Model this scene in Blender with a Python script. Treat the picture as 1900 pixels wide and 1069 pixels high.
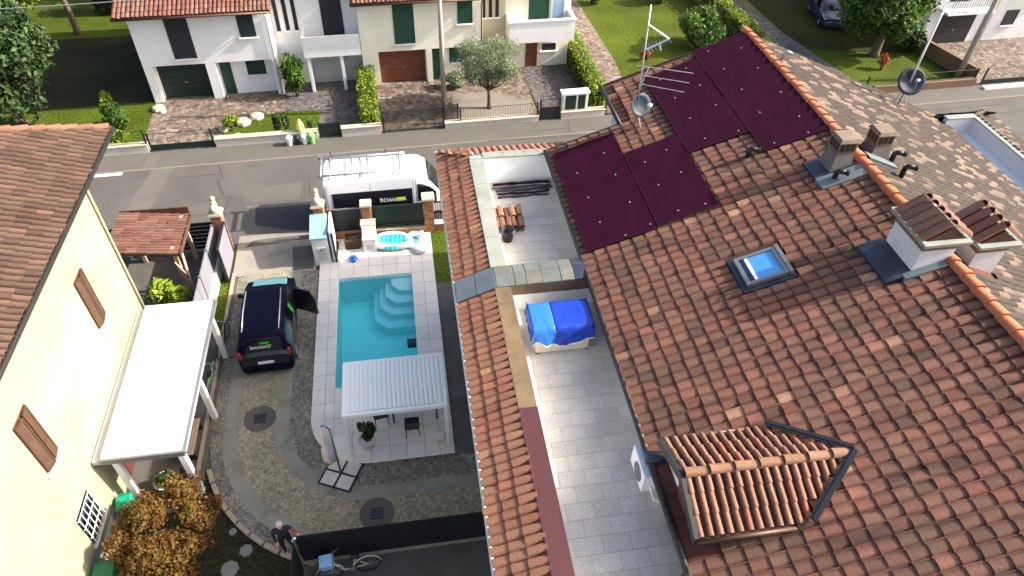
import bpy, math, random
import numpy as np
from mathutils import Vector, Matrix, noise

for _o in list(bpy.data.objects):
    bpy.data.objects.remove(_o)
scene = bpy.context.scene
COL = scene.collection
RND = random.Random(11)
rad = math.radians

# ------------------------------------------------------------------ camera, sky, sun, exposure
CAM_POS = Vector((0.0, 0.0, 20.0))
RT = Vector((0.98777730, -0.15397580, 0.02423748))      # camera right
DN = Vector((-0.09036554, -0.69238966, -0.71584260))    # camera down
FW = Vector((0.12700422, 0.70490284, -0.69784089))      # camera forward
FPX = 1304.73
cam_d = bpy.data.cameras.new('camera')
cam_d.sensor_width = 36.0
cam_d.lens = 24.72
cam_d.clip_start = 0.1
cam_d.clip_end = 2000.0
cam = bpy.data.objects.new('camera', cam_d)
COL.objects.link(cam)
cam.matrix_world = Matrix(((RT.x, -DN.x, -FW.x, CAM_POS.x), (RT.y, -DN.y, -FW.y, CAM_POS.y),
                           (RT.z, -DN.z, -FW.z, CAM_POS.z), (0, 0, 0, 1)))
scene.camera = cam

SUN_EL = rad(33.0)
SUN_H = Vector((1.0, -0.055, 0.0)).normalized()           # horizontal direction towards the sun
world = bpy.data.worlds.new('World')
scene.world = world
world.use_nodes = True
_n = world.node_tree.nodes
_sky = _n.new('ShaderNodeTexSky')
_sky.sky_type = 'NISHITA'
_sky.sun_disc = False
_sky.sun_elevation = SUN_EL
_sky.sun_rotation = math.atan2(SUN_H.x, SUN_H.y)
_sky.air_density = 1.0
_sky.dust_density = 5.0
_sky.ozone_density = 0.7
_bg = _n['Background']
_bg.inputs['Strength'].default_value = 0.135
world.node_tree.links.new(_sky.outputs['Color'], _bg.inputs['Color'])

sun_d = bpy.data.lights.new('sun', 'SUN')
sun_d.energy = 4.1
sun_d.angle = rad(0.55)
sun_d.color = (1.0, 0.94, 0.86)
sun = bpy.data.objects.new('sun', sun_d)
COL.objects.link(sun)
_sd = Vector((SUN_H.x * math.cos(SUN_EL), SUN_H.y * math.cos(SUN_EL), math.sin(SUN_EL)))
sun.rotation_euler = (-_sd).to_track_quat('-Z', 'Y').to_euler()

scene.view_settings.view_transform = 'Standard'
scene.view_settings.look = 'None'
scene.view_settings.gamma = 1.0
scene.view_settings.exposure = 1.46

# ------------------------------------------------------------------ helpers
def lin(r, g, b):
    f = lambda c: (c / 255.0) / 12.92 if c / 255.0 <= 0.04045 else (((c / 255.0) + 0.055) / 1.055) ** 2.4
    return (f(r), f(g), f(b))

def new_mat(name):
    m = bpy.data.materials.new(name)
    m.use_nodes = True
    nt = m.node_tree
    return m, nt, nt.nodes['Principled BSDF'], nt.nodes['Material Output']

def mul(c, k):
    return tuple(min(1.0, max(0.0, x * k)) for x in c)

def rgba(c):
    return (c[0], c[1], c[2], 1.0)

MATS = {}
def pm(name, col, rough=0.7, var=0.12, scale=2.0, col2=None, bump=0.0, bscale=60.0, metal=0.0,
       spec=0.4, fine=0.06, fscale=45.0, stain=None, stain_scale=0.8, coat=0.0):
    """painted / mineral surface: broad tone drift, fine grain, optional stains and relief (world position based)"""
    m, nt, bs, out = new_mat(name)
    N, L = nt.nodes, nt.links
    geo = N.new('ShaderNodeNewGeometry')
    n1 = N.new('ShaderNodeTexNoise'); n1.inputs['Scale'].default_value = scale
    n1.inputs['Detail'].default_value = 5.0
    L.new(geo.outputs['Position'], n1.inputs['Vector'])
    rp = N.new('ShaderNodeValToRGB')
    a = mul(col, 1 - var); b = col2 if col2 else mul(col, 1 + var)
    rp.color_ramp.elements[0].position = 0.32; rp.color_ramp.elements[0].color = rgba(a)
    rp.color_ramp.elements[1].position = 0.68; rp.color_ramp.elements[1].color = rgba(b)
    L.new(n1.outputs['Fac'], rp.inputs['Fac'])
    colo = rp.outputs['Color']
    if stain:
        n3 = N.new('ShaderNodeTexNoise'); n3.inputs['Scale'].default_value = stain_scale
        n3.inputs['Detail'].default_value = 8.0; n3.inputs['Roughness'].default_value = 0.65
        L.new(geo.outputs['Position'], n3.inputs['Vector'])
        r3 = N.new('ShaderNodeValToRGB')
        r3.color_ramp.elements[0].position = 0.50; r3.color_ramp.elements[0].color = (0, 0, 0, 1)
        r3.color_ramp.elements[1].position = 0.72; r3.color_ramp.elements[1].color = (0.75, 0.75, 0.75, 1)
        L.new(n3.outputs['Fac'], r3.inputs['Fac'])
        mx = N.new('ShaderNodeMixRGB'); L.new(r3.outputs['Color'], mx.inputs['Fac'])
        L.new(colo, mx.inputs['Color1']); mx.inputs['Color2'].default_value = rgba(stain)
        colo = mx.outputs['Color']
    if fine > 0:
        n2 = N.new('ShaderNodeTexNoise'); n2.inputs['Scale'].default_value = fscale
        n2.inputs['Detail'].default_value = 3.0
        L.new(geo.outputs['Position'], n2.inputs['Vector'])
        mr = N.new('ShaderNodeMapRange'); mr.inputs['From Min'].default_value = 0.3; mr.inputs['From Max'].default_value = 0.7
        mr.inputs['To Min'].default_value = 1 - fine * 2; mr.inputs['To Max'].default_value = 1 + fine * 2
        L.new(n2.outputs['Fac'], mr.inputs['Value'])
        mm = N.new('ShaderNodeMixRGB'); mm.blend_type = 'MULTIPLY'; mm.inputs['Fac'].default_value = 1.0
        L.new(colo, mm.inputs['Color1']); L.new(mr.outputs['Result'], mm.inputs['Color2'])
        colo = mm.outputs['Color']
    L.new(colo, bs.inputs['Base Color'])
    bs.inputs['Roughness'].default_value = rough
    bs.inputs['Metallic'].default_value = metal
    bs.inputs['Specular IOR Level'].default_value = spec
    bs.inputs['Coat Weight'].default_value = coat
    if bump > 0:
        nb = N.new('ShaderNodeTexNoise'); nb.inputs['Scale'].default_value = bscale; nb.inputs['Detail'].default_value = 4.0
        L.new(geo.outputs['Position'], nb.inputs['Vector'])
        bu = N.new('ShaderNodeBump'); bu.inputs['Strength'].default_value = bump; bu.inputs['Distance'].default_value = 0.02
        L.new(nb.outputs['Fac'], bu.inputs['Height']); L.new(bu.outputs['Normal'], bs.inputs['Normal'])
    MATS[name] = m
    return m

def ramp_set(rp, stops):
    e = rp.color_ramp.elements
    while len(e) < len(stops):
        e.new(0.5)
    for i, (p, c) in enumerate(stops):
        e[i].position = p; e[i].color = rgba(c)

def piece_mat(name, stops, attr=False, rough=0.85, patch=None, patch_scale=0.6, speck=None, speck_scale=14.0, bump=0.4, bscale=55.0, const=True, streak=0.0):
    """clay tiles, slabs, bricks: one tone per piece (object random or a per-face value), dirt patches, lichen specks"""
    m, nt, bs, out = new_mat(name)
    N, L = nt.nodes, nt.links
    geo = N.new('ShaderNodeNewGeometry')
    if attr:
        at = N.new('ShaderNodeAttribute'); at.attribute_name = 'rnd'; fac = at.outputs['Fac']
    else:
        oi = N.new('ShaderNodeObjectInfo'); fac = oi.outputs['Random']
    rp = N.new('ShaderNodeValToRGB'); ramp_set(rp, stops)
    if const: rp.color_ramp.interpolation = 'LINEAR'
    L.new(fac, rp.inputs['Fac'])
    colo = rp.outputs['Color']
    if patch:
        n3 = N.new('ShaderNodeTexNoise'); n3.inputs['Scale'].default_value = patch_scale; n3.inputs['Detail'].default_value = 6.0
        L.new(geo.outputs['Position'], n3.inputs['Vector'])
        r3 = N.new('ShaderNodeValToRGB'); ramp_set(r3, [(0.42, (0, 0, 0)), (0.70, (0.7, 0.7, 0.7))])
        L.new(n3.outputs['Fac'], r3.inputs['Fac'])
        mx = N.new('ShaderNodeMixRGB'); L.new(r3.outputs['Color'], mx.inputs['Fac']); L.new(colo, mx.inputs['Color1'])
        mx.inputs['Color2'].default_value = rgba(patch); colo = mx.outputs['Color']
    if speck:
        n4 = N.new('ShaderNodeTexNoise'); n4.inputs['Scale'].default_value = speck_scale; n4.inputs['Detail'].default_value = 4.0
        L.new(geo.outputs['Position'], n4.inputs['Vector'])
        r4 = N.new('ShaderNodeValToRGB'); ramp_set(r4, [(0.56, (0, 0, 0)), (0.72, (0.6, 0.6, 0.6))])
        L.new(n4.outputs['Fac'], r4.inputs['Fac'])
        mx = N.new('ShaderNodeMixRGB'); L.new(r4.outputs['Color'], mx.inputs['Fac']); L.new(colo, mx.inputs['Color1'])
        mx.inputs['Color2'].default_value = rgba(speck); colo = mx.outputs['Color']
    if streak > 0:   # dirt washed down the slope, longer than one tile
        sc = N.new('ShaderNodeVectorMath'); sc.operation = 'MULTIPLY'; sc.inputs[1].default_value = (.38, 2.6, .38)
        L.new(geo.outputs['Position'], sc.inputs[0])
        n5 = N.new('ShaderNodeTexNoise'); n5.inputs['Scale'].default_value = 1.0; n5.inputs['Detail'].default_value = 5.0
        L.new(sc.outputs['Vector'], n5.inputs['Vector'])
        r5 = N.new('ShaderNodeMapRange'); r5.inputs['From Min'].default_value = .52; r5.inputs['From Max'].default_value = .72
        r5.inputs['To Min'].default_value = 1.0; r5.inputs['To Max'].default_value = 1 - streak
        L.new(n5.outputs['Fac'], r5.inputs['Value'])
        m5 = N.new('ShaderNodeMixRGB'); m5.blend_type = 'MULTIPLY'; m5.inputs['Fac'].default_value = 1.0
        L.new(colo, m5.inputs['Color1']); L.new(r5.outputs['Result'], m5.inputs['Color2']); colo = m5.outputs['Color']
    n2 = N.new('ShaderNodeTexNoise'); n2.inputs['Scale'].default_value = 28.0; n2.inputs['Detail'].default_value = 4.0
    L.new(geo.outputs['Position'], n2.inputs['Vector'])
    mr = N.new('ShaderNodeMapRange'); mr.inputs['From Min'].default_value = 0.3; mr.inputs['From Max'].default_value = 0.7
    mr.inputs['To Min'].default_value = 0.78; mr.inputs['To Max'].default_value = 1.2
    L.new(n2.outputs['Fac'], mr.inputs['Value'])
    mm = N.new('ShaderNodeMixRGB'); mm.blend_type = 'MULTIPLY'; mm.inputs['Fac'].default_value = 1.0
    L.new(colo, mm.inputs['Color1']); L.new(mr.outputs['Result'], mm.inputs['Color2'])
    L.new(mm.outputs['Color'], bs.inputs['Base Color'])
    bs.inputs['Roughness'].default_value = rough
    bs.inputs['Specular IOR Level'].default_value = 0.3
    if bump > 0:
        nb = N.new('ShaderNodeTexNoise'); nb.inputs['Scale'].default_value = bscale; nb.inputs['Detail'].default_value = 4.0
        L.new(geo.outputs['Position'], nb.inputs['Vector'])
        bu = N.new('ShaderNodeBump'); bu.inputs['Strength'].default_value = bump; bu.inputs['Distance'].default_value = 0.015
        L.new(nb.outputs['Fac'], bu.inputs['Height']); L.new(bu.outputs['Normal'], bs.inputs['Normal'])
    MATS[name] = m
    return m

def cobble_mat(name, cols, joint, scale, rough=0.8, jw=0.06, bump=0.7, drift=0.25):
    """small setts: voronoi cells each with its own tone, darker recessed joints"""
    m, nt, bs, out = new_mat(name)
    N, L = nt.nodes, nt.links
    geo = N.new('ShaderNodeNewGeometry')
    v1 = N.new('ShaderNodeTexVoronoi'); v1.inputs['Scale'].default_value = scale
    v2 = N.new('ShaderNodeTexVoronoi'); v2.feature = 'DISTANCE_TO_EDGE'; v2.inputs['Scale'].default_value = scale
    for v in (v1, v2):
        v.inputs['Randomness'].default_value = 0.8
        L.new(geo.outputs['Position'], v.inputs['Vector'])
    sep = N.new('ShaderNodeSeparateColor'); L.new(v1.outputs['Color'], sep.inputs['Color'])
    rp = N.new('ShaderNodeValToRGB')
    ramp_set(rp, [(i / max(1, len(cols) - 1), c) for i, c in enumerate(cols)])
    L.new(sep.outputs['Red'], rp.inputs['Fac'])
    e = N.new('ShaderNodeMapRange'); e.inputs['From Min'].default_value = 0.0; e.inputs['From Max'].default_value = jw
    L.new(v2.outputs['Distance'], e.inputs['Value'])
    mx = N.new('ShaderNodeMixRGB'); L.new(e.outputs['Result'], mx.inputs['Fac'])
    mx.inputs['Color1'].default_value = rgba(joint); L.new(rp.outputs['Color'], mx.inputs['Color2'])
    nz = N.new('ShaderNodeTexNoise'); nz.inputs['Scale'].default_value = 0.9; nz.inputs['Detail'].default_value = 6.0
    L.new(geo.outputs['Position'], nz.inputs['Vector'])
    mr = N.new('ShaderNodeMapRange'); mr.inputs['From Min'].default_value = 0.3; mr.inputs['From Max'].default_value = 0.7
    mr.inputs['To Min'].default_value = 1 - drift; mr.inputs['To Max'].default_value = 1 + drift
    L.new(nz.outputs['Fac'], mr.inputs['Value'])
    mm = N.new('ShaderNodeMixRGB'); mm.blend_type = 'MULTIPLY'; mm.inputs['Fac'].default_value = 1.0
    L.new(mx.outputs['Color'], mm.inputs['Color1']); L.new(mr.outputs['Result'], mm.inputs['Color2'])
    L.new(mm.outputs['Color'], bs.inputs['Base Color'])
    bs.inputs['Roughness'].default_value = rough
    bs.inputs['Specular IOR Level'].default_value = 0.3
    bu = N.new('ShaderNodeBump'); bu.inputs['Strength'].default_value = bump; bu.inputs['Distance'].default_value = 0.02
    L.new(e.outputs['Result'], bu.inputs['Height']); L.new(bu.outputs['Normal'], bs.inputs['Normal'])
    MATS[name] = m
    return m

def leaf_mat(name, stops, trans=0.35):
    m, nt, bs, out = new_mat(name)
    N, L = nt.nodes, nt.links
    at = N.new('ShaderNodeAttribute'); at.attribute_name = 'rnd'
    rp = N.new('ShaderNodeValToRGB'); ramp_set(rp, stops)
    L.new(at.outputs['Fac'], rp.inputs['Fac'])
    L.new(rp.outputs['Color'], bs.inputs['Base Color'])
    bs.inputs['Roughness'].default_value = 0.55
    bs.inputs['Specular IOR Level'].default_value = 0.25
    tr = N.new('ShaderNodeBsdfTranslucent'); L.new(rp.outputs['Color'], tr.inputs['Color'])
    mx = N.new('ShaderNodeMixShader'); mx.inputs['Fac'].default_value = trans
    L.new(bs.outputs['BSDF'], mx.inputs[1]); L.new(tr.outputs['BSDF'], mx.inputs[2])
    L.new(mx.outputs['Shader'], out.inputs['Surface'])
    MATS[name] = m
    return m

def glass_mat(name, col, rough=0.06, spec=0.8):
    m, nt, bs, out = new_mat(name)
    bs.inputs['Base Color'].default_value = rgba(col)
    bs.inputs['Roughness'].default_value = rough
    bs.inputs['Specular IOR Level'].default_value = spec
    MATS[name] = m
    return m

class MB:
    """collects shapes into one mesh"""
    def __init__(self, M=None):
        self.v = []; self.f = []; self.M = M
    def add(self, vs, fs, M=None):
        o = len(self.v)
        if M is not None:
            vs = [tuple(M @ Vector(p)) for p in vs]
        if self.M is not None:
            vs = [tuple(self.M @ Vector(p)) for p in vs]
        self.v += [tuple(p) for p in vs]
        self.f += [tuple(i + o for i in q) for q in fs]
        return self
    def box(self, x0, y0, z0, x1, y1, z1, M=None):
        vs = [(x0, y0, z0), (x1, y0, z0), (x1, y1, z0), (x0, y1, z0), (x0, y0, z1), (x1, y0, z1), (x1, y1, z1), (x0, y1, z1)]
        return self.add(vs, [(0, 3, 2, 1), (4, 5, 6, 7), (0, 1, 5, 4), (1, 2, 6, 5), (2, 3, 7, 6), (3, 0, 4, 7)], M)
    def frustum(self, x0, y0, x1, y1, z0, X0, Y0, X1, Y1, z1, M=None):
        vs = [(x0, y0, z0), (x1, y0, z0), (x1, y1, z0), (x0, y1, z0), (X0, Y0, z1), (X1, Y0, z1), (X1, Y1, z1), (X0, Y1, z1)]
        return self.add(vs, [(0, 3, 2, 1), (4, 5, 6, 7), (0, 1, 5, 4), (1, 2, 6, 5), (2, 3, 7, 6), (3, 0, 4, 7)], M)
    def prism(self, poly, z0, z1, M=None):
        n = len(poly)
        vs = [(x, y, z0) for x, y in poly] + [(x, y, z1) for x, y in poly]
        fs = [tuple(range(n - 1, -1, -1)), tuple(range(n, 2 * n))]
        fs += [(i, (i + 1) % n, n + (i + 1) % n, n + i) for i in range(n)]
        return self.add(vs, fs, M)
    def sheet(self, poly, z, M=None):
        return self.add([(x, y, z) for x, y in poly], [tuple(range(len(poly)))], M)
    def xprof(self, poly, y0, y1, M=None):
        """polygon in the XZ plane (counter-clockwise seen from -Y) pushed along Y"""
        n = len(poly)
        vs = [(x, y0, z) for x, z in poly] + [(x, y1, z) for x, z in poly]
        fs = [tuple(range(n)), tuple(range(2 * n - 1, n - 1, -1))]
        fs += [(i, n + i, n + (i + 1) % n, (i + 1) % n) for i in range(n)]
        return self.add(vs, fs, M)
    def lathe(self, prof, seg=16, M=None, caps=True):
        """list of (r, z) turned about Z"""
        vs, fs = [], []
        n = len(prof)
        for r, z in prof:
            for k in range(seg):
                a = 2 * math.pi * k / seg
                vs.append((r * math.cos(a), r * math.sin(a), z))
        for i in range(n - 1):
            for k in range(seg):
                k2 = (k + 1) % seg
                fs.append((i * seg + k, i * seg + k2, (i + 1) * seg + k2, (i + 1) * seg + k))
        if caps:
            fs.append(tuple(range(seg - 1, -1, -1)))
            fs.append(tuple((n - 1) * seg + k for k in range(seg)))
        return self.add(vs, fs, M)
    def tube(self, pts, r, seg=8, M=None, closed=False):
        pts = [Vector(p) for p in pts]
        n = len(pts)
        rs = r if isinstance(r, (list, tuple)) else [r] * n
        vs, fs = [], []
        up = None
        for i, p in enumerate(pts):
            if closed:
                t = (pts[(i + 1) % n] - pts[i - 1])
            else:
                t = (pts[min(i + 1, n - 1)] - pts[max(i - 1, 0)])
            t.normalize()
            if up is None:
                up = Vector((0, 0, 1)) if abs(t.z) < 0.9 else Vector((1, 0, 0))
            a = t.cross(up)
            if a.length < 1e-5: a = t.cross(Vector((1, 0, 0)))
            a.normalize(); b = a.cross(t).normalized(); up = b
            for k in range(seg):
                w = 2 * math.pi * k / seg
                vs.append(tuple(p + a * (rs[i] * math.cos(w)) + b * (rs[i] * math.sin(w))))
        m = n if closed else n - 1
        for i in range(m):
            j = (i + 1) % n
            for k in range(seg):
                k2 = (k + 1) % seg
                fs.append((i * seg + k, i * seg + k2, j * seg + k2, j * seg + k))
        if not closed:
            fs.append(tuple(range(seg - 1, -1, -1)))
            fs.append(tuple((n - 1) * seg + k for k in range(seg)))
        return self.add(vs, fs, M)
    def mesh(self, name, smooth=False):
        me = bpy.data.meshes.new(name)
        me.from_pydata(self.v, [], self.f)
        me.update()
        if smooth:
            me.polygons.foreach_set('use_smooth', [True] * len(me.polygons))
        return me
    def build(self, name, mat, parent=None, smooth=False, bevel=0.0, subsurf=0, kind=None, label=None):
        return put(name, self.mesh(name, smooth), mat, parent, bevel, subsurf, kind, label)

INV = {}
def put(name, me, mat, parent=None, bevel=0.0, subsurf=0, kind=None, label=None):
    if isinstance(mat, str): mat = MATS[mat]
    if len(me.materials) == 0 and mat: me.materials.append(mat)
    o = bpy.data.objects.new(name, me)
    COL.objects.link(o)
    if parent is not None:
        o.parent = parent
        if parent.name in INV: o.matrix_parent_inverse = INV[parent.name]
    if bevel > 0:
        b = o.modifiers.new('bevel', 'BEVEL'); b.width = bevel; b.segments = 2; b.limit_method = 'ANGLE'; b.angle_limit = rad(40)
    if subsurf:
        s = o.modifiers.new('sub', 'SUBSURF'); s.levels = subsurf; s.render_levels = subsurf
    if kind: o['kind'] = kind
    if label: o['label'] = label
    return o

def tag(o, label, cat, group=None):
    o['label'] = label; o['category'] = cat
    if group: o['group'] = group
    return o

def thing(name, label, cat, loc=(0, 0, 0), rz=0.0, group=None, worldspace=True):
    """an Empty at the thing's base; with worldspace its parts are given in world coordinates"""
    e = bpy.data.objects.new(name, None)
    e.empty_display_size = 0.2
    COL.objects.link(e)
    e.location = loc; e.rotation_euler = (0, 0, rz)
    tag(e, label, cat, group)
    if worldspace:
        INV[e.name] = (Matrix.Translation(Vector(loc)) @ Matrix.Rotation(rz, 4, 'Z')).inverted()
    return e

def structure(name, mb, mat, parent=None):
    o = mb.build(name, mat, parent)
    if parent is None: o['kind'] = 'structure'
    return o

def dup(root, loc=None, rz=None, label=None):
    r = root.copy(); COL.objects.link(r)
    if loc is not None: r.location = loc
    if rz is not None: r.rotation_euler = (0, 0, rz)
    if label: r['label'] = label
    def rec(src, dst):
        for ch in list(src.children):
            c = ch.copy(); COL.objects.link(c); c.parent = dst
            rec(ch, c)
    rec(root, r)
    return r

def px(p):
    """size and place in the picture, only used to pick which repeats are built singly"""
    d = Vector(p) - CAM_POS
    z = d.dot(FW)
    return 950 + FPX * d.dot(RT) / z, 534.5 + FPX * d.dot(DN) / z, z

def clip_poly(poly, cp):
    """Sutherland-Hodgman, cp convex counter-clockwise"""
    out = poly
    for i in range(len(cp)):
        ax, ay = cp[i]; bx, by = cp[(i + 1) % len(cp)]
        inp = out; out = []
        def side(p): return (bx - ax) * (p[1] - ay) - (by - ay) * (p[0] - ax)
        for j in range(len(inp)):
            p, q = inp[j], inp[(j + 1) % len(inp)]
            sp, sq = side(p), side(q)
            if sp >= 0: out.append(p)
            if (sp > 0 and sq < 0) or (sp < 0 and sq > 0):
                t = sp / (sp - sq); out.append((p[0] + t * (q[0] - p[0]), p[1] + t * (q[1] - p[1])))
        if len(out) < 3: return []
    return out

# ------------------------------------------------------------------ foliage and tiles
def leaf_mesh(name, blobs, n, size, seed, hollow=0.5, aspect=0.55, droop=0.0, smin=0.4, smax=1.6, rough=0.36):
    """n small leaf quads spread through a set of ellipsoid clumps (c, rx, ry, rz[, tone])"""
    g = np.random.default_rng(seed)
    w = np.array([b[1] * b[2] + b[2] * b[3] + b[1] * b[3] for b in blobs]); w = w / w.sum()
    idx = g.choice(len(blobs), n, p=w)
    C = np.array([b[0] for b in blobs])[idx]; Rr = np.array([[b[1], b[2], b[3]] for b in blobs])[idx]
    tone = np.array([b[4] if len(b) > 4 else 0.5 for b in blobs])[idx]
    d = g.normal(size=(n, 3)); d /= np.linalg.norm(d, axis=1)[:, None]
    r = hollow + (1 - hollow) * np.sqrt(g.random(n))
    ph = g.random((len(blobs), 3)) * 9
    bump = (np.sin(d[:, 0] * 5 + ph[idx, 0]) + np.sin(d[:, 1] * 5 + ph[idx, 1]) + np.sin(d[:, 2] * 6 + ph[idx, 2])) / 3
    r = r * (1 + rough * bump)
    P = C + d * Rr * r[:, None]
    nrm = d * 0.7 + g.normal(size=(n, 3)) * 0.75; nrm[:, 2] += 0.25
    nrm /= np.linalg.norm(nrm, axis=1)[:, None]
    t = np.cross(nrm, g.normal(size=(n, 3))); t /= np.linalg.norm(t, axis=1)[:, None]
    t[:, 2] -= droop; t /= np.linalg.norm(t, axis=1)[:, None]
    b = np.cross(nrm, t)
    s = size * (smin + (smax - smin) * g.random(n))
    a = t * s[:, None]; c = b * (s * aspect)[:, None]
    V = np.stack([P - a, P + c * 0.9 + nrm * (s * .12)[:, None], P + a, P - c * 0.9 + nrm * (s * .12)[:, None]], axis=1).reshape(-1, 3)
    F = np.arange(4 * n).reshape(n, 4)
    me = bpy.data.meshes.new(name)
    me.from_pydata(V.tolist(), [], F.tolist())
    at = me.attributes.new('rnd', 'FLOAT', 'FACE')
    at.data.foreach_set('value', np.clip(tone + g.normal(size=n) * 0.2, 0, 1).astype(np.float32))
    me.update()
    return me

def clumps(c, rx, ry, rz, n, seed, k=0.42):
    """clumps set over an ellipsoid: an uneven crown"""
    g = random.Random(seed); out = []
    for i in range(n):
        while True:
            d = Vector((g.uniform(-1, 1), g.uniform(-1, 1), g.uniform(-1, 1)))
            if 0.3 < d.length < 1: break
        q = k * g.uniform(0.7, 1.25)
        out.append(((c[0] + d.x * rx * (1 - q * .6), c[1] + d.y * ry * (1 - q * .6), c[2] + d.z * rz * (1 - q * .6)), rx * q, ry * q, rz * q, g.uniform(.25, .75)))
    return out

def tree(name, label, base, trunk_h, tr, blobs, nleaf, lsize, lmat, cat='tree', seed=1, group=None, bark='bark', limbs=7, **kw):
    t = thing(name, label, cat, base, group=group)
    g = random.Random(seed)
    mb = MB(); b = Vector(base); top = b + Vector((g.uniform(-.1, .1), g.uniform(-.1, .1), trunk_h))
    mb.tube([b - Vector((0, 0, .05)), b + Vector((0, 0, trunk_h * .12)), b.lerp(top, .5) + Vector((.04, .02, 0)), top], [tr * 1.6, tr * 1.1, tr * .9, tr * .7], 9)
    for i in range(limbs):
        bl = blobs[(i * 7) % len(blobs)]; c = Vector(bl[0])
        s = b.lerp(top, g.uniform(.65, 1.0)); mid = s.lerp(c, .5) + Vector((0, 0, -.12 * (c - s).length))
        mb.tube([s, mid, c], [tr * .55, tr * .35, tr * .12], 6)
    mb.build('trunk', bark, t, smooth=True)
    put('crown', leaf_mesh(name + '_crown', blobs, nleaf, lsize, seed, **kw), lmat, t)
    return t

def shrub(name, label, base, blobs, n, lsize, lmat, cat='bush', seed=1, stems=6, group=None, **kw):
    t = thing(name, label, cat, base, group=group)
    g = random.Random(seed); mb = MB(); b = Vector(base)
    for i in range(stems):
        c = Vector(blobs[(i * 3) % len(blobs)][0])
        mb.tube([b + Vector((g.uniform(-.08, .08), g.uniform(-.08, .08), -.03)), b.lerp(c, .5) + Vector((0, 0, .05)), c], [.03, .02, .008], 5)
    mb.build('stem', 'bark', t, smooth=True)
    put('foliage', leaf_mesh(name + '_foliage', blobs, n, lsize, seed, **kw), lmat, t)
    return t

def hedge(name, label, poly_line, width, h, n, lsize, lmat, seed=1, z0=0.0, lumps=0.5):
    """clipped hedge along a line: twiggy core with leaf faces over the whole of it"""
    base = (poly_line[0][0], poly_line[0][1], z0)
    t = thing(name, label, 'hedge', base)
    g = random.Random(seed); blobs = []; core = MB()
    for (ax, ay), (bx, by) in zip(poly_line[:-1], poly_line[1:]):
        d = Vector((bx - ax, by - ay, 0)); L = d.length; d.normalize(); s = Vector((-d.y, d.x, 0))
        k = max(1, int(L / lumps))
        for i in range(k + 1):
            for j in (-1, 0, 1):
                for q in (.25, .62, .86):
                    c = Vector((ax, ay, z0)) + d * (L * i / k) + s * (j * width * .3) + Vector((0, 0, h * q + g.uniform(-.04, .05)))
                    blobs.append((tuple(c), lumps * .55, lumps * .55, h * .2, g.uniform(.25, .8)))
        ang = math.atan2(d.y, d.x)
        core.box(0, -width * .33, 0, L, width * .33, h * .85, Matrix.Translation((ax, ay, z0)) @ Matrix.Rotation(ang, 4, 'Z'))
    core.build('branches', 'twig', t)
    put('foliage', leaf_mesh(name + '_foliage', blobs, n, lsize, seed, hollow=.35, rough=.12), lmat, t)
    return t

def coppo(w, L, h, seg=6, thick=0.018, lift=0.032, taper=0.86, pan=0.0):
    """one barrel tile: x up the slope, y across, z out of the roof; lower end raised and lipped"""
    vs, fs = [], []
    for (x, k, dz) in ((0.0, 1.0, lift), (L, taper, -0.004)):
        for i in range(seg + 1):
            a = math.pi * i / seg
            vs.append((x, -w / 2 * k * math.cos(a), h * k * math.sin(a) ** 0.8 + dz if 0 < i < seg else dz - 0.02))
    n = seg + 1
    for i in range(seg): fs.append((i, i + 1, n + i + 1, n + i)[::-1])
    o = len(vs)
    for i in range(seg + 1):
        a = math.pi * i / seg
        vs.append((0.012, -(w / 2 - thick) * math.cos(a), max(0.0, h - thick) * math.sin(a) + lift - 0.02))
    q = len(vs); vs += [vs[i] for i in range(seg + 1)]               # the lip has its own corners, so the barrel shades cleanly
    for i in range(seg): fs.append((q + i, q + i + 1, o + i + 1, o + i))
    if pan > 0:
        q = len(vs)
        vs += [(0.0, w / 2 - .01, lift * .5), (0.0, w / 2 + pan, lift * .5), (L, w / 2 + pan, -.004), (L, w / 2 - .01, -.004),
               (0.0, w / 2 + pan, 0.0), (0.0, w / 2 - .01, 0.0)]
        fs += [(q, q + 3, q + 2, q + 1)[::-1], (q, q + 1, q + 4, q + 5)]
    me = bpy.data.meshes.new('roof_tile')
    me.from_pydata(vs, [], fs); me.update()
    sm = [True] * seg + [False] * (len(me.polygons) - seg)
    me.polygons.foreach_set('use_smooth', sm)
    return me

def frame(s, a, o):
    s = Vector(s).normalized(); a = Vector(a).normalized(); n = s.cross(a)
    return Matrix(((s.x, a.x, n.x, o[0]), (s.y, a.y, n.y, o[1]), (s.z, a.z, n.z, o[2]), (0, 0, 0, 1)))

def tile_field(o, s, a, nc, nr, ex, pitch, keep=None, jit=0.013, stagger=0.0, seed=1):
    s = Vector(s).normalized(); a = Vector(a).normalized(); o = Vector(o); g = random.Random(seed); out = []
    for j in range(nr):
        wob = g.uniform(-.012, .012)
        for i in range(nc):
            p = o + s * (i * ex + wob + g.uniform(-jit, jit)) + a * ((j + .5) * pitch + g.uniform(-jit, jit) * .6)
            if keep and not keep(p): continue
            if g.random() < .012: p = p - s * g.uniform(.03, .08)            # a slipped tile
            M = frame(s, a, p) @ Matrix.Rotation(g.gauss(0, .022), 4, 'Z') @ Matrix.Rotation(g.uniform(-.02, .012), 4, 'Y') @ Matrix.Rotation(g.gauss(0, .03), 4, 'X')
            out.append(M)
    return out

def tile_singles(mats4, me, mat, parent, name='roof_tile'):
    if len(me.materials) == 0: me.materials.append(MATS[mat])
    for M in mats4:
        o = bpy.data.objects.new(name, me); COL.objects.link(o); o.parent = parent; o.matrix_basis = M

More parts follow.
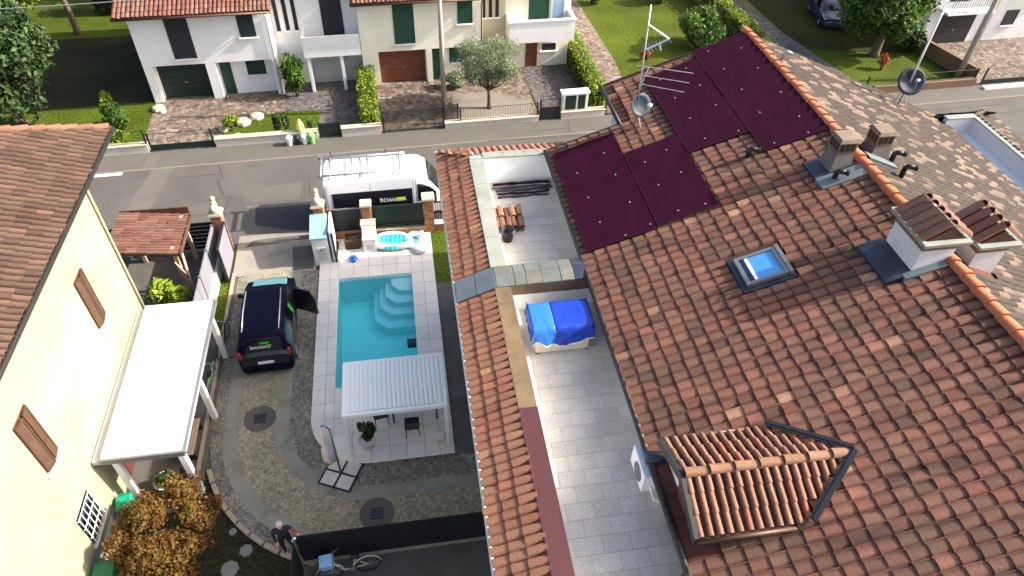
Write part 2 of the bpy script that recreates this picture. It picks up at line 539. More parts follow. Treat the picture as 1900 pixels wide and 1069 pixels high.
def tile_joined(mats4, me, mat, parent, name='roof_tiles', seed=3):
    """tiles past the first 300 of a roof: still real tiles, one mesh"""
    if not mats4: return
    nv = len(me.vertices)
    V = np.empty(nv * 3); me.vertices.foreach_get('co', V); V = np.c_[V.reshape(-1, 3), np.ones(nv)]
    polys = [tuple(p.vertices) for p in me.polygons]; sm = [p.use_smooth for p in me.polygons]
    allv = []; F = []; S = []; A = []; g = random.Random(seed)
    for k, M in enumerate(mats4):
        allv.append((V @ np.array(M).T)[:, :3]); r = g.random()
        for p, s_ in zip(polys, sm):
            F.append(tuple(i + k * nv for i in p)); S.append(s_); A.append(r)
    m2 = bpy.data.meshes.new(name); m2.from_pydata(np.concatenate(allv).tolist(), [], F)
    m2.polygons.foreach_set('use_smooth', S)
    at = m2.attributes.new('rnd', 'FLOAT', 'FACE'); at.data.foreach_set('value', A); m2.update()
    return put(name, m2, mat, parent, kind='stuff')

def visible(p, m=10):
    x, y, z = px(p)
    return z > 0 and -m < x < 1900 + m and -m < y < 1069 + m

# ------------------------------------------------------------------ materials
pm('soil', lin(74, 66, 48), .95, .25, .7, col2=lin(92, 96, 58), bump=.5, bscale=9, fine=.15)
pm('asphalt', lin(80, 77, 73), .9, .14, .45, bump=.25, bscale=90, fine=.07, fscale=70, stain=lin(72, 68, 63), stain_scale=.7)
pm('asphalt_light', lin(85, 82, 76), .9, .07, .8, bump=.2, bscale=90, fine=.07, fscale=70, stain=lin(79, 75, 67), stain_scale=.5)
pm('asphalt_new', lin(42, 43, 48), .85, .10, 1.5, bump=.3, bscale=110, fine=.1, fscale=80)
pm('asphalt_mid', lin(90, 86, 81), .9, .10, 1.0, bump=.3, bscale=90, fine=.08)
pm('crack', lin(76, 71, 66), .95, .15, 2)
pm('joint_pale', lin(114, 107, 97), .9, .1, 1.2)
pm('road_paint', lin(214, 212, 206), .7, .06, 3, fine=.08)
pm('concrete', lin(138, 132, 120), .9, .12, 1.0, bump=.3, bscale=50, fine=.08, stain=lin(96, 90, 78), stain_scale=.9)
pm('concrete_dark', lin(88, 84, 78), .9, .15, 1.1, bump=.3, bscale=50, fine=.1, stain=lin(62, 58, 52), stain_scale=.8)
pm('smooth_band', lin(127, 125, 113), .85, .12, 1.3, bump=.25, bscale=60, fine=.08, stain=lin(95, 93, 82), stain_scale=1.1)
cobble_mat('cobble_dark', [lin(97, 95, 87), lin(120, 117, 104), lin(140, 133, 118), lin(106, 106, 104)], lin(60, 58, 54), 10.0, drift=.22)
cobble_mat('cobble_cream', [lin(137, 131, 108), lin(158, 149, 124), lin(125, 119, 102), lin(167, 157, 134)], lin(95, 89, 74), 10.0, drift=.15)
cobble_mat('cobble_street', [lin(97, 81, 69), lin(123, 109, 97), lin(75, 61, 53), lin(137, 123, 111), lin(87, 75, 66)], lin(62, 54, 46), 4.6, drift=.12, jw=.05)
cobble_mat('cobble_grey', [lin(82, 78, 76), lin(104, 98, 94), lin(68, 64, 64), lin(114, 106, 100)], lin(56, 52, 48), 5.5, drift=.12)
def grass_mat(name, a, b, c):
    m = pm(name, a, .9, .2, .35, col2=b, bump=1.0, bscale=18, fine=.3, fscale=9, stain=c, stain_scale=.6, spec=.1)
    return m
grass_mat('grass', lin(60, 74, 15), lin(71, 86, 20), lin(67, 71, 23))
grass_mat('grass_far', lin(62, 74, 14), lin(74, 85, 19), lin(71, 76, 26))
grass_mat('grass_painted_shade', lin(46, 50, 18), lin(56, 60, 24), lin(52, 46, 26))  # grass copy with tree and house shade put into its colour
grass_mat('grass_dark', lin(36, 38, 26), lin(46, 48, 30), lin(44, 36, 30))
pm('white_wall', lin(229, 228, 225), .85, .03, .8, fine=.02, bump=.08, bscale=35, stain=lin(209, 206, 199), stain_scale=.6)
pm('cream_wall', lin(236, 231, 211), .85, .03, .8, fine=.02, bump=.08, bscale=35, stain=lin(217, 209, 186), stain_scale=.6)
pm('beige_wall', lin(186, 178, 152), .85, .05, .8, fine=.03)
pm('yellow_wall', lin(144, 141, 114), .88, .03, .5, col2=lin(147, 145, 126), fine=.02, bump=.1, bscale=25, stain=lin(159, 153, 101), stain_scale=.7)
pm('plaster_grey', lin(190, 186, 180), .85, .06, .8, fine=.03, stain=lin(160, 154, 146))
pm('white_paint', lin(232, 232, 230), .45, .02, 1.0, fine=.01)
pm('white_sheet', lin(236, 236, 234), .5, .02, 1.0, fine=.01, stain=lin(214, 212, 206), stain_scale=.5)
pm('white_car', lin(238, 238, 240), .25, .01, 1.0, fine=0, coat=.6)
pm('deck_joint', lin(120, 114, 106), .9, .1, 2)
piece_mat('deck_slab', [(0, lin(208, 203, 196)), (.5, lin(216, 211, 204)), (1, lin(222, 217, 208))], rough=.7, patch=lin(200, 194, 187), bump=.1)
piece_mat('terrace_slab', [(0, lin(174, 170, 163)), (.5, lin(185, 181, 174)), (1, lin(193, 188, 179))], rough=.65, patch=lin(162, 157, 148), patch_scale=.7, speck=lin(170, 165, 159), speck_scale=3, bump=.1)
pm('terrace_joint', lin(146, 141, 134), .9, .1, 2)
pm('coping', lin(131, 134, 125), .85, .12, 1.2, bump=.3, bscale=30, fine=.08, stain=lin(105, 110, 99), stain_scale=1.4)
piece_mat('coping_piece', [(0, lin(94, 100, 94)), (.5, lin(111, 113, 104)), (1, lin(100, 95, 85))], rough=.8, patch=lin(79, 86, 83), patch_scale=1.5, bump=.3)
pm('mortar', lin(104, 87, 63), .95, .18, 1.4, bump=.4, bscale=22, fine=.1, stain=lin(79, 67, 46), stain_scale=1.0)
pm('brown_render', lin(112, 88, 68), .9, .15, 1.3, fine=.08)
TILE_STOPS = [(0, lin(82, 58, 49)), (.14, lin(101, 68, 55)), (.34, lin(111, 72, 58)), (.5, lin(105, 75, 60)), (.62, lin(120, 73, 58)), (.76, lin(114, 83, 66)), (.9, lin(120, 80, 66)), (.96, lin(132, 84, 70)), (.97, lin(145, 109, 86)), (1.0, lin(157, 119, 94))]
for nm, at in (('tile', False), ('tile_j', True)):
    piece_mat(nm, TILE_STOPS, attr=at, patch=lin(87, 67, 53), patch_scale=.8, speck=lin(89, 71, 56), speck_scale=7, streak=.6)
TILE_R = [(0, lin(46, 36, 29)), (.45, lin(54, 44, 36)), (.74, lin(60, 49, 40)), (.78, lin(106, 90, 78)), (.9, lin(118, 101, 88)), (1.0, lin(112, 88, 78))]
piece_mat('tile_sun_j', TILE_R, attr=True, patch=lin(55, 47, 36), patch_scale=.4, speck=lin(63, 54, 44), speck_scale=12)
TILE_Y = [(0, lin(73, 53, 43)), (.5, lin(89, 67, 55)), (.8, lin(95, 75, 60)), (1, lin(108, 80, 66))]
for nm, at in (('tile_y', False), ('tile_y_j', True)):
    piece_mat(nm, TILE_Y, attr=at, patch=lin(77, 63, 50), patch_scale=.6, speck=lin(90, 77, 63), speck_scale=12)
TILE_S = [(0, lin(91, 59, 49)), (.4, lin(109, 69, 58)), (.8, lin(116, 77, 65)), (1, lin(128, 95, 82))]
for nm, at in (('tile_red', False), ('tile_red_j', True)):
    piece_mat(nm, TILE_S, attr=at, patch=lin(110, 86, 70), patch_scale=.8, speck=lin(128, 104, 84))
TILE_ST = [(0, lin(125, 82, 61)), (.4, lin(139, 91, 71)), (.75, lin(136, 100, 75)), (.9, lin(151, 93, 71)), (1, lin(158, 120, 89))]
for nm, at in (('tile_strip', False), ('tile_strip_j', True)):
    piece_mat(nm, TILE_ST, attr=at, patch=lin(137, 101, 75), patch_scale=.9, speck=lin(105, 91, 71))
piece_mat('tile_pale', [(0, lin(118, 85, 64)), (.5, lin(134, 99, 78)), (.9, lin(139, 97, 78)), (1, lin(145, 81, 62))], patch=lin(105, 79, 62), patch_scale=1.5, bump=.3)
piece_mat('ridge_clay', [(0, lin(172, 98, 64)), (.5, lin(181, 107, 73)), (1, lin(188, 117, 85))], patch=lin(155, 94, 66), patch_scale=2, bump=.15)
pm('roof_deck', lin(88, 48, 38), .95, .2, 2, fine=.1)
pm('roof_deck_dark', lin(70, 46, 36), .95, .2, 2, fine=.1)
pm('membrane', lin(46, 12, 31), .85, .10, .8, fine=.03, bump=.3, bscale=2.6, stain=lin(43, 10, 27), stain_scale=.6, spec=.04)
pm('membrane_red', lin(68, 31, 34), .6, .10, .8, fine=.03, stain=lin(60, 26, 31))
pm('screw_cap', lin(105, 94, 92), .5, .05, 2)
pm('lead', lin(46, 52, 64), .45, .12, 2, metal=.3, fine=.05, stain=lin(78, 82, 88), stain_scale=2)
pm('lead_light', lin(98, 107, 110), .5, .14, 2, metal=0, fine=.05, stain=lin(72, 83, 88), stain_scale=2)
pm('gutter_dark', lin(40, 36, 34), .5, .1, 2)
pm('gutter_white', lin(196, 196, 190), .5, .06, 2)
pm('copper_dark', lin(84, 64, 52), .5, .15, 2, metal=.4)
pm('wood', lin(66, 43, 25), .75, .2, 3, fine=.1, fscale=30)
pm('wood_dark', lin(84, 56, 40), .75, .2, 3, fine=.1)
pm('wood_grey', lin(176, 152, 130), .8, .15, 3, fine=.1)
pm('brick_face', lin(152, 106, 78), .85, .10, 2, fine=.1)
piece_mat('brick', [(0, lin(134, 88, 64)), (.5, lin(155, 106, 78)), (1, lin(167, 123, 93))], bump=.3)
pm('stone', lin(177, 166, 145), .9, .12, 3, bump=.5, bscale=40, fine=.1, stain=lin(126, 115, 95), stain_scale=3)
pm('stone_grey', lin(101, 97, 92), .9, .15, 3, bump=.5, bscale=40, fine=.1, stain=lin(63, 60, 54), stain_scale=3)
pm('kerb_stone', lin(150, 140, 122), .9, .12, 2, bump=.3, bscale=40, fine=.1)
pm('slab_pale', lin(190, 184, 178), .85, .08, 3, fine=.06, bump=.2)
pm('slab_grey', lin(115, 111, 108), .85, .08, 3, fine=.06, bump=.2)
pm('metal_grey', lin(120, 120, 122), .5, .08, 2, metal=.5)
pm('screen_grey', lin(118, 118, 124), .75, .05, 1.5, fine=.04)
pm('metal_dark', lin(40, 42, 46), .5, .1, 2, metal=.3)
pm('galv', lin(170, 172, 174), .4, .08, 3, metal=.7)
pm('silver', lin(196, 198, 202), .3, .04, 2, metal=.7)
pm('blue_metal', lin(140, 164, 192), .4, .06, 2, metal=.2)
pm('black_mesh', lin(22, 22, 26), .8, .12, 3, fine=.1)
pm('black_plastic', lin(28, 28, 30), .45, .08, 3)
pm('rubber', lin(26, 26, 26), .85, .1, 5)
pm('green_paint', lin(24, 62, 42), .5, .08, 2)
pm('green_shutter', lin(22, 66, 48), .55, .08, 2)
pm('green_dark', lin(20, 40, 32), .55, .1, 2)
pm('garage_brown', lin(112, 64, 44), .6, .1, 2)
pm('garage_grey', lin(176, 176, 170), .6, .06, 2)
pm('door_red', lin(92, 46, 40), .6, .12, 2)
pm('shutter_dark', lin(38, 36, 40), .6, .1, 3)
pm('tarp_blue', lin(16, 52, 150), .38, .06, 1.5, fine=.02, bump=.25, bscale=7)
pm('tarp_blue_pale', lin(44, 106, 190), .3, .06, 1.5, fine=.02, bump=.25, bscale=7)
pm('tarp_hem', lin(206, 212, 222), .6, .05, 3)
pm('resin_beige', lin(190, 182, 160), .6, .04, 2, fine=.02)
pm('terracotta', lin(178, 106, 78), .8, .12, 4)
pm('pot_white', lin(206, 200, 196), .6, .05, 3)
pm('cloth_white', lin(214, 204, 206), .85, .06, 3, bump=.3, bscale=12)
pm('teal_plastic', lin(30, 142, 108), .45, .08, 3)
pm('green_plastic', lin(16, 96, 66), .45, .08, 3)
pm('bin_green', lin(116, 160, 92), .5, .08, 3)
pm('bag_yellow', lin(226, 218, 120), .5, .08, 6, bump=.4, bscale=14)
pm('cap_dark', lin(112, 97, 85), .9, .15, 3, fine=.1)
pm('float_blue', lin(66, 206, 222), .3, .03, 3)
pm('float_white', lin(238, 238, 236), .3, .02, 3)
pm('blue_plastic', lin(20, 112, 214), .35, .05, 4)
pm('navy_plastic', lin(22, 34, 60), .35, .05, 4)
pm('car_navy', lin(8, 13, 34), .55, .03, 1, fine=0, spec=.08)
pm('dish_grey', lin(34, 43, 54), .6, .05, 2)
pm('car_black', lin(34, 30, 38), .3, .04, 1, fine=0, coat=.5)
pm('car_blue', lin(36, 48, 67), .3, .03, 1, fine=0, coat=.8)
pm('car_teal', lin(126, 190, 190), .3, .03, 1, fine=0, coat=.6)
pm('decal_lime', lin(176, 204, 42), .5, .04, 3)
pm('decal_green', lin(66, 168, 58), .5, .04, 3)
pm('decal_white', lin(197, 197, 199), .5, .03, 3)
pm('decal_black', lin(24, 24, 32), .4, .05, 3)
pm('lamp_red', lin(160, 40, 44), .25, .05, 3)
pm('plate', lin(224, 224, 224), .4, .02, 3)
pm('person_dark', lin(34, 34, 50), .85, .12, 8)
pm('sleeve_red', lin(150, 74, 84), .85, .1, 8)
pm('skin', lin(206, 160, 140), .6, .05, 8)
pm('hair_grey', lin(172, 168, 164), .8, .12, 20)
pm('bike_cream', lin(206, 196, 178), .4, .05, 5)
pm('bag_blue', lin(140, 178, 214), .6, .12, 9)
pm('bark', lin(92, 76, 60), .95, .25, 6, bump=.8, bscale=24)
pm('twig', lin(48, 44, 26), .95, .3, 8)
pm('conc_pole', lin(164, 156, 144), .85, .1, 2, fine=.05)
glass_mat('glass_dark', lin(16, 20, 28), .05)
glass_mat('glass_painted_sky', lin(70, 140, 200), .06)  # blue base colour paints the reflected sky into the pane
glass_mat('glass_sky', lin(150, 176, 200), .08)
leaf_mat('leaf_green', [(0, lin(36, 56, 20)), (.5, lin(70, 98, 36)), (1, lin(104, 131, 51))])
leaf_mat('leaf_bright', [(0, lin(74, 98, 25)), (.5, lin(116, 139, 36)), (1, lin(150, 163, 57))])
leaf_mat('leaf_dark', [(0, lin(18, 32, 18)), (.5, lin(40, 62, 30)), (1, lin(86, 108, 56))], .2)
leaf_mat('leaf_conifer', [(0, lin(44, 66, 30)), (.5, lin(78, 104, 46)), (1, lin(124, 148, 66))], .2)
leaf_mat('leaf_olive', [(0, lin(84, 98, 70)), (.5, lin(130, 142, 108)), (1, lin(172, 180, 144))])
leaf_mat('leaf_maple', [(0, lin(72, 46, 26)), (.25, lin(108, 70, 34)), (.5, lin(115, 92, 45)), (.75, lin(130, 94, 42)), (1, lin(105, 107, 56))], .4)
leaf_mat('leaf_red', [(0, lin(120, 66, 44)), (1, lin(170, 100, 66))])

# ------------------------------------------------------------------ ground, road, paving
PX0, PX1, PY0, PY1 = -3.33, -0.36, 15.95, 21.57          # pool
A_ST = math.atan(0.036)
SF = Matrix.Translation((0, 32.5, 0)) @ Matrix.Rotation(A_ST, 4, 'Z')   # the street runs about 2 degrees off the pool
def sf(x, y, z=0.0):
    return tuple(SF @ Vector((x, y, z)))

g = MB()
E_ = 420
for x0, y0, x1, y1 in ((-E_, -E_, E_, PY0), (-E_, PY1, E_, E_ * 2), (-E_, PY0, PX0, PY1), (PX1, PY0, E_, PY1)):
    g.add([(x0, y0, -.03), (x1, y0, -.03), (x1, y1, -.03), (x0, y1, -.03)], [(0, 1, 2, 3)])
structure('ground', g, 'soil')

def strip(name, poly, z, mat, M=None):
    return structure(name, MB(M).sheet(poly, z), mat)
strip('road', [(-90, -8.05), (120, -8.05), (120, 0.3), (-90, 0.3)], 0.0, 'asphalt', SF)
strip('pavement', [(-90, -1.42), (120, -1.42), (120, 0.0), (-90, 0.0)], 0.004, 'asphalt_light', SF)
strip('gutter_line', [(-90, -1.52), (120, -1.52), (120, -1.42), (-90, -1.42)], 0.008, 'joint_pale', SF)
strip('pavement_patch', [(-12.9, -1.4), (-12.3, -1.4), (-12.2, -.15), (-12.7, -.15)], 0.008, 'asphalt_mid', SF)
strip('road_patch', [(-7.15, 27.08), (-4.5, 27.05), (-4.55, 24.95), (-5.4, 25.05), (-7.02, 25.6)], 0.006, 'asphalt_new')
strip('road_patch', [(-7.6, 26.85), (-7.0, 26.95), (-7.0, 27.1), (-7.55, 27.05)], 0.0061, 'asphalt_mid')
strip('road_patch', [(-13.3, 24.8), (-12.2, 24.8), (-11.3, 30.6), (-12.3, 30.6)], 0.005, 'asphalt_mid')
strip('road_patch', [(-7.7, 27.25), (-5.2, 27.3), (-5.15, 28.7), (-7.7, 28.65)], 0.0045, 'asphalt_light')
strip('road_marking', [(-15.6, -1.78), (-13.7, -1.78), (-13.7, -1.56), (-15.6, -1.56)], 0.008, 'road_paint', SF)
cr = MB(SF)
def crack(x0, y0, x1, y1, w=.035):
    n = max(2, int(math.hypot(x1 - x0, y1 - y0) / .5)); pts = []
    for i in range(n + 1):
        t = i / n; pts.append((x0 + (x1 - x0) * t + RND.uniform(-.02, .02), y0 + (y1 - y0) * t + RND.uniform(-.02, .02)))
    for (a, b), (c, d) in zip(pts[:-1], pts[1:]):
        L = math.hypot(c - a, d - b); nx, ny = -(d - b) / L * w, (c - a) / L * w
        cr.add([(a - nx, b - ny, .0125), (c - nx, d - ny, .0125), (c + nx, d + ny, .0125), (a + nx, b + ny, .0125)], [(0, 1, 2, 3)])
for c_ in ((-9.3, -1.6, -9.0, -2.6), (-11.2, -2.4, -9.1, -2.35), (-10.2, -4.5, -8.4, -4.3), (-8.5, -4.3, -8.75, -6.2), (-7.0, -3.7, -4.9, -3.55), (-4.95, -3.55, -4.9, -4.8), (-9.2, -2.9, -8.8, -4.2), (-11.5, -5.4, -8.6, -5.6),
           (8.4, -1.3, 8.7, -.1), (8.5, -.9, 6.2, -.95), (-2.2, -2.2, 4.5, -2.3), (4, -1.5, 12, -1.9), (20, -3.2, 36, -3.0), (26, -5.0, 38, -5.4), (22, -2.0, 34, -2.2)):
    crack(*c_)
structure('road_cracks', cr, 'crack')
strip('driveway_threshold', [(-7.6, 22.3), (-4.25, 22.3), (-4.25, 24.9), (-7.6, 24.9)], 0.009, 'concrete')
strip('drain_patch', [(-7.3, 24.1), (-4.6, 24.35), (-4.4, 24.7), (-7.0, 24.55)], 0.013, 'concrete_dark')
strip('drain_patch', [(-5.2, 22.4), (-4.35, 22.4), (-4.4, 23.9), (-5.3, 23.9)], 0.0131, 'concrete_dark')

CX, CY = -2.0, 14.8                                       # centre of the drive's bend
def drive_band(r0, r1, ytop, xend, z, mat, name='driveway', aend=270):
    pin, pout = [], []
    def path(r):
        p = [(CX - r, ytop)]
        n = 28
        for i in range(n + 1):
            a = rad(180 + (aend - 180) * i / n); p.append((CX + r * math.cos(a), CY + r * math.sin(a)))
        if aend >= 269: p.append((xend, CY - r))
        return p
    a, b = path(r0), path(r1); mb = MB(); n = len(a)
    mb.add([(x, y, z) for x, y in a] + [(x, y, z) for x, y in b], [(i, n + i, n + i + 1, i + 1) for i in range(n - 1)])
    return structure(name, mb, mat)
drive_band(1.95, 2.82, 22.3, 1.28, .004, 'cobble_dark')
drive_band(2.82, 3.30, 22.3, 1.28, .0042, 'smooth_band')
drive_band(3.30, 4.46, 22.3, 1.28, .004, 'cobble_cream')
drive_band(4.46, 4.96, 22.3, 1.28, .0042, 'smooth_band')
drive_band(4.96, 5.34, 22.3, 1.28, .004, 'cobble_dark', aend=247)
strip('side_paving', [(-7.9, 12.5), (-7.3, 12.5), (-7.3, 22.2), (-7.9, 22.2)], -.004, 'concrete_dark')
strip('yard_paving', [(-14, 11.9), (-7.9, 11.9), (-7.9, 24.8), (-14, 24.8)], -.002, 'concrete_dark')
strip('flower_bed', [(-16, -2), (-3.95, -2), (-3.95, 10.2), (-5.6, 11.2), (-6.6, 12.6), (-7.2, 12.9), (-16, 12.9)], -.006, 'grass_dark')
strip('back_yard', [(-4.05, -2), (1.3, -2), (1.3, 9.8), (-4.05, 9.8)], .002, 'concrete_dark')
strip('house_path', [(-9.6, -2), (-8.9, -2), (-8.9, 12.2), (-9.6, 12.2)], .001, 'concrete')
ks = thing('kerb', 'curved stone kerb edging the dark flower bed beside the cobbled drive', 'kerb', (-7.38, 13.0, 0))
for i in range(9):
    a0, a1 = rad(197 + i * 6.1), rad(197 + (i + 1) * 6.1 - .7); q = []
    for r, aa in ((5.35, a0), (5.35, a1), (5.5, a1), (5.5, a0)): q.append((CX + r * math.cos(aa), CY + r * math.sin(aa)))
    MB().prism(q, -.02, .10 + RND.uniform(-.01, .01)).build('kerb_stone', 'kerb_stone', ks, bevel=.012)

# manhole covers
for i, (x, y, lb) in enumerate(((-5.8, 15.04, 'round cast manhole cover set in the cream cobbles behind the dark car'),
                                (-1.97, 11.0, 'round cast manhole cover set in the cream cobbles near the black screen fence'))):
    t = thing('manhole_cover', lb, 'manhole', (x, y, 0))
    M0 = Matrix.Translation((x, y, 0))
    MB(M0).lathe([(.53, .004), (.53, .012), (.50, .016)], 28).build('rim', 'concrete_dark', t)
    c = MB(M0)
    c.lathe([(.49, .012), (.49, .02)], 28); c.build('cover', 'concrete_dark', t)
    gr = MB(M0)
    for u in range(4):
        gr.box(-.2, -.2 + u * .1, .0205, .2, -.13 + u * .1, .028)
    gr.build('grating', 'metal_dark', t)

# ------------------------------------------------------------------ pool deck and pool
dk = [(-4.1, 24.1), (-4.1, 14.8)]
for i in range(1, 15):
    a = rad(180 + 90 * i / 14); dk.append((CX + 2.1 * math.cos(a), CY + 2.05 * math.sin(a)))
dk += [(.6, CY - 2.05), (.6, 24.1)]
deck_outline = dk
deck = thing('pool_deck', 'pale stone paved deck round the turquoise pool', 'deck', (-1.7, 14, 0))
# base in four pieces round the pool hole, then slabs
base = MB()
for rect in ((-5, 10, 2, PY0 - .02), (-5, PY1 + .02, 2, 25), (-5, PY0 - .02, PX0 - .02, PY1 + .02), (PX1 + .02, PY0 - .02, 2, PY1 + .02)):
    x0, y0, x1, y1 = rect
    p = clip_poly([(x0, y0), (x1, y0), (x1, y1), (x0, y1)], deck_outline)
    if p: base.prism(p, -.05, .055)
base.build('bedding', 'deck_joint', deck)
xs = [-4.1, -3.65, -3.3 + .0, -2.7, -2.1, -1.5, -.93, -.36, .12, .6]
xs[2] = PX0
ys = [12.7]
while ys[-1] < PY0 - .35: ys.append(ys[-1] + .65)
ys[-1] = PY0
k = 9
ys += [PY0 + (PY1 - PY0) * i / k for i in range(1, k + 1)]
ys += [22.2, 22.83, 23.46, 24.1]
nslab = 0
for i in range(len(xs) - 1):
    for j in range(len(ys) - 1):
        x0, x1, y0, y1 = xs[i] + .006, xs[i + 1] - .006, ys[j] + .006, ys[j + 1] - .006
        if x0 > PX0 - .05 and x1 < PX1 + .05 and y0 > PY0 - .05 and y1 < PY1 + .05: continue
        p = clip_poly([(x0, y0), (x1, y0), (x1, y1), (x0, y1)], deck_outline)
        if len(p) < 3: continue
        MB().prism(p, .05, .068 + RND.uniform(-.0015, .0015)).build('slab', 'deck_slab', deck)
strip('grass_strip', [(.6, 20.9), (1.36, 20.9), (1.36, 24.2), (.6, 24.2)], .006, 'grass')
strip('side_path', [(.6, 12.7), (1.36, 12.7), (1.36, 20.9), (.6, 20.9)], .007, 'concrete_dark')
strip('side_path', [(1.28, 9.8), (1.36, 9.8), (1.36, 12.7), (1.28, 12.7)], .003, 'concrete_dark')

pool = thing('swimming_pool', 'rectangular turquoise pool with corner steps', 'pool', (-1.85, 18.7, 0))
m, nt, bs, out = new_mat('liner')
bs.inputs['Base Color'].default_value = rgba(lin(214, 246, 244)); bs.inputs['Roughness'].default_value = .5
MATS['liner'] = m
D = -1.35
sh = MB()
sh.box(PX0 - .15, PY0 - .15, D - .15, PX1 + .15, PY1 + .15, D)
sh.box(PX0 - .15, PY0 - .15, D, PX0, PY1 + .15, .048); sh.box(PX1, PY0 - .15, D, PX1 + .15, PY1 + .15, .048)
sh.box(PX0, PY0 - .15, D, PX1, PY0, .048); sh.box(PX0, PY1, D, PX1, PY1 + .15, .048)
sh.build('basin', 'liner', pool)
for i, (w, l, z) in enumerate(((.86, .78, -.14), (1.12, 1.22, -.38), (1.38, 1.62, -.64), (1.64, 2.08, -.92))):
    ch = .36 + .05 * i
    p = [(PX1 - .002, PY1 - l), (PX1 - .002, PY1 - .002), (PX1 - w, PY1 - .002), (PX1 - w, PY1 - l + ch), (PX1 - w + ch, PY1 - l)]
    MB().prism(p, D + .001 * i, z).build('step', 'liner', pool, bevel=.03)
m, nt, bs, out = new_mat('water')
N, L = nt.nodes, nt.links
N.remove(bs)
tr = N.new('ShaderNodeBsdfTransparent'); tr.inputs['Color'].default_value = (.86, .97, .98, 1)
gl = N.new('ShaderNodeBsdfGlossy'); gl.inputs['Roughness'].default_value = .03
fr = N.new('ShaderNodeFresnel'); fr.inputs['IOR'].default_value = 1.33
geo = N.new('ShaderNodeNewGeometry')
nz = N.new('ShaderNodeTexNoise'); nz.inputs['Scale'].default_value = 5.0; nz.inputs['Detail'].default_value = 2.0
L.new(geo.outputs['Position'], nz.inputs['Vector'])
bu = N.new('ShaderNodeBump'); bu.inputs['Strength'].default_value = .3; bu.inputs['Distance'].default_value = .02
L.new(nz.outputs['Fac'], bu.inputs['Height'])
L.new(bu.outputs['Normal'], gl.inputs['Normal']); L.new(bu.outputs['Normal'], fr.inputs['Normal'])
mx = N.new('ShaderNodeMixShader'); L.new(fr.outputs['Fac'], mx.inputs['Fac'])
L.new(tr.outputs['BSDF'], mx.inputs[1]); L.new(gl.outputs['BSDF'], mx.inputs[2])
L.new(mx.outputs['Shader'], out.inputs['Surface'])
va = N.new('ShaderNodeVolumeAbsorption'); va.inputs['Color'].default_value = (.0, .95, .99, 1); va.inputs['Density'].default_value = .38
L.new(va.outputs['Volume'], out.inputs['Volume'])
MATS['water'] = m
MB().box(PX0 - .001, PY0 - .001, D - .001, PX1 + .001, PY1 + .001, -.07).build('water', 'water', pool)
sk = thing('pool_skimmer', 'small dark blue box floating in the pool against its side wall', 'skimmer', (-.55, 17.85, -.07))
MB(Matrix.Translation((-.55, 17.82, 0))).box(-.17, -.17, -.16, .17, .17, .03).build('body', 'navy_plastic', sk, bevel=.03)
MB(Matrix.Translation((-.55, 17.82, 0))).box(-.09, -.09, .03, .09, .09, .06).build('lid', 'black_plastic', sk, bevel=.02)

# ------------------------------------------------------------------ tiled house on the right
XE, ZE, XR = 4.56, 6.99, 11.88
SL = math.tan(rad(19.25)); SR = 0.424
ZR = ZE + (XR - XE) * SL
YN, YF, YT = 2.4, 21.95, 19.42                             # near end, far verge, far end of the terrace
XF = 7.0; ZF = ZE + (XF - XE) * SL                         # eave of the far part
XER = 21.0; ZER = ZR - (XER - XR) * SR                    # right eave
FZ = 5.86                                                  # terrace floor
house = thing('tiled_house', 'large house with brown clay tile roof, purple membrane panels and a narrow roof terrace', 'house', (11.9, 12, 0))
wl = MB()
wl.box(1.36, YN, -.03, 20.2, YT + .3, 5.70)
wl.box(20.2, YN, -.03, 23.2, 21.6, 5.05)
wl.xprof([(XF + .35, -.03), (20.2, -.03), (20.2, 5.6), (XR, ZR - .24), (XF + .35, ZF - .06)], YT + .3, YF - .3)
wl.xprof([(4.86, 5.70), (XER - .35, 5.70), (XER - .35, ZER - .2), (XR, ZR - .22), (4.86, ZE - .12)], YN + .1, YT - .02)
wl.xprof([(XF + .4, 5.7), (20.0, 5.62), (XR, ZR - .26), (XF + .4, ZF - .1)], YT - .02, YT + .3)
wl.build('wall', 'plaster_grey', house)
pm('screen_dark', lin(62, 60, 68), .8, .15, 3)
pm('membrane_lap', lin(58, 26, 37), .8, .15, 2, spec=.06)
# roof decks
def slope_slab(mb, x0, z0, x1, z1, y0, y1, t=.14):
    mb.xprof([(x0, z0 - t), (x1, z1 - t), (x1, z1), (x0, z0)], y0, y1)
rf = MB()
slope_slab(rf, XE, ZE, XR, ZR, YN, YT)
slope_slab(rf, XF, ZF, XR, ZR, YT, YF)
rf.xprof([(XR, ZR - .14), (XER, ZER - .14), (XER, ZER), (XR, ZR)], YN, YF)
roof = rf.build('roof', 'roof_deck', house)

def on_left(x, y, dz=0.0): return Vector((x, y, ZE + (x - XE) * SL + dz))
def on_right(x, y, dz=0.0): return Vector((x, y, ZR - (x - XR) * SR + dz))
sL = Vector((1, 0, SL)).normalized(); sR = Vector((-1, 0, SR)).normalized()
PANELS = [(4.62, 6.56, 14.12, 18.98), (6.56, 8.2, 14.2, 17.75), (8.2, 9.96, 16.72, 21.35), (9.96, 11.74, 15.66, 21.85)]
DORM = (4.5, 7.95, 5.42, 7.52)
SKY = (7.72, 8.98, 11.05, 12.26)
FLASH = [(10.4, 12.0, 10.0, 11.4), (10.75, 11.7, 13.6, 14.75)]
def in_rect(p, r, m=0.0): return r[0] - m < p.x < r[1] + m and r[2] - m < p.y < r[3] + m
def dorm_hit(p):
    # plan of the dormer: straight sides then a point at the back
    if not (4.2 < p.x < 7.95): return False
    half = 1.06 if p.x < 6.55 else max(0.0, 1.06 * (7.95 - p.x) / 1.4)
    return abs(p.y - 6.47) < half
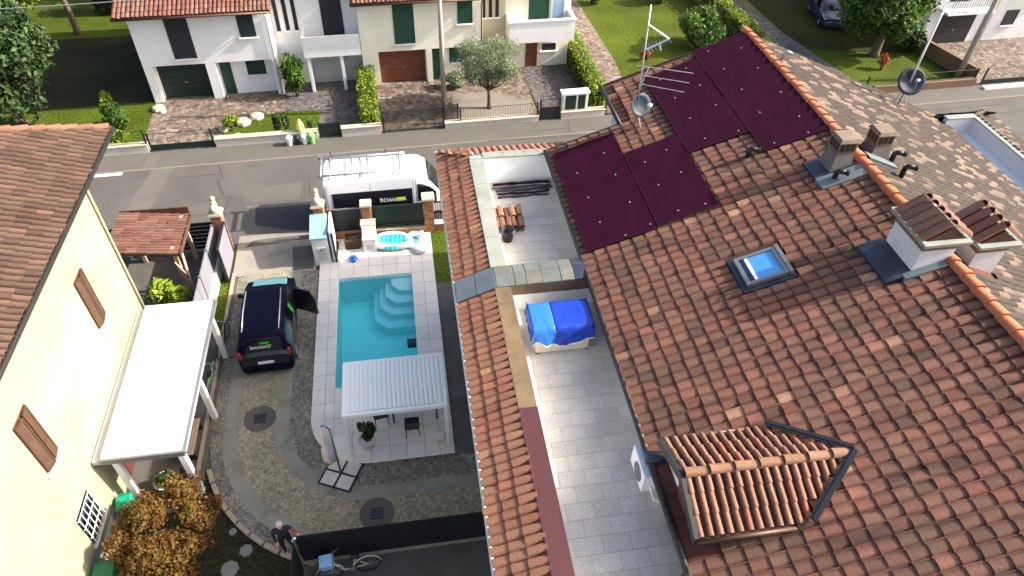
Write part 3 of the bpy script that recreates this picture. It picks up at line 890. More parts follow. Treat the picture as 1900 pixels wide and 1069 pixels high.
def keep_left(p):
    if p.x < XE - .1: return False
    if p.y > YT and p.x < XF - .05: return False
    if p.y > YF - .1: return False
    c = p + sL * .2
    for r in PANELS:
        if in_rect(c, r, -.14): return False
    if dorm_hit(c): return False
    if in_rect(c, SKY, .05): return False
    for r in FLASH:
        if in_rect(c, r, -.05): return False
    return True
TL = coppo(.228, .43, .066, 6, lift=.024, taper=.93, pan=.032)
EX, PT = .369, .262
nc = int((XR - XE) / math.cos(math.atan(SL)) / EX)
left = tile_field((XE - .06, YN, ZE - .06 * SL + .004), sL, (0, 1, 0), nc + 1, int((YF - YN) / PT), EX, PT, keep_left, seed=5)
left = [M for M in left if M.translation.x < XR - .12]
# left strip of tiles between terrace and pool side
XS, ZS = 0.98, 6.43
sS = Vector((1, 0, .42)).normalized()
TS = coppo(.2, .42, .06, 6, lift=.022, taper=.93, pan=.02)
def keep_strip(p):
    if 13.28 < p.y < 14.14: return False
    return p.y + p.x * .9 < 20.75 + .85
stripT = tile_field((XS - .06, YN, ZS - .02), sS, (0, 1, 0), 3, int((20.7 - YN) / .222), .36, .222, keep_strip, seed=8)
farT = tile_field((1.0, 20.66, ZS), (0, -1, .42), (1, 0, 0), 3, int(6.3 / .222), .36, .222, lambda p: (20.7 - p.y) + .25 < (p.x - .9) + .25, seed=9)
# dormer tiles : narrow covers over deep channels
DZE, DZR, DY = 7.74, 8.2, 6.47
TD = coppo(.115, .46, .055, 6, lift=.04, taper=.9)
dormA, dormB = [], []
for sgn, lst in ((-1, dormA), (1, dormB)):
    s = Vector((0, -sgn, (DZR - DZE) / 1.05)).normalized(); a = Vector((-1, 0, 0)) if sgn > 0 else Vector((1, 0, 0))
    if sgn > 0: a = Vector((-1, 0, 0))
    for j in range(17):
        x = 4.66 + j * .195
        for i in range(3):
            y = DY + sgn * (1.05 - i * .36)
            z = DZE + (DZR - DZE) * (i * .36) / 1.05
            if on_left(x, y).z > z + .10: continue
            n = s.cross(a)
            if n.z < 0: a = -a
            lst.append(frame(s, a, (x, y, z + .015)) @ Matrix.Rotation(RND.uniform(-.02, .02), 4, 'Z'))

def size_key(M):
    return px(M.translation)[2]
near = [(size_key(M), 0, M) for M in left] + [(size_key(M), 1, M) for M in stripT] + [(size_key(M), 2, M) for M in dormA + dormB]
vis = sorted([q for q in near if visible(q[2].translation)], key=lambda q: q[0])
dorm_all = [q for q in vis if q[1] == 2]
rest = [q for q in vis if q[1] != 2]
single = dorm_all + rest[:300 - len(dorm_all)]
sid = {id(q[2]) for q in single}
tile_singles([q[2] for q in single if q[1] == 0], TL, 'tile', roof)
dorm_t = [q[2] for q in single if q[1] == 2]

# terrace strip body and coping
pb = MB()
pb.xprof([(1.36, 5.70), (2.34, 5.70), (2.34, 6.86), (1.96, 6.86), (XS, ZS), (XS, ZS - .1), (1.36, ZS - .02)], YN, YT + .3)
pb.add([(XS, YT + .3, ZS), (1.96, YT + .3, 6.86), (8.0, YT + .3, 6.86), (8.0, 20.68, ZS), (XS, 20.68, ZS), (XS, YT + .3, ZS - .1), (8.0, YT + .3, ZS - .1), (8.0, 20.68, ZS - .1), (XS, 20.68, ZS - .1)],
       [(0, 4, 1), (1, 4, 3, 2), (5, 6, 7, 8), (4, 8, 7, 3), (0, 5, 8, 4)])
pb.box(2.34, YT, 5.70, 4.9, YT + .3, 6.86)
par = pb.build('parapet', 'white_wall', house)
sdk = MB(); sdk.add([(XS - .002, YN, ZS + .006), (1.955, YN, 6.868), (1.955, YT + .28, 6.868), (XS - .002, 20.66, ZS + .006), (1.955, YT + .28, 6.868), (7.9, YT + .32, 6.868), (7.9, 20.68, ZS + .006)], [(0, 1, 2, 3), (3, 2, 5, 6)])
sdk.build('tile_bed', 'roof_deck', par)
tile_singles([q[2] for q in single if q[1] == 1], TS, 'tile_strip', par)
tile_joined([M for M in left if id(M) not in sid], TL, 'tile_j', roof, seed=21)
tile_joined([M for M in stripT if id(M) not in sid] + farT, TS, 'tile_strip_j', par, seed=22)
# right slope, seen beyond the ridge
TR = coppo(.225, .42, .05, 5, lift=.02, taper=.94, pan=.03)
ncr = int((XER - XR) / math.cos(math.atan(SR)) / .365)
right = tile_field((XER + .06, YF - .02, ZER - .02), sR, (0, -1, 0), ncr + 1, int((YF - 4.5) / .25), .365, .25,
                   lambda p: p.x > XR + .2 and not (12.3 < p.x < 13.6 and 9.9 < p.y < 11.2) and not (12.6 < p.x < 13.3 and 14.4 < p.y < 15.3), seed=6)
tile_joined(right, TR, 'tile_sun_j', roof, name='roof_tiles_sunny_side', seed=23)
# ridge
rd = coppo(.30, .50, .13, 8, lift=.05, taper=.9)
rdM = []
y = YN
while y < YF + .05:
    if not (10.1 < y + .2 < 11.0) or True:
        rdM.append(frame((0, 1, 0), (-1, 0, 0), (XR + RND.uniform(-.008, .008), y, ZR + .035)))
    y += .42
tile_singles(rdM, rd, 'ridge_clay', roof, 'ridge_tile')
# verge boards
for (x0, z0, x1, z1, yy) in ((XF, ZF, XR, ZR, YF), (XE, ZE, XF, ZF, YT), (XER, ZER, XR, ZR, YF)):
    a, b = (x0, z0), (x1, z1)
    if x0 > x1: a, b = b, a
    vb = MB(); vb.xprof([(a[0], a[1] - .16), (b[0], b[1] - .16), (b[0], b[1] + .05), (a[0], a[1] + .05)], yy + .002, yy + .06)
    vb.build('verge_board', 'gutter_dark', roof)
# membrane panels with screw caps
SCREWS = [[(5.1, 17.6), (6.05, 18.1), (5.15, 16.3), (6.1, 16.9), (5.2, 15.1), (6.15, 15.5), (5.7, 14.25), (6.4, 14.35)],
          [(7.0, 17.0), (7.7, 17.2), (7.05, 15.8), (7.75, 16.0), (7.2, 14.5), (7.9, 14.4)],
          [(8.6, 20.9), (9.5, 21.0), (8.7, 19.6), (9.55, 19.8), (8.75, 18.3), (9.6, 18.5), (8.8, 17.1), (9.7, 16.9)],
          [(10.4, 21.5), (11.3, 21.0), (10.45, 20.2), (11.3, 19.6), (10.5, 18.8), (11.35, 18.0), (10.5, 17.4), (11.3, 16.6), (10.3, 15.85), (11.2, 15.8)]]
for (x0, x1, y0, y1), sc in zip(PANELS, SCREWS):
    mb = MB(); nx, ny = 5, 12; vs = []
    for dz in (.150, .138):
        for i in range(nx + 1):
            for j in range(ny + 1):
                x = x0 + (x1 - x0) * i / nx - (0.012 if i == 0 else 0); yy = y0 + (y1 - y0) * j / ny
                p = on_left(x, yy, dz + (RND.uniform(-.007, .007) if dz > .145 else 0)); vs.append(tuple(p))
    o = (nx + 1) * (ny + 1); fs = []
    ix = lambda i, j: i * (ny + 1) + j
    for i in range(nx):
        for j in range(ny):
            fs.append((ix(i, j), ix(i + 1, j), ix(i + 1, j + 1), ix(i, j + 1)))
    rim = [ix(i, 0) for i in range(nx + 1)] + [ix(nx, j) for j in range(1, ny + 1)] + [ix(i, ny) for i in range(nx - 1, -1, -1)] + [ix(0, j) for j in range(ny - 1, 0, -1)]
    for a, b in zip(rim, rim[1:] + rim[:1]): fs.append((a, a + o, b + o, b))
    mb.add(vs, fs)
    pn = mb.build('membrane_panel', 'membrane', house, smooth=False)
    for (xa, xb, ya, yb) in ((x0, x0 + .025, y0, y1), (x0 + .025, x1, y0, y0 + .02)):
        q_ = [(xa, ya), (xb, ya), (xb, yb), (xa, yb)]
        MB().add([tuple(on_left(a, b, .162)) for a, b in q_] + [tuple(on_left(a, b, .145)) for a, b in q_], [(0, 1, 2, 3), (0, 4, 5, 1), (1, 5, 6, 2), (2, 6, 7, 3), (3, 7, 4, 0)]).build('lap_strip', 'membrane_lap', pn)
    scm = MB().lathe([(.034, 0), (.034, .01), (.018, .024)], 10).mesh('screw_cap')
    scm.materials.append(MATS['screw_cap'])
    for (x, yy) in sc:
        o_ = bpy.data.objects.new('screw_cap', scm); COL.objects.link(o_); o_.parent = pn
        o_.matrix_basis = frame(sL, (0, 1, 0), on_left(x, yy, .146))
# gutters
gt = MB()
gt.tube([(XE - .09, YN, ZE - .02), (XE - .09, YT + .03, ZE - .02)], .075, 8)
MB().tube([(XF - .09, YT, ZF - .02), (XF - .09, YF, ZF - .02)], .075, 8).build('gutter', 'gutter_dark', house, smooth=True)
gt.build('gutter', 'gutter_dark', house, smooth=True)
g2 = MB(); g2.tube([(XS - .085, YN, ZS - .05), (XS - .085, 20.72, ZS - .05)], .05, 8)
g2.build('gutter', 'gutter_white', house, smooth=True)
g3 = MB(); g3.box(XS - .04, YN, ZS - .12, XS + .06, 20.7, ZS - .03); g3.build('gutter_board', 'gutter_dark', house)
# low white wall between terrace and roof is the side of the wall block; add its skirting
MB().box(4.80, YN, FZ, 4.862, YT, ZE - .22).build('terrace_wall', 'white_wall', house)
# terrace floor
fl = MB(); fl.box(2.34, YN, 5.70, 4.86, YT, FZ - .006)
floor = fl.build('terrace', 'terrace_joint', house)
yy = YT - .02; row = 0
while yy > 4.6:
    h = .40
    x = 2.36 - (.0 if row % 2 else .3)
    while x < 4.78:
        w = .61
        a, b = max(2.36, x), min(4.79, x + w)
        if b - a > .06:
            MB().box(a + .004, yy - h + .004, FZ - .012, b - .004, yy - .004, FZ + RND.uniform(-.001, .0015)).build('floor_tile', 'terrace_slab', floor)
        x += w
    yy -= h; row += 1
# copings along the strip: pale stone, then mortar, then red membrane
y0 = 14.1
while y0 < YT + .2:
    MB().box(1.92, y0 + .004, 6.862, 2.37, min(y0 + 1.3, YT + .02) - .004, 6.905).build('coping_slab', 'coping', par, bevel=.008)
    y0 += 1.3
x0 = 2.372
while x0 < 4.4:
    MB().box(x0, YT - .03, 6.862, min(x0 + 1.1, 4.6) - .006, YT + .32, 6.908).build('coping_slab', 'coping', par, bevel=.008)
    x0 += 1.1
MB().box(1.93, 9.35, 6.862, 2.36, 13.32, 6.892).build('mortar_bed', 'mortar', par)
MB().box(1.93, YN, 6.862, 2.37, 9.345, 6.895).build('membrane_strip', 'membrane_red', par)
# dividing wall of the terrace with grey stone and lead cap
MB().box(2.34, 13.42, 5.862, 4.8, 13.98, 6.85).build('dividing_wall', 'white_wall', house)
MB().box(2.345, 13.40, 6.45, 4.795, 13.42, 6.84).build('wall_band', 'brown_render', house)
def cap_z(x): return 6.60 + .40 * (x - .93) if x < 1.98 else 7.02 + .02 * (x - 1.98)
x0 = .90; i = 0
while x0 < 4.58:
    w = .34 + .09 * (i % 3) + RND.uniform(-.03, .03)
    if x0 < 1.9: w = .54
    x1 = min(x0 + w, 4.62)
    if 4.62 - x1 < .12: x1 = 4.62
    for (ya, yb, d0, d1) in ((13.30, 13.70, -.10, .0), (13.705, 14.10, .0, -.08)):
        j_ = RND.uniform(-.008, .008); za, zb = cap_z(x0) + j_, cap_z(x1) + j_
        a, b = x0 + .004, x1 - .004
        vs = [(a, ya, za - .16), (b, ya, zb - .16), (b, yb, zb - .16), (a, yb, za - .16), (a, ya, za + d0), (b, ya, zb + d0), (b, yb, zb + d1), (a, yb, za + d1)]
        MB().add(vs, [(0, 3, 2, 1), (4, 5, 6, 7), (0, 1, 5, 4), (1, 2, 6, 5), (2, 3, 7, 6), (3, 0, 4, 7)]).build('cap_piece', 'lead_light' if x0 < 1.9 else ('lead' if x0 > 3.8 else 'coping_piece'), house, bevel=.012)
    x0 = x1; i += 1

# dormer
dorm = MB()
dorm.xprof([(4.82, FZ), (6.5, FZ), (6.5, DZE - .06), (4.82, DZE - .06)], DY - .88, DY + .88)
dorm.add([(4.82, DY - .88, DZE - .06), (4.82, DY + .88, DZE - .06), (4.82, DY, DZR - .1), (7.7, DY - .88, DZE - .06), (7.7, DY + .88, DZE - .06), (7.7, DY, DZR - .1)],
         [(0, 2, 1), (0, 3, 5, 2), (1, 2, 5, 4), (3, 4, 5)])
dm = dorm.build('dormer', 'white_wall', house)
dr = MB()
for sgn in (-1, 1):
    e0 = (4.58, DY + sgn * 1.08, DZE - .02); e1 = (6.72, DY + sgn * 1.08, DZE - .02); r0 = (4.58, DY, DZR); r1 = (8.0, DY, DZR)
    vs = [e0, e1, r1, r0] + [(a, b, c - .06) for a, b, c in (e0, e1, r1, r0)]
    f = [(0, 1, 2, 3), (7, 6, 5, 4), (0, 4, 5, 1), (1, 5, 6, 2), (2, 6, 7, 3), (3, 7, 4, 0)]
    if sgn > 0: f = [q[::-1] for q in f]
    dr.add(vs, f)
dr.build('dormer_roof', 'roof_deck_dark', dm)
tile_singles(dorm_t, TD, 'tile_pale', dm)
rdd = coppo(.2, .55, .09, 8, lift=.05, taper=.9)
tile_singles([frame((1, 0, 0), (0, 1, 0), (4.6 + i * .5, DY, DZR + .03)) for i in range(7)], rdd, 'tile_pale', dm, 'ridge_tile')
for sgn in (-1, 1):
    MB().tube([(4.6, DY + sgn * 1.12, DZE - .03), (6.66, DY + sgn * 1.12, DZE - .03)], .05, 6).build('gutter', 'copper_dark', dm, smooth=True)
for sgn in (-1, 1):
    vbd = MB()
    y_a, y_b = sorted((DY + sgn * 1.1, DY))
    za, zb = (DZE, DZR) if sgn < 0 else (DZR, DZE)
    vbd.add([(4.52, y_a, za - .14), (4.52, y_b, zb - .14), (4.52, y_b, zb + .07), (4.52, y_a, za + .07),
             (4.62, y_a, za - .14), (4.62, y_b, zb - .14), (4.62, y_b, zb + .07), (4.62, y_a, za + .07)],
            [(0, 3, 2, 1), (4, 5, 6, 7), (0, 1, 5, 4), (1, 2, 6, 5), (2, 3, 7, 6), (3, 0, 4, 7)])
    vbd.build('verge_board', 'gutter_dark', dm)
fv = MB()
for sgn in (-1, 1):
    for k, (w, dz) in enumerate(((.07, .165), (.02, .18))):
        p0 = on_left(6.80, DY + sgn * 1.10, dz); p1 = on_left(8.05, DY + sgn * .02, dz)
        d = (p1 - p0).normalized(); nrm = Vector((-math.sin(rad(19.25)), 0, math.cos(rad(19.25)))); s_ = d.cross(nrm).normalized()
        q = [p0 - s_ * w, p1 - s_ * w, p1 + s_ * w, p0 + s_ * w]
        fv.add([tuple(v) for v in q] + [tuple(v - nrm * .03) for v in q], [(0, 1, 2, 3), (7, 6, 5, 4), (0, 4, 5, 1), (1, 5, 6, 2), (2, 6, 7, 3), (3, 7, 4, 0)])
fv.build('valley_flashing', 'metal_dark', dm)
# red panelled door of the dormer
dd = MB(); dd.box(4.775, DY - .86, FZ + .01, 4.819, DY + .28, FZ + 1.78); dd_o = dd.build('dormer_door', 'door_red', dm)
for i in range(2):
    for z0 in (.12, .95):
        MB().box(4.760, DY - .78 + i * .54, FZ + z0, 4.776, DY - .36 + i * .54, FZ + z0 + .7).build('door_panel', 'door_red', dd_o, bevel=.006)
MB().tube([(4.74, DY + .2, FZ + .95), (4.70, DY + .2, FZ + .95), (4.70, DY + .08, FZ + .95)], .014, 6).build('handle', 'metal_dark', dd_o)
dw = MB(); dw.box(4.70, 4.7, FZ + .01, 4.798, DY - .95, FZ + 1.02); dw.build('low_door', 'door_red', house)
MB().box(4.9, 5.15, 7.06, 6.7, 5.31, 7.22, Matrix.Translation((0, 0, 0))).build('lead_soaker', 'coping', dm) if False else None

# skylight
sky_o = MB()
Mk = frame(sL, (0, 1, 0), on_left(8.35, 11.65, .0))
sky_o.box(-.66, -.60, .0, .66, .60, .06, Mk); skf = sky_o.build('skylight_flashing', 'lead', roof)
fr_ = MB()
for (a, b, c, d) in ((-.52, -.47, -.43, .47), (.43, -.47, .52, .47), (-.43, -.47, .43, -.39), (-.43, .39, .43, .47)):
    fr_.box(a, b, .06, c, d, .17, Mk)
sk_f = fr_.build('skylight_frame', 'metal_grey', roof, bevel=.006)
MB().box(-.43, -.39, .06, .43, .39, .125, Mk).build('pane', 'glass_painted_sky', sk_f)
MB().box(-.40, -.385, .126, -.28, .385, .132, Mk).build('blind_edge', 'navy_plastic', sk_f)
MB().box(-.28, -.385, .126, -.20, .385, .132, Mk).build('blind', 'white_paint', sk_f)
MB().box(.52, -.5, .05, .62, .5, .19, Mk).build('hood', 'metal_grey', sk_f, bevel=.01)

# chimneys
def chimney(x0, x1, y0, y1, zb, zt, ridge_y, seed):
    c = MB(); c.box(x0, y0, zb, x1, y1, zt); ch = c.build('chimney', 'plaster_white_c', roof)
    MB().box(x0 - .02, y0 - .02, zt, x1 + .02, y1 + .02, zt + .2).build('chimney_band', 'brown_render', ch)
    cp = MB(); cp.box(x0 - .16, y0 - .16, zt + .2, x1 + .16, y1 + .16, zt + .29); cp.build('cap_slab', 'coping', ch, bevel=.012)
    # tent of tiles on the slab
    rz, w = zt + .66, (x1 - x0) / 2 + .05
    xm = (x0 + x1) / 2
    bk = MB(); bk.xprof([(x0 - .06, zt + .29), (x1 + .06, zt + .29), (xm, rz - .06)], y0 - .02, y1 + .02); bk.build('cap_body', 'roof_deck_dark', ch)
    tm = coppo(.2, .66, .08, 6, lift=.03, taper=.92)
    Ms = []
    for sgn in (-1, 1):
        s = Vector((-sgn * w, 0, rz - (zt + .30))).normalized(); a = Vector((0, -sgn, 0)) * -1
        n = s.cross(a)
        if n.z < 0: a = -a
        k = max(3, int(round((y1 - y0 + .1) / .24)))
        for i in range(k):
            Ms.append(frame(s, a, (xm + sgn * (w + .10), y0 - .05 + (i + .5) * (y1 - y0 + .1) / k, zt + .30)))
    tile_singles(Ms, tm, 'tile_red', ch, 'cap_tile')
    return ch
pm('plaster_white_c', lin(206, 204, 204), .85, .05, 1.5, fine=.03, stain=lin(176, 172, 170), stain_scale=1.5)
chimney(11.0, 11.84, 10.12, 11.2, ZR - .5, ZR + .42, 0, 1)
chimney(12.55, 13.3, 10.2, 11.15, ZR - .9, ZR + .12, 0, 2)
fb = MB()
fb.add([tuple(on_left(x, y, .135)) for x, y in ((10.4, 10.02), (11.0, 10.02), (11.0, 11.32), (10.4, 11.32))] + [tuple(on_left(x, y, .0)) for x, y in ((10.4, 10.02), (11.0, 10.02), (11.0, 11.32), (10.4, 11.32))],
       [(0, 1, 2, 3), (0, 4, 5, 1), (3, 2, 6, 7), (0, 3, 7, 4)])
fb.build('lead_apron', 'lead', roof)
fb = MB()
q = [(10.8, 9.95), (11.7, 9.95), (11.7, 10.11), (10.8, 10.11)]
fb.add([tuple(on_left(x, y, .14)) for x, y in q] + [tuple(on_left(x, y, .0)) for x, y in q], [(0, 1, 2, 3), (0, 4, 5, 1), (3, 2, 6, 7), (0, 3, 7, 4)])
fb.build('lead_apron', 'lead_light', roof)
# small stone chimneys further along the ridge, with metal flues
def stone_chimney(x, y, zb, zt, w=.5):
    c = MB(); c.frustum(x - w * .62, y - w * .62, x + w * .62, y + w * .62, zb, x - w * .42, y - w * .42, x + w * .42, y + w * .42, zt)
    ch = c.build('chimney', 'stone_grey', roof)
    b = MB(); b.box(x - w * .44, y - w * .44, zt, x + w * .44, y + w * .44, zt + .3); vb1 = b.build('vent_box', 'brown_render', ch)
    for q in (-1, 0, 1):
        MB().box(x + q * w * .27 - .05, y - w * .44 - .012, zt + .05, x + q * w * .27 + .05, y - w * .44, zt + .26).build('vent_slot', 'metal_dark', vb1)
        MB().box(x - w * .44 - .012, y + q * w * .27 - .05, zt + .05, x - w * .44, y + q * w * .27 + .05, zt + .26).build('vent_slot', 'metal_dark', vb1)
    p = MB(); p.frustum(x - w * .52, y - w * .52, x + w * .52, y + w * .52, zt + .3, x - w * .42, y - w * .42, x + w * .42, y + w * .42, zt + .4)
    p.build('cap_slab', 'cap_dark', ch, bevel=.01)
stone_chimney(11.28, 14.3, ZR - .5, ZR + .36, .56)
stone_chimney(12.85, 14.95, ZR - .7, ZR + .06, .56)
def flue(x, y, z, h=.5):
    f = MB(); f.tube([(x, y, z), (x, y, z + h), (x + .03, y - .03, z + h + .06), (x + .2, y - .12, z + h + .06)], .07, 8); f.build('flue', 'metal_dark', roof, smooth=True)
    MB().tube([(x + .19, y - .115, z + h + .06), (x + .25, y - .15, z + h + .06)], .085, 8).build('flue_mouth', 'metal_dark', roof)
for (x, y) in ((9.55, 15.75), (11.0, 13.75)): flue(x, y, on_left(x, y).z, .3)
for (x, y) in ((13.35, 14.75), (13.2, 14.0)): flue(x, y, on_right(x, y).z, .35)
fb = MB()
q = [(10.6, 13.95), (11.5, 13.95), (11.5, 14.7), (10.6, 14.7)]
fb.add([tuple(on_left(x, y, .135)) for x, y in q] + [tuple(on_left(x, y, .0)) for x, y in q], [(0, 1, 2, 3), (0, 4, 5, 1), (3, 2, 6, 7), (0, 3, 7, 4)])
fb.build('lead_apron', 'lead', roof)
fb = MB()
q = [(10.6, 13.5), (11.72, 13.5), (11.72, 13.94), (10.6, 13.94)]
fb.add([tuple(on_left(x, y, .14)) for x, y in q] + [tuple(on_left(x, y, .0)) for x, y in q], [(0, 1, 2, 3), (0, 4, 5, 1), (3, 2, 6, 7), (0, 3, 7, 4)])
fb.build('lead_apron', 'lead_light', roof)
fb = MB()
q = [(12.3, 14.35), (13.3, 14.35), (13.3, 14.66), (12.3, 14.66)]
fb.add([tuple(on_right(x, y, .13)) for x, y in q] + [tuple(on_right(x, y, .0)) for x, y in q], [(0, 1, 2, 3), (0, 4, 5, 1), (3, 2, 6, 7), (1, 5, 6, 2)])
fb.build('lead_apron', 'lead_light', roof)
# terrace on the sunny side
rt = MB()
rt.box(21.86, YN, 5.05, 22.1, 21.3, 6.08); rt.box(XER - .3, 21.1, 5.05, 21.86, 21.3, 6.08)
rp = rt.build('parapet', 'white_wall', house)
MB().box(21.82, YN, 6.082, 22.14, 21.35, 6.12).build('coping_slab', 'coping', rp)
MB().box(XER - .3, 21.06, 6.082, 21.815, 21.35, 6.122).build('coping_slab', 'coping', rp)
MB().box(XER - .34, YN, 5.05, 21.86, 21.1, 5.45).build('terrace', 'white_wall', house)  # floor coloured white to bounce light onto the parapet
ro = MB(); ro.xprof([(22.1, 5.5), (23.4, 5.5), (23.4, 5.58), (22.1, 6.06)], YN, 21.36)
ro.add([(19.0, 21.36, 6.06), (22.1, 21.36, 6.06), (23.4, 22.3, 5.58), (19.0, 22.3, 5.58), (19.0, 21.36, 5.5), (22.1, 21.36, 5.5), (23.4, 22.3, 5.5), (19.0, 22.3, 5.5), (23.4, 21.36, 5.58)], [(0, 1, 2, 3), (7, 6, 5, 4), (3, 2, 6, 7), (1, 8, 2)])
ro.build('lean_to_roof', 'roof_deck', rp)
rs = tile_field((23.42, 22.2, 5.6), Vector((-1, 0, .37)), (0, -1, 0), 4, 70, .36, .235, lambda p: p.y < 22.2 - (23.4 - p.x) * .7, seed=31)
rs += tile_field((23.2, 22.3, 5.6), Vector((0, -1, .5)), (-1, 0, 0), 3, 18, .34, .235, lambda p: (22.3 - p.y) < (23.5 - p.x), seed=32)
tile_joined(rs, TR, 'tile_sun_j', rp, seed=33)

# ------------------------------------------------------------------ things on the house
ac = thing('air_conditioner', 'white outdoor air conditioning unit on the terrace wall beside the dormer', 'air conditioner', (4.55, 7.85, 6.2))
MB().box(4.30, 7.28, 6.22, 4.62, 8.1, 6.80).build('case', 'white_paint', ac, bevel=.02)
fm = MB(Matrix.Translation((4.295, 7.62, 6.5)) @ Matrix.Rotation(rad(-90), 4, 'Y'))
fm.lathe([(.22, .0), (.22, .012)], 20); fm.build('fan_grille', 'metal_grey', ac)
MB().box(4.62, 7.4, 6.18, 4.798, 7.45, 6.22).box(4.62, 7.9, 6.18, 4.798, 7.95, 6.22).build('bracket', 'galv', ac)
MB().tube([(4.5, 7.28, 6.4), (4.5, 7.2, 6.3), (4.6, 7.15, 6.0), (4.75, 7.15, 5.9)], .025, 6).build('hose', 'white_paint', ac)
fp = thing('metal_flue_elbow', 'dark metal flue drum beside the air conditioner at the dormer eave', 'flue', (4.7, 7.7, 6.9))
MB().tube([(4.40, 7.62, 7.02), (4.85, 7.55, 7.02)], .15, 14).build('drum', 'lead', fp, smooth=True)
MB().tube([(4.60, 7.58, 7.02), (4.60, 7.58, 6.8), (4.82, 7.52, 6.7)], .06, 10).build('pipe', 'metal_dark', fp, smooth=True)

def dish_set(name, label, base, mast_h, dish_z, facing, dish_r, lean=0.0, tall=0.0):
    t = thing(name, label, 'antenna', tuple(base))
    M0 = Matrix.Translation(base)
    m_ = MB(M0); m_.tube([(0, 0, -.05), (lean * .4, 0, mast_h * .4), (lean, 0, mast_h)], .025, 8); m_.build('mast', 'galv', t, smooth=True)
    st = MB(M0); st.tube([(.0, 0, dish_z - .2), (.12, -.25, -.0)], .016, 6); st.tube([(.0, 0, dish_z - .2), (-.2, .1, -.02)], .016, 6); st.build('stay', 'galv', t)
    Md = M0 @ Matrix.Translation((.0, -.05, dish_z)) @ facing
    prof = [(0.001, .0), (dish_r * .35, .015), (dish_r * .7, .06), (dish_r, .13), (dish_r, .145), (dish_r * .7, .075), (dish_r * .35, .03), (.001, .014)]
    d = MB(Md); d.lathe(prof, 24, caps=False); d.build('dish', 'dish_grey', t, smooth=True)
    a = MB(Md); a.tube([(0, -dish_r, .14), (0, -dish_r * .55, .45), (0, -.05, .55)], .018, 6); a.build('feed_arm', 'galv', t)
    MB(Md).lathe([(.05, .5), (.06, .56), (.05, .66)], 10).build('receiver', 'white_paint', t)
    return t, M0
Fc = Matrix.Rotation(rad(20), 4, 'Z') @ Matrix.Rotation(rad(62), 4, 'X')
t, M0 = dish_set('roof_antenna', 'tall roof mast with blue dish and comb aerials on the far brown tiles', on_left(7.3, 19.1, .05), 3.9, .72, Fc, .38, lean=-.12)
ar = MB(M0)
ar.tube([(-.02, 0, 1.35), (.16, .05, 1.95)], .02, 6)
ar.build('boom', 'galv', t)
for i in range(3):
    k = i / 2; p = Vector((-.02, 0, 1.35)).lerp(Vector((.16, .05, 1.95)), k)
    MB(M0).tube([(p.x - .35 * k, p.y + .1, p.z + .03), (p.x + 1.35, p.y - .3, p.z - .12)], .012, 5).build('rod', 'galv', t)
zz = MB(M0)
zz.tube([(-.06, 0, 3.3), (.62, 0, 2.85)], .03, 6); zz.tube([(.62, 0, 2.85), (-.04, 0, 2.55)], .03, 6); zz.tube([(.35, 0, 2.7), (.42, 0, 2.5)], .03, 6)
for i in range(7):
    w = .12 + .03 * i; p = Vector((-.04, 0, 3.28)).lerp(Vector((.6, 0, 2.87)), i / 6)
    zz.tube([(p.x, p.y - w, p.z), (p.x, p.y + w, p.z)], .006, 4)
    p = Vector((.58, 0, 2.83)).lerp(Vector((0, 0, 2.56)), i / 6)
    zz.tube([(p.x, p.y - w, p.z), (p.x, p.y + w, p.z)], .006, 4)
zz.build('aerial', 'silver', t)
Fc2 = Matrix.Rotation(rad(-12), 4, 'Z') @ Matrix.Rotation(rad(58), 4, 'X')
t, M0 = dish_set('roof_antenna', 'white roof mast with grey dish rising from the pale speckled tiles', on_right(18.3, 21.15, .05), 3.5, .95, Fc2, .5, lean=.1)
MB(M0).tube([(.02, -.05, .9), (.1, 0, 3.6)], .035, 8).build('pole_sleeve', 'white_paint', t, smooth=True)
sv = thing('ridge_vent', 'small grey swan neck vent on the pale tiles just over the ridge', 'vent', tuple(on_right(12.5, 20.3, .04)))
b_ = on_right(12.5, 20.3, .0)
MB(Matrix.Translation(b_)).tube([(0, 0, 0), (0, 0, .3), (.08, -.02, .38), (.25, -.05, .3)], .05, 8).build('pipe', 'galv', sv, smooth=True)

# storage chest under a blue tarpaulin
st = thing('storage_chest', 'beige resin garden chest with double doors standing under the blue tarpaulin', 'chest', (3.5, 12.2, FZ))
MB().box(2.80, 11.74, FZ + .03, 4.22, 12.7, FZ + .84).build('body', 'resin_beige', st, bevel=.02)
for (a, b) in ((2.86, 3.50), (3.52, 4.16)):
    MB().box(a, 11.722, FZ + .08, b, 11.742, FZ + .8).build('door', 'resin_beige', st, bevel=.008)
for (a, b) in ((2.8, 11.74), (4.12, 11.74), (2.8, 12.6), (4.12, 12.6)):
    MB().box(a, b, FZ, a + .1, b + .1, FZ + .05).build('foot', 'black_plastic', st)
MB().frustum(2.77, 11.72, 4.25, 12.74, FZ + .842, 2.86, 11.8, 4.16, 12.66, FZ + .93).build('lid', 'resin_beige', st, bevel=.02)
tp = thing('tarpaulin', 'crumpled blue tarpaulin with white hem draped over the beige chest', 'tarpaulin', (3.5, 12.2, FZ + .93))
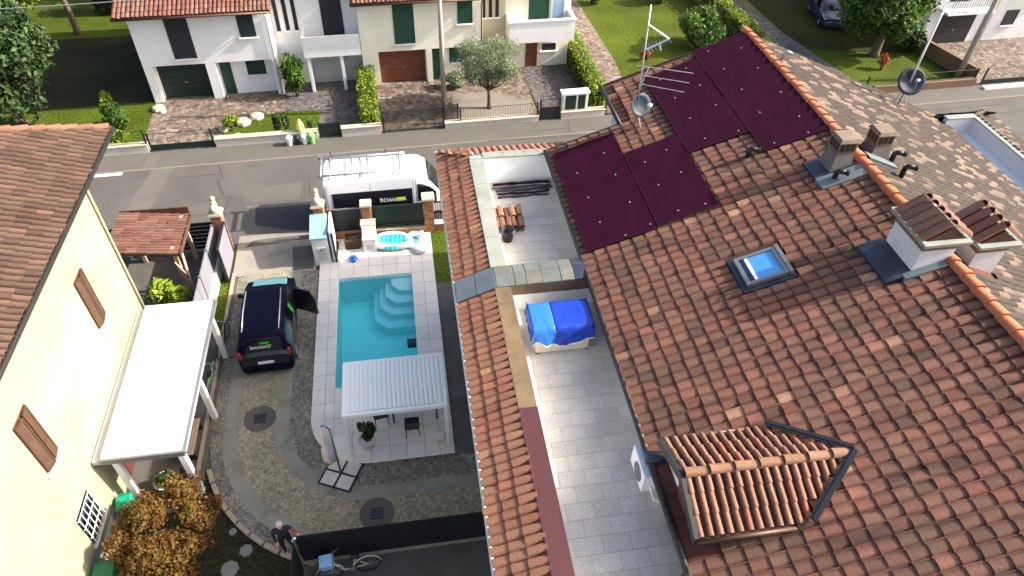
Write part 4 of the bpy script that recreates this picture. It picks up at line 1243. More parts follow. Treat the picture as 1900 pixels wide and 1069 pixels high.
def tarp(xa, xb, mat, name, seed):
    g_ = random.Random(seed); nx, prof = 16, []
    # profile from front hem up over the top to the back
    vs, fs, n = [], [], 0
    J = 22
    for i in range(nx + 1):
        x = xa + (xb - xa) * i / nx
        u = (x - 2.7) / 1.6
        hem = FZ + .46 + .12 * math.sin(u * 7 + .5) - .10 * (u > .5) * 0 + .06 * math.sin(u * 19)
        if u < .45: hem -= .12
        pts = [(11.66 + .05 * math.sin(u * 23), hem), (11.675 + .04 * math.sin(u * 17 + 1), (hem + FZ + .9) / 2), (11.70, FZ + .84), (11.76, FZ + .945), (12.2, FZ + .965 + .02 * math.sin(u * 9)), (12.68, FZ + .945), (12.76, FZ + .84), (12.79, FZ + .45)]
        line = []
        for k in range(J + 1):
            t_ = k / J * (len(pts) - 1); a = min(int(t_), len(pts) - 2); f = t_ - a
            y_, z_ = pts[a][0] * (1 - f) + pts[a + 1][0] * f, pts[a][1] * (1 - f) + pts[a + 1][1] * f
            w = noise.noise(Vector((x * 4, y_ * 4, z_ * 3))) * .03
            line.append((x, y_ - (abs(w) if k < J * .4 else 0), z_ + abs(w) * .8))
        vs += line
    for i in range(nx):
        for k in range(J):
            a = i * (J + 1) + k; fs.append((a, a + 1, a + J + 2, a + J + 1)[::-1])
    mb = MB(); mb.add(vs, fs); o = mb.build(name, mat, tp, smooth=True)
    s = o.modifiers.new('solid', 'SOLIDIFY'); s.thickness = .008
    hm = MB(); hm.tube([vs[i * (J + 1)] for i in range(nx + 1)], .014, 6); hm.build('hem', 'tarp_hem', tp, smooth=True)
tarp(2.70, 3.28, 'tarp_blue_pale', 'sheet', 1)
tarp(3.275, 4.30, 'tarp_blue', 'sheet', 2)
for (x, s_) in ((2.70, -1), (4.30, 1)):
    sd = MB(); vs = []
    for i in range(9):
        y_ = 11.68 + 1.1 * i / 8
        vs += [(x, y_, FZ + .95), (x + s_ * (.03 + .02 * math.sin(i * 2.1)), y_, FZ + .62), (x + s_ * (.05 + .03 * math.sin(i * 2.7 + 1)), y_, FZ + (.42 if s_ > 0 else .62) + .05 * math.sin(i * 1.9))]
    fs = []
    for i in range(8):
        for k in range(2):
            a = i * 3 + k; fs.append((a, a + 1, a + 4, a + 3))
    sd.add(vs, fs)
    o = sd.build('side_flap', 'tarp_blue', tp, smooth=True); s = o.modifiers.new('solid', 'SOLIDIFY'); s.thickness = .008

# spare tiles and bucket on the far terrace
ts = thing('spare_tiles', 'heap of spare terracotta roof tiles stacked on the far terrace floor', 'roof tiles', (2.72, 17.2, FZ))
sp = coppo(.2, .45, .08, 6, lift=.0, taper=.88); sp.materials.append(MATS['tile_red'])
sp2 = coppo(.2, .45, .08, 6, lift=.0, taper=.88); sp2.materials.append(MATS['tile_pale'])
for r in range(4):
    for c_ in range(5):
        for k in range(2):
            Mx = frame((0, 1, .12), (-1, 0, 0), (2.47 + c_ * .2 + RND.uniform(-.02, .02), 16.75 + k * .42 + RND.uniform(-.03, .03), FZ + .04 + r * .085 + k * .02)) @ Matrix.Rotation(RND.uniform(-.09, .09), 4, 'Z')
            if r == 3 and RND.random() < .4: continue
            o = bpy.data.objects.new('tile', sp2 if (r == 3 and c_ != 2) else sp); COL.objects.link(o); o.parent = ts; o.matrix_parent_inverse = INV[ts.name]; o.matrix_basis = Mx
bk = thing('bucket', 'black plastic builder bucket standing in front of the spare tiles', 'bucket', (2.76, 16.4, FZ))
Mb = Matrix.Translation((2.76, 16.40, FZ))
MB(Mb).lathe([(.15, 0), (.21, .44), (.225, .45), (.21, .455), (.19, .44), (.14, .03)], 20, caps=True).build('shell', 'black_plastic', bk, smooth=True)
MB(Mb).tube([(.21 * math.cos(a), -.16 * math.sin(a) - .02, .44 - .10 * math.sin(a)) for a in [math.pi * i / 10 for i in range(11)]], .008, 5).build('handle', 'galv', bk)
mo = thing('membrane_offcuts', 'dark folded membrane sheets heaped along the end wall of the far terrace', 'membrane sheets', (3.6, 19.0, FZ))
for i in range(7):
    y_ = 18.55 + i * .12; x0_, x1_ = 2.5 + RND.uniform(0, .35), 4.72 - RND.uniform(0, .25); n_ = 9
    tp_ = [(x0_ + (x1_ - x0_) * k / n_, y_ + RND.uniform(-.03, .03), FZ + .035 + .03 * (i % 3) + RND.uniform(-.008, .012)) for k in range(n_ + 1)]
    MB().tube(tp_, [.035 + RND.uniform(-.01, .012) for _k in tp_], 6).build('fold', 'membrane' if i in (1, 5) else ('lead' if i % 2 else 'screen_dark'), mo, smooth=True)
hp = thing('white_pipe', 'white bent plastic pipe lying on the far terrace near the dividing wall', 'pipe', (4.5, 14.5, FZ))
MB().tube([(4.25, 14.2, FZ + .03), (4.3, 14.45, FZ + .06), (4.42, 14.6, FZ + .12), (4.56, 14.55, FZ + .12), (4.62, 14.3, FZ + .08), (4.62, 14.1, FZ + .04)], .035, 8).build('tube', 'white_paint', hp, smooth=True)

# ------------------------------------------------------------------ yellow house on the left
XW = -9.6
yh = thing('yellow_house', 'pale yellow house with brown clay tile roof and wooden shutters', 'house', (-12, 14, 0))
w_ = MB(); w_.box(-19, -1, -.03, XW, 18.8, 7.75); ywall = w_.build('wall', 'yellow_wall', yh)
GX, GZ, YS = -9.2, 7.92, .31
def on_y(x, y, dz=0.0): return Vector((x, y, GZ + (GX - x) * YS + dz))
d_ = MB()
pl = [(GX, -1), (GX, 20.95), (-14.5, 20.95 - 5.3 * .45), (-14.5, -1)]
d_.add([tuple(on_y(x, y)) for x, y in pl] + [tuple(on_y(x, y, -.15)) for x, y in pl], [(0, 1, 2, 3), (7, 6, 5, 4), (0, 4, 5, 1), (1, 5, 6, 2), (2, 6, 7, 3), (3, 7, 4, 0)])
yroof = d_.build('roof', 'roof_deck_dark', yh)
TY = coppo(.175, .43, .08, 6, lift=.02, taper=.93)
sY = Vector((-1, 0, YS)).normalized()
yt = tile_field((GX + .06, 20.93, GZ), sY, (0, -1, 0), 14, int(16 / .21), .375, .21, lambda p: p.y < 20.95 - (GX - p.x) * .45 - .1 and p.x > -14.3, seed=41)
yv = sorted([M for M in yt if visible(M.translation)], key=size_key)
ys_ = {id(M) for M in yv[:300]}
tile_singles(yv[:300], TY, 'tile_y', yroof)
tile_joined([M for M in yt if id(M) not in ys_], TY, 'tile_y_j', yroof, seed=42)
# verge tiles along the far edge
ed = Vector((-1, -.45, YS)).normalized(); ev = coppo(.22, .46, .09, 6, lift=.04, taper=.92)
vM = []
for i in range(13):
    p = on_y(GX, 20.9, .05) + ed * (i * .42); vM.append(frame(ed, (Vector((0, 1, 0))).cross(Vector((0, 0, 1))).cross(ed) if False else Vector((.41, -.91, 0)), p))
fix = []
for M in vM:
    if M.col[2][2] < 0: M = M @ Matrix.Rotation(math.pi, 4, 'X')
    fix.append(M)
tile_singles(fix, ev, 'tile_pale', yroof, 'verge_tile')
gy = MB(); gy.tube([(GX + .07, -1, GZ - .06), (GX + .07, 21.0, GZ - .06)], .075, 8); gy.build('gutter', 'gutter_dark', yh, smooth=True)
ff = MB(); ff.box(GX - .35, -1, GZ - .14, GX - .02, 20.9, GZ - .10); ff.build('soffit', 'wood_grey', yh)
ff = MB(); ff.tube([(XW + .07, 16.9, 7.7), (XW + .07, 16.9, 7.3), (GX + .05, 16.9, 7.75)], .04, 8) if False else None
# corner of the yellow wall visible under the eave: rain pipe
MB().tube([(XW + .06, 18.65, .0), (XW + .06, 18.65, 7.5)], .04, 8).build('drain_pipe', 'yellow_wall', yh, smooth=True)
# shuttered windows
for (y0, y1) in ((15.78, 16.48), (10.9, 11.66)):
    z0, z1 = 4.22, 6.1
    fo = MB(); fo.box(XW - .0, y0, z0, XW + .012, y1, z1); wo = fo.build('window', 'wood_dark', yh)
    MB().box(XW + .001, y0 - .1, z0 - .09, XW + .1, y1 + .1, z0 - .02).build('sill', 'plaster_grey', wo)
    for k in range(2):
        a = y0 + .02 + k * (y1 - y0) / 2; b = a + (y1 - y0) / 2 - .04
        Ms = Matrix.Translation((XW + .012, a if k == 0 else b, 0)) @ Matrix.Rotation(rad(-13 if k == 0 else 9), 4, 'Z') @ Matrix.Translation((-XW - .012, -a if k == 0 else -b, 0))
        s = MB(Ms)
        s.box(XW + .012, a, z0 + .02, XW + .05, a + .05, z1 - .02); s.box(XW + .012, b - .05, z0 + .02, XW + .05, b, z1 - .02)
        s.box(XW + .012, a + .05, z0 + .02, XW + .05, b - .05, z0 + .1); s.box(XW + .012, a + .05, z1 - .1, XW + .05, b - .05, z1 - .02)
        so = s.build('shutter', 'wood', wo)
        sl_ = MB(Ms); n = 22
        for i in range(n):
            z = z0 + .1 + (z1 - z0 - .22) * i / n
            sl_.add([(XW + .018, a + .05, z + .05), (XW + .044, a + .05, z), (XW + .044, b - .05, z), (XW + .018, b - .05, z + .05),
                     (XW + .018, a + .05, z + .065), (XW + .044, a + .05, z + .015), (XW + .044, b - .05, z + .015), (XW + .018, b - .05, z + .065)],
                    [(0, 1, 2, 3), (7, 6, 5, 4), (0, 4, 5, 1), (1, 5, 6, 2), (2, 6, 7, 3), (3, 7, 4, 0)])
        sl_.build('slats', 'wood', so)
# ground floor window with white grille
fo = MB(); fo.box(XW, 10.6, 1.05, XW + .01, 11.55, 2.3); wo = fo.build('window', 'glass_dark', yh)
gl_ = MB()
for i in range(6): gl_.tube([(XW + .09, 10.62 + i * .18, 1.0), (XW + .09, 10.62 + i * .18, 2.35)], .014, 5)
for z in (1.02, 1.45, 1.9, 2.33): gl_.tube([(XW + .09, 10.55, z), (XW + .09, 11.6, z)], .014, 5)
for z in (1.02, 2.33):
    for y in (10.57, 11.58): gl_.tube([(XW, y, z), (XW + .09, y, z)], .012, 5)
gl_.build('grille', 'white_paint', wo)
MB().box(XW + .001, 10.5, .95, XW + .08, 11.65, 1.0).build('sill', 'plaster_grey', wo)
MB().box(XW, 7.0, -.02, XW + .03, 12.0, .55).build('plinth', 'plaster_grey', yh)
MB().box(XW - .001, -1, 3.3, XW + .02, 8.3, 5.4).build('patched_render', 'concrete', yh)

# white canopy over the side porch
cn = thing('porch_canopy', 'flat white canopy roof on white posts along the yellow house', 'canopy', (-8.2, 15, 0))
MB().frustum(-9.30, 12.28, -7.12, 18.28, 2.56, -9.28, 12.30, -7.14, 18.26, 2.66).build('roof_sheet', 'white_sheet', cn)
for i in range(1, 6):
    MB().box(-9.27, 12.30 + i * .99, 2.661, -7.15, 12.33 + i * .99, 2.672).build('sheet_joint', 'plaster_grey', cn)
MB().box(-9.56, 12.28, 2.36, -9.302, 18.28, 2.50).build('wall_flashing', 'plaster_grey', cn)
fs_ = MB(); fs_.box(-9.3, 12.22, 2.40, -7.06, 12.278, 2.60); fs_.box(-7.118, 12.279, 2.40, -7.06, 18.279, 2.60); fs_.box(-9.3, 18.281, 2.40, -7.06, 18.34, 2.60)
fs_.build('fascia', 'metal_grey', cn)
MB().tube([(-7.03, 12.25, 2.54), (-7.03, 18.3, 2.52)], .045, 8).build('gutter', 'galv', cn, smooth=True)
for (x, y) in ((-7.3, 12.5), (-7.3, 15.3), (-7.3, 18.0), (-9.1, 12.5)):
    MB().box(x - .09, y - .09, 0, x + .09, y + .09, 2.4).build('post', 'white_paint', cn, bevel=.01)
bm_ = MB()
for y in (13.4, 14.6, 15.8, 17.0): bm_.box(-9.28, y - .05, 2.44, -7.15, y + .05, 2.555)
bm_.build('rafters', 'white_paint', cn)
# house door under canopy
MB().box(XW, 13.4, 0, XW + .04, 14.3, 2.05).build('door', 'door_red', yh)

def pot(name, label, x, y, z, r, h, mat, blobs, n, ls, lm, seed, cat='potted plant'):
    t = thing(name, label, cat, (x, y, z)); M0 = Matrix.Translation((x, y, z))
    MB(M0).lathe([(r * .68, 0), (r, h * .9), (r * 1.08, h * .9), (r * 1.08, h), (r * .94, h), (r * .9, h * .88)], 18).build('pot', mat, t, smooth=False)
    MB(M0).lathe([(r * .92, h * .86), (.001, h * .89)], 14, caps=False).build('earth', 'soil', t)
    g_ = random.Random(seed); sm = MB(M0)
    for i in range(6):
        c = Vector(blobs[i % len(blobs)][0]); sm.tube([(g_.uniform(-.05, .05), g_.uniform(-.05, .05), h * .85), c * .6 + Vector((0, 0, .1)), c], [.02, .014, .006], 5)
    sm.build('stem', 'bark', t)
    b2 = [((b[0][0] + x, b[0][1] + y, b[0][2] + z),) + tuple(b[1:]) for b in blobs]
    put('foliage', leaf_mesh(name + '_leaves', b2, n, ls, seed), lm, t)
    return t
pot('planter_bowl', 'pale planter tub under the near end of the porch canopy', -8.3, 12.75, 0, .32, .5, 'plaster_grey', [((0, 0, .62), .26, .26, .16, .3)], 260, .06, 'leaf_green', 61)

# green bins by the yellow wall
def wheelie(name, label, x, y, rz, mat, s=1.0):
    t = thing(name, label, 'bin', (x, y, 0), rz, worldspace=False)
    MB().frustum(-.22 * s, -.25 * s, .22 * s, .25 * s, .06, -.28 * s, -.32 * s, .28 * s, .32 * s, .9 * s).build('body', mat, t, bevel=.02)
    MB().frustum(-.30 * s, -.35 * s, .30 * s, .34 * s, .9 * s, -.24 * s, -.28 * s, .24 * s, .26 * s, .99 * s).build('lid', mat, t, bevel=.02)
    for sx in (-1, 1):
        MB(Matrix.Translation((sx * .24 * s, .26 * s, .1)) @ Matrix.Rotation(rad(90), 4, 'Y')).lathe([(.1, -.025), (.1, .025)], 14).build('wheel', 'rubber', t)
    MB().tube([(-.22 * s, .37 * s, .92 * s), (.22 * s, .37 * s, .92 * s)], .02, 6).build('handle', mat, t)
    return t
wheelie('waste_bin', 'teal green wheeled bin at the corner of the white canopy', -9.25, 12.0, .2, 'teal_plastic', .8)
wheelie('waste_bin', 'dark green wheeled bin partly under the orange maple', -9.15, 9.75, .1, 'green_plastic', 1.1)

# orange japanese maple
bl = []
for (c, r) in (((-8.15, 11.5, 1.65), .62), ((-7.15, 11.85, 1.75), .62), ((-6.6, 11.25, 1.6), .66), ((-8.4, 10.75, 1.5), .62), ((-7.5, 10.2, 1.75), .66), ((-6.75, 10.45, 1.45), .6), ((-7.0, 9.75, 1.3), .6), ((-8.0, 10.0, 1.3), .55), ((-7.7, 11.0, 1.95), .5)):
    bl += [(p, a * 1.0, b, c2 * .8, t_) for p, a, b, c2, t_ in clumps((c[0] - .2, c[1] - .4, c[2]), r, r, r * .72, 9, int(r * 1000 + c[0] * -77), .52)]
tree('japanese_maple', 'small spreading maple with orange brown autumn leaves beside the yellow wall', (-7.75, 10.4, 0), 1.0, .08, bl, 26000, .048, 'leaf_maple', seed=62, limbs=14, hollow=.25, aspect=.6)
# stepping stones in the bed
for i, (x, y, r, lb) in enumerate(((-5.75, 10.35, .2, 'round grey stepping stone nearest the stone kerb'), (-6.15, 9.85, .26, 'flat grey stepping stone in the dark bed'), (-6.2, 11.0, .12, 'small pale cobble lying in the dark bed'))):
    o = MB(Matrix.Translation((x, y, 0))).lathe([(r * .97, -.03), (r, .02), (r * .9, .04)], 7 + i).build('stepping_stone', 'slab_grey', None)
    tag(o, lb, 'stone')

# ------------------------------------------------------------------ yard behind the yellow house : tiled shed, plants, fence
sh_ = thing('tiled_shelter', 'small open shelter with red clay tile roof beside the road', 'shelter', (-10.2, 22.7, 0))
for (x, y) in ((-11.2, 21.8), (-9.2, 21.8), (-9.2, 23.7), (-11.2, 23.7)):
    MB().box(x - .07, y - .07, 0, x + .07, y + .07, 2.2).build('post', 'wood_grey', sh_)
rr = MB(); rr.xprof([(-11.5, 2.34), (-8.98, 2.02), (-8.98, 2.10), (-11.5, 2.42)], 21.5, 23.95); sr = rr.build('roof', 'roof_deck_dark', sh_)
TSH = coppo(.15, .40, .05, 6, lift=.035)
shT = tile_field((-8.95, 23.94, 2.11), Vector((-1, 0, .127)), (0, -1, 0), 7, 15, .36, .163, seed=51)
tile_singles(shT, TSH, 'tile_red', sr)
rb = MB(); rb.box(-11.5, 23.96, 2.0, -8.93, 24.02, 2.46); rb.box(-8.92, 21.5, 1.95, -8.87, 23.955, 2.12); rb.build('edge_board', 'wood_dark', sh_)
pot('potted_palm', 'terracotta pot with leafy fern by the tiled shelter', -9.75, 20.6, 0, .3, .5, 'terracotta', clumps((0, 0, 1.0), .6, .55, .5, 8, 3), 900, .13, 'leaf_bright', 71)
shrub('leafy_shrub', 'bright green shrub growing between the terracotta pot and grey screen', (-8.9, 20.4, 0), clumps((-8.9, 20.4, .75), .5, .6, .7, 9, 4), 900, .11, 'leaf_bright', seed=72)
shrub('leafy_shrub', 'dark green ivy shrub against the grey garden screen', (-8.5, 20.0, 0), clumps((-8.55, 20.0, .6), .4, .7, .6, 9, 5), 900, .07, 'leaf_dark', seed=73)
bt = thing('wash_tub', 'small blue and white basin on the ground near the canopy', 'basin', (-9.0, 19.1, 0))
MB(Matrix.Translation((-9.0, 19.15, 0))).lathe([(.2, 0), (.28, .25), (.3, .26), (.26, .24), (.18, .02)], 16).build('tub', 'bag_blue', bt, smooth=True)
wp = thing('branch_post', 'pale bare leaning trunk beside the tiled shelter', 'trunk', (-8.75, 21.3, 0))
MB().tube([(-8.7, 21.1, 0), (-8.85, 21.4, 1.0), (-8.95, 21.9, 2.1)], [.07, .06, .05], 7).tube([(-8.85, 21.4, 1.0), (-9.1, 21.3, 1.9)], [.05, .03], 6).build('wood', 'wood_grey', wp, smooth=True)
gf = thing('slatted_fence', 'black slatted road fence between tiled shelter and stone capped pillar', 'fence', (-9, 24.2, 0))
for i in range(7): MB().box(-13.5, 24.15, .1 + i * .2, -8.15, 24.19, .26 + i * .2).build('slat', 'metal_dark', gf)
for x in (-13.4, -11.6, -9.9, -8.2): MB().box(x - .04, 24.19, 0, x + .04, 24.27, 1.55).build('post', 'metal_dark', gf)
gw = thing('garden_screen', 'low white garden wall topped by grey screen panels beside the dark car', 'screen', (-8.1, 21.5, 0))
MB().box(-8.2, 19.0, -.02, -8.02, 23.6, .62).build('wall', 'white_wall', gw)
for i in range(3):
    y0 = 18.95 + i * 1.55; MB().box(-8.16, y0, .622, -8.10, y0 + 1.5, 1.75).build('panel', 'screen_grey', gw)
for i in range(4): MB().box(-8.18, 18.93 + i * 1.53, .622, -8.08, 18.99 + i * 1.53, 1.8).build('post', 'metal_grey', gw)
strip('grass_verge', [(-8.02, 19.3), (-7.62, 19.3), (-7.62, 22.6), (-8.02, 22.6)], .002, 'grass')
kb = MB().box(-7.6, 12.9, -.02, -7.48, 22.5, .06).build('kerb', 'kerb_stone', None)
tag(kb, 'straight concrete kerb along the outer edge of the drive', 'kerb')

# gate pillars with stone pineapples / finials
def brick_pillar(name, label, x, y, w, h, cap=True, finial=False):
    t = thing(name, label, 'pillar', (x, y, 0))
    core = MB(); core.box(x - w / 2 + .012, y - w / 2 + .012, -.02, x + w / 2 - .012, y + w / 2 - .012, h - .002); co = core.build('core', 'joint_pale', t)
    bh, k = .075, int(h / .085); bm1 = MB(); L2 = w / 2 - .006
    bm1.box(-w / 4 + .003, -w / 2, 0, w / 4 - .003, w / 2, bh)
    br = MB().box(0, 0, 0, w / 2 - .008, .11, bh).mesh('brick'); br.materials.append(MATS['brick'])
    br2 = MB().box(0, 0, 0, .11, w / 2 - .008, bh).mesh('brick'); br2.materials.append(MATS['brick'])
    for r in range(k):
        z = r * (h / k)
        for q in range(2):
            for (mesh_, ox, oy) in ((br, x - w / 2 + q * w / 2 + .004, y - w / 2), (br2, x + w / 2 - .11, y - w / 2 + q * w / 2 + .004)):
                if mesh_ is br2 and q == 0: oy += .112
                o = bpy.data.objects.new('brick', mesh_); COL.objects.link(o); o.parent = co
                o.matrix_basis = Matrix.Translation((ox + RND.uniform(-.002, .002), oy + RND.uniform(-.003, .0), z))
                if mesh_ is br2 and q == 0: o.scale = (1, .66, 1)
    if cap:
        MB().frustum(x - w / 2 - .07, y - w / 2 - .07, x + w / 2 + .07, y + w / 2 + .07, h, x - w / 2 - .05, y - w / 2 - .05, x + w / 2 + .05, y + w / 2 + .05, h + .1).build('cap', 'stone', t, bevel=.012)
    if finial:
        # crouching stone lion, simplified: plinth, haunches, chest, head
        f = MB(Matrix.Translation((x, y, h + .1)))
        f.box(-.2, -.24, 0, .2, .24, .05)
        f.build('plinth', 'stone', t, bevel=.01)
        ln = MB(Matrix.Translation((x, y, h + .15)))
        ln.lathe([(.02, 0), (.15, .02), (.17, .12), (.13, .24), (.05, .30)], 12, Matrix.Translation((0, -.08, 0)))
        ln.lathe([(.02, 0), (.12, .02), (.13, .2), (.11, .36), (.05, .42)], 12, Matrix.Translation((0, .09, 0)))
        ln.lathe([(.02, -.10), (.09, -.08), (.115, 0), (.09, .08), (.02, .11)], 12, Matrix.Translation((0, .15, .46)))
        ln.lathe([(.01, -.05), (.05, -.03), (.05, .04), (.01, .06)], 8, Matrix.Translation((0, .25, .43)))
        for sx in (-.06, .06): ln.tube([(sx, .17, .25), (sx, .22, 0)], [.045, .04], 7)
        ln.build('figure', 'stone', t, smooth=True)
    return t
brick_pillar('gate_pillar', 'brick gate pillar with stone figure next to the grey garden screen', -7.95, 23.95, .42, 2.05, True, True)
brick_pillar('gate_pillar', 'brick gate pillar with stone figure behind the white meter cabinet', -3.93, 24.0, .42, 2.05, True, True)
brick_pillar('fence_pillar', 'short brick fence pillar with stone cap behind the white masonry block', -2.02, 24.22, .36, 1.75)
brick_pillar('fence_pillar', 'brick fence pillar with stone cap beside the tiled strip roof', .6, 24.3, .42, 1.8)
# swung open gate leaf
gl1 = thing('gate_leaf', 'grey metal gate leaf standing open inwards from its brick pillar', 'gate', (-7.68, 23.6, 0))
MB().box(-7.70, 21.95, .12, -7.66, 23.7, 1.75).build('panel', 'screen_grey', gl1)
MB().box(-7.73, 21.93, .08, -7.63, 22.0, 1.8).box(-7.73, 23.65, .08, -7.63, 23.72, 1.8).box(-7.72, 22.0, .05, -7.64, 23.65, .12).box(-7.72, 22.0, 1.752, -7.64, 23.65, 1.81).build('frame', 'metal_dark', gl1)
# meter cabinet
mc = thing('meter_cabinet', 'white masonry meter cabinet with blue grey sloping top at the gate', 'cabinet', (-3.9, 23.1, 0))
MB().box(-4.25, 22.58, -.02, -3.62, 23.76, 1.5).build('body', 'white_wall', mc)
MB().add([(-4.28, 22.5, 1.50), (-3.6, 22.5, 1.50), (-3.6, 23.77, 1.78), (-4.28, 23.77, 1.78), (-4.28, 22.5, 1.44), (-3.6, 22.5, 1.44), (-3.6, 23.77, 1.44), (-4.28, 23.77, 1.44)],
         [(0, 1, 2, 3), (0, 4, 5, 1), (1, 5, 6, 2), (2, 6, 7, 3), (3, 7, 4, 0), (7, 6, 5, 4)]).build('top', 'blue_metal', mc)
md = MB().box(-4.08, 22.56, .25, -3.72, 22.582, .95).build('door', 'gutter_white', mc, bevel=.005)
MB().box(-3.95, 22.545, .8, -3.88, 22.561, .85).build('lock', 'metal_dark', md)
wl2 = thing('white_gate_leaf', 'white gate leaf folded back beside the meter cabinet', 'gate', (-3.45, 23.2, 0))
MB().box(-3.52, 22.65, .05, -3.44, 23.95, 1.7).build('panel', 'white_paint', wl2)
MB().box(-3.435, 22.6, .02, -3.36, 22.68, 1.6).box(-3.435, 22.681, .02, -3.36, 23.9, .12).build('rail', 'metal_dark', wl2)

# street fence of the pool garden
fn = thing('garden_fence', 'dark green barred fence on low wall between the brick pillars in front of the van', 'fence', (-.7, 24.3, 0))
MB().box(-3.70, 24.16, -.02, .39, 24.4, .32).build('low_wall', 'brick_face', fn)
MB().box(-1.84, 24.13, .32, .39, 24.43, .37).build('coping', 'stone', fn, bevel=.01)
bar = MB().box(-.012, -.02, .37, .012, .02, 1.55).mesh('bar'); bar.materials.append(MATS['green_dark'])
for i in range(26):
    x = -1.78 + i * .083
    o = bpy.data.objects.new('bar', bar); COL.objects.link(o); o.parent = fn; o.matrix_parent_inverse = INV[fn.name]; o.location = (x, 24.28, 0)
MB().box(-1.82, 24.25, 1.5, .38, 24.31, 1.55).box(-1.82, 24.25, .5, .38, 24.31, .54).build('rail', 'green_dark', fn)
MB().box(-1.80, 24.33, .38, .37, 24.345, 1.5).build('mesh_screen', 'green_dark', fn)
pg = thing('pedestrian_gate', 'dark metal pedestrian gate between the figure topped pillar and short brick pillar', 'gate', (-2.9, 24.3, 0))
MB().box(-3.68, 24.27, .36, -2.24, 24.30, 1.5).build('panel', 'metal_dark', pg)
MB().box(-3.69, 24.24, .34, -3.63, 24.33, 1.6).box(-2.28, 24.24, .34, -2.22, 24.33, 1.6).box(-3.63, 24.25, 1.5, -2.28, 24.32, 1.55).build('frame', 'metal_grey', pg)
fn2 = thing('garden_fence', 'short dark fence section on white base between brick pillar and the tiled strip', 'fence', (1.0, 24.3, 0))
MB().box(.83, 24.2, -.02, 1.36, 24.42, .4).build('low_wall', 'brick_face', fn2)
MB().box(.83, 24.17, .4, 1.36, 24.45, .45).build('coping', 'white_wall', fn2)
for i in range(5):
    o = bpy.data.objects.new('bar', bar); COL.objects.link(o); o.parent = fn2; o.matrix_parent_inverse = INV[fn2.name]; o.location = (.9 + i * .1, 24.3, .02)
MB().box(.83, 24.27, 1.5, 1.34, 24.33, 1.55).build('rail', 'green_dark', fn2)
# white cabinet steps at the short pillar
ws = thing('masonry_block', 'white stepped masonry block in front of the short brick pillar', 'masonry block', (-1.95, 23.5, 0))
MB().box(-2.28, 23.1, .06, -1.72, 23.55, .75).build('front', 'white_wall', ws, bevel=.01)
MB().box(-2.28, 23.552, .06, -1.72, 24.03, 1.05).build('back', 'white_wall', ws, bevel=.01)
MB().box(-2.32, 23.6, 1.052, -1.68, 24.03, 1.12).build('top', 'stone', ws, bevel=.01)
MB().box(-2.14, 23.095, .15, -1.86, 23.101, .45).build('opening', 'plaster_grey', ws)
bx = thing('wooden_box', 'low brown wooden planter box beside the white masonry block', 'box', (-2.75, 23.6, .07))
for (a, b, c, d) in ((-3.05, 23.35, -2.42, 23.39), (-3.05, 23.86, -2.42, 23.9), (-3.05, 23.39, -3.01, 23.86), (-2.46, 23.39, -2.42, 23.86)):
    MB().box(a, b, .07, c, d, .5).build('side', 'wood', bx)
MB().box(-3.01, 23.39, .07, -2.46, 23.86, .4).build('filling', 'soil', bx)
pp = thing('white_plate', 'small round white dish on the deck by the wooden box', 'dish', (-3.0, 23.15, .07))
MB(Matrix.Translation((-3.0, 23.1, .07))).lathe([(.06, 0), (.11, .05), (.12, .055), (.05, .02)], 16).build('dish', 'white_paint', pp)
# pool toys
fo_ = thing('pool_float', 'turquoise and white inflatable pool lounger lying on the deck', 'pool float', (-1.0, 23.4, .07))
M0 = Matrix.Translation((-1.05, 23.42, .07)) @ Matrix.Rotation(rad(-6), 4, 'Z')
hull = []
for i in range(25):
    a = 2 * math.pi * i / 24
    hull.append((.78 * math.cos(a), .42 * math.sin(a) - .12 * math.cos(2 * a), .17 + .12 * abs(math.cos(a)) ** 2))
MB(M0).tube(hull[:-1], .13, 10, closed=True).build('rim', 'float_white', fo_, smooth=True)
fl2 = MB(M0)
for k in range(7):
    x = -.55 + k * .18; w = .36 * math.sqrt(max(.05, 1 - (x / .8) ** 2))
    fl2.tube([(x, -w - .1, .2), (x, -.1, .16), (x, w - .02, .26)], .1, 8)
fl2.build('mattress', 'float_blue', fo_, smooth=True)
fr2 = thing('pool_ring', 'white inflatable ring with turquoise centre resting by the pool lounger', 'pool ring', (-.15, 23.35, .07))
M1 = Matrix.Translation((-.12, 23.38, .27)) @ Matrix.Rotation(rad(24), 4, 'X')
MB(M1).tube([(.30 * math.cos(2 * math.pi * i / 20), .30 * math.sin(2 * math.pi * i / 20), 0) for i in range(20)], .13, 10, closed=True).build('tube', 'float_white', fr2, smooth=True)
MB(M1).lathe([(.2, -.05), (.2, .03), (.001, .05)], 16, caps=False).build('seat', 'float_blue', fr2, smooth=True)
MB(M1).tube([(.3, .1, .1), (.36, .2, .35), (.3, .12, .48)], [.09, .07, .08], 8).build('grip', 'float_white', fr2, smooth=True)
MB(Matrix.Translation((.1, 22.95, .07))).lathe([(.02, .0), (.3, .02), (.34, .1), (.2, .2), (.02, .22)], 14).build('towel', 'cloth_white', None, smooth=True)
tag(bpy.data.objects['towel'], 'crumpled white towel heaped beside the inflatable ring', 'towel')
bf = thing('chlorine_floater', 'small bright blue hexagonal dispenser lying on the lit deck', 'dispenser', (-2.73, 22.66, .07))
MB(Matrix.Translation((-2.73, 22.66, .07))).lathe([(.15, 0), (.19, .05), (.19, .12), (.13, .16)], 6).build('body', 'blue_plastic', bf)
MB(Matrix.Translation((-2.73, 22.66, .23))).lathe([(.09, 0), (.09, .04), (.05, .06)], 6).build('cap', 'blue_plastic', bf)

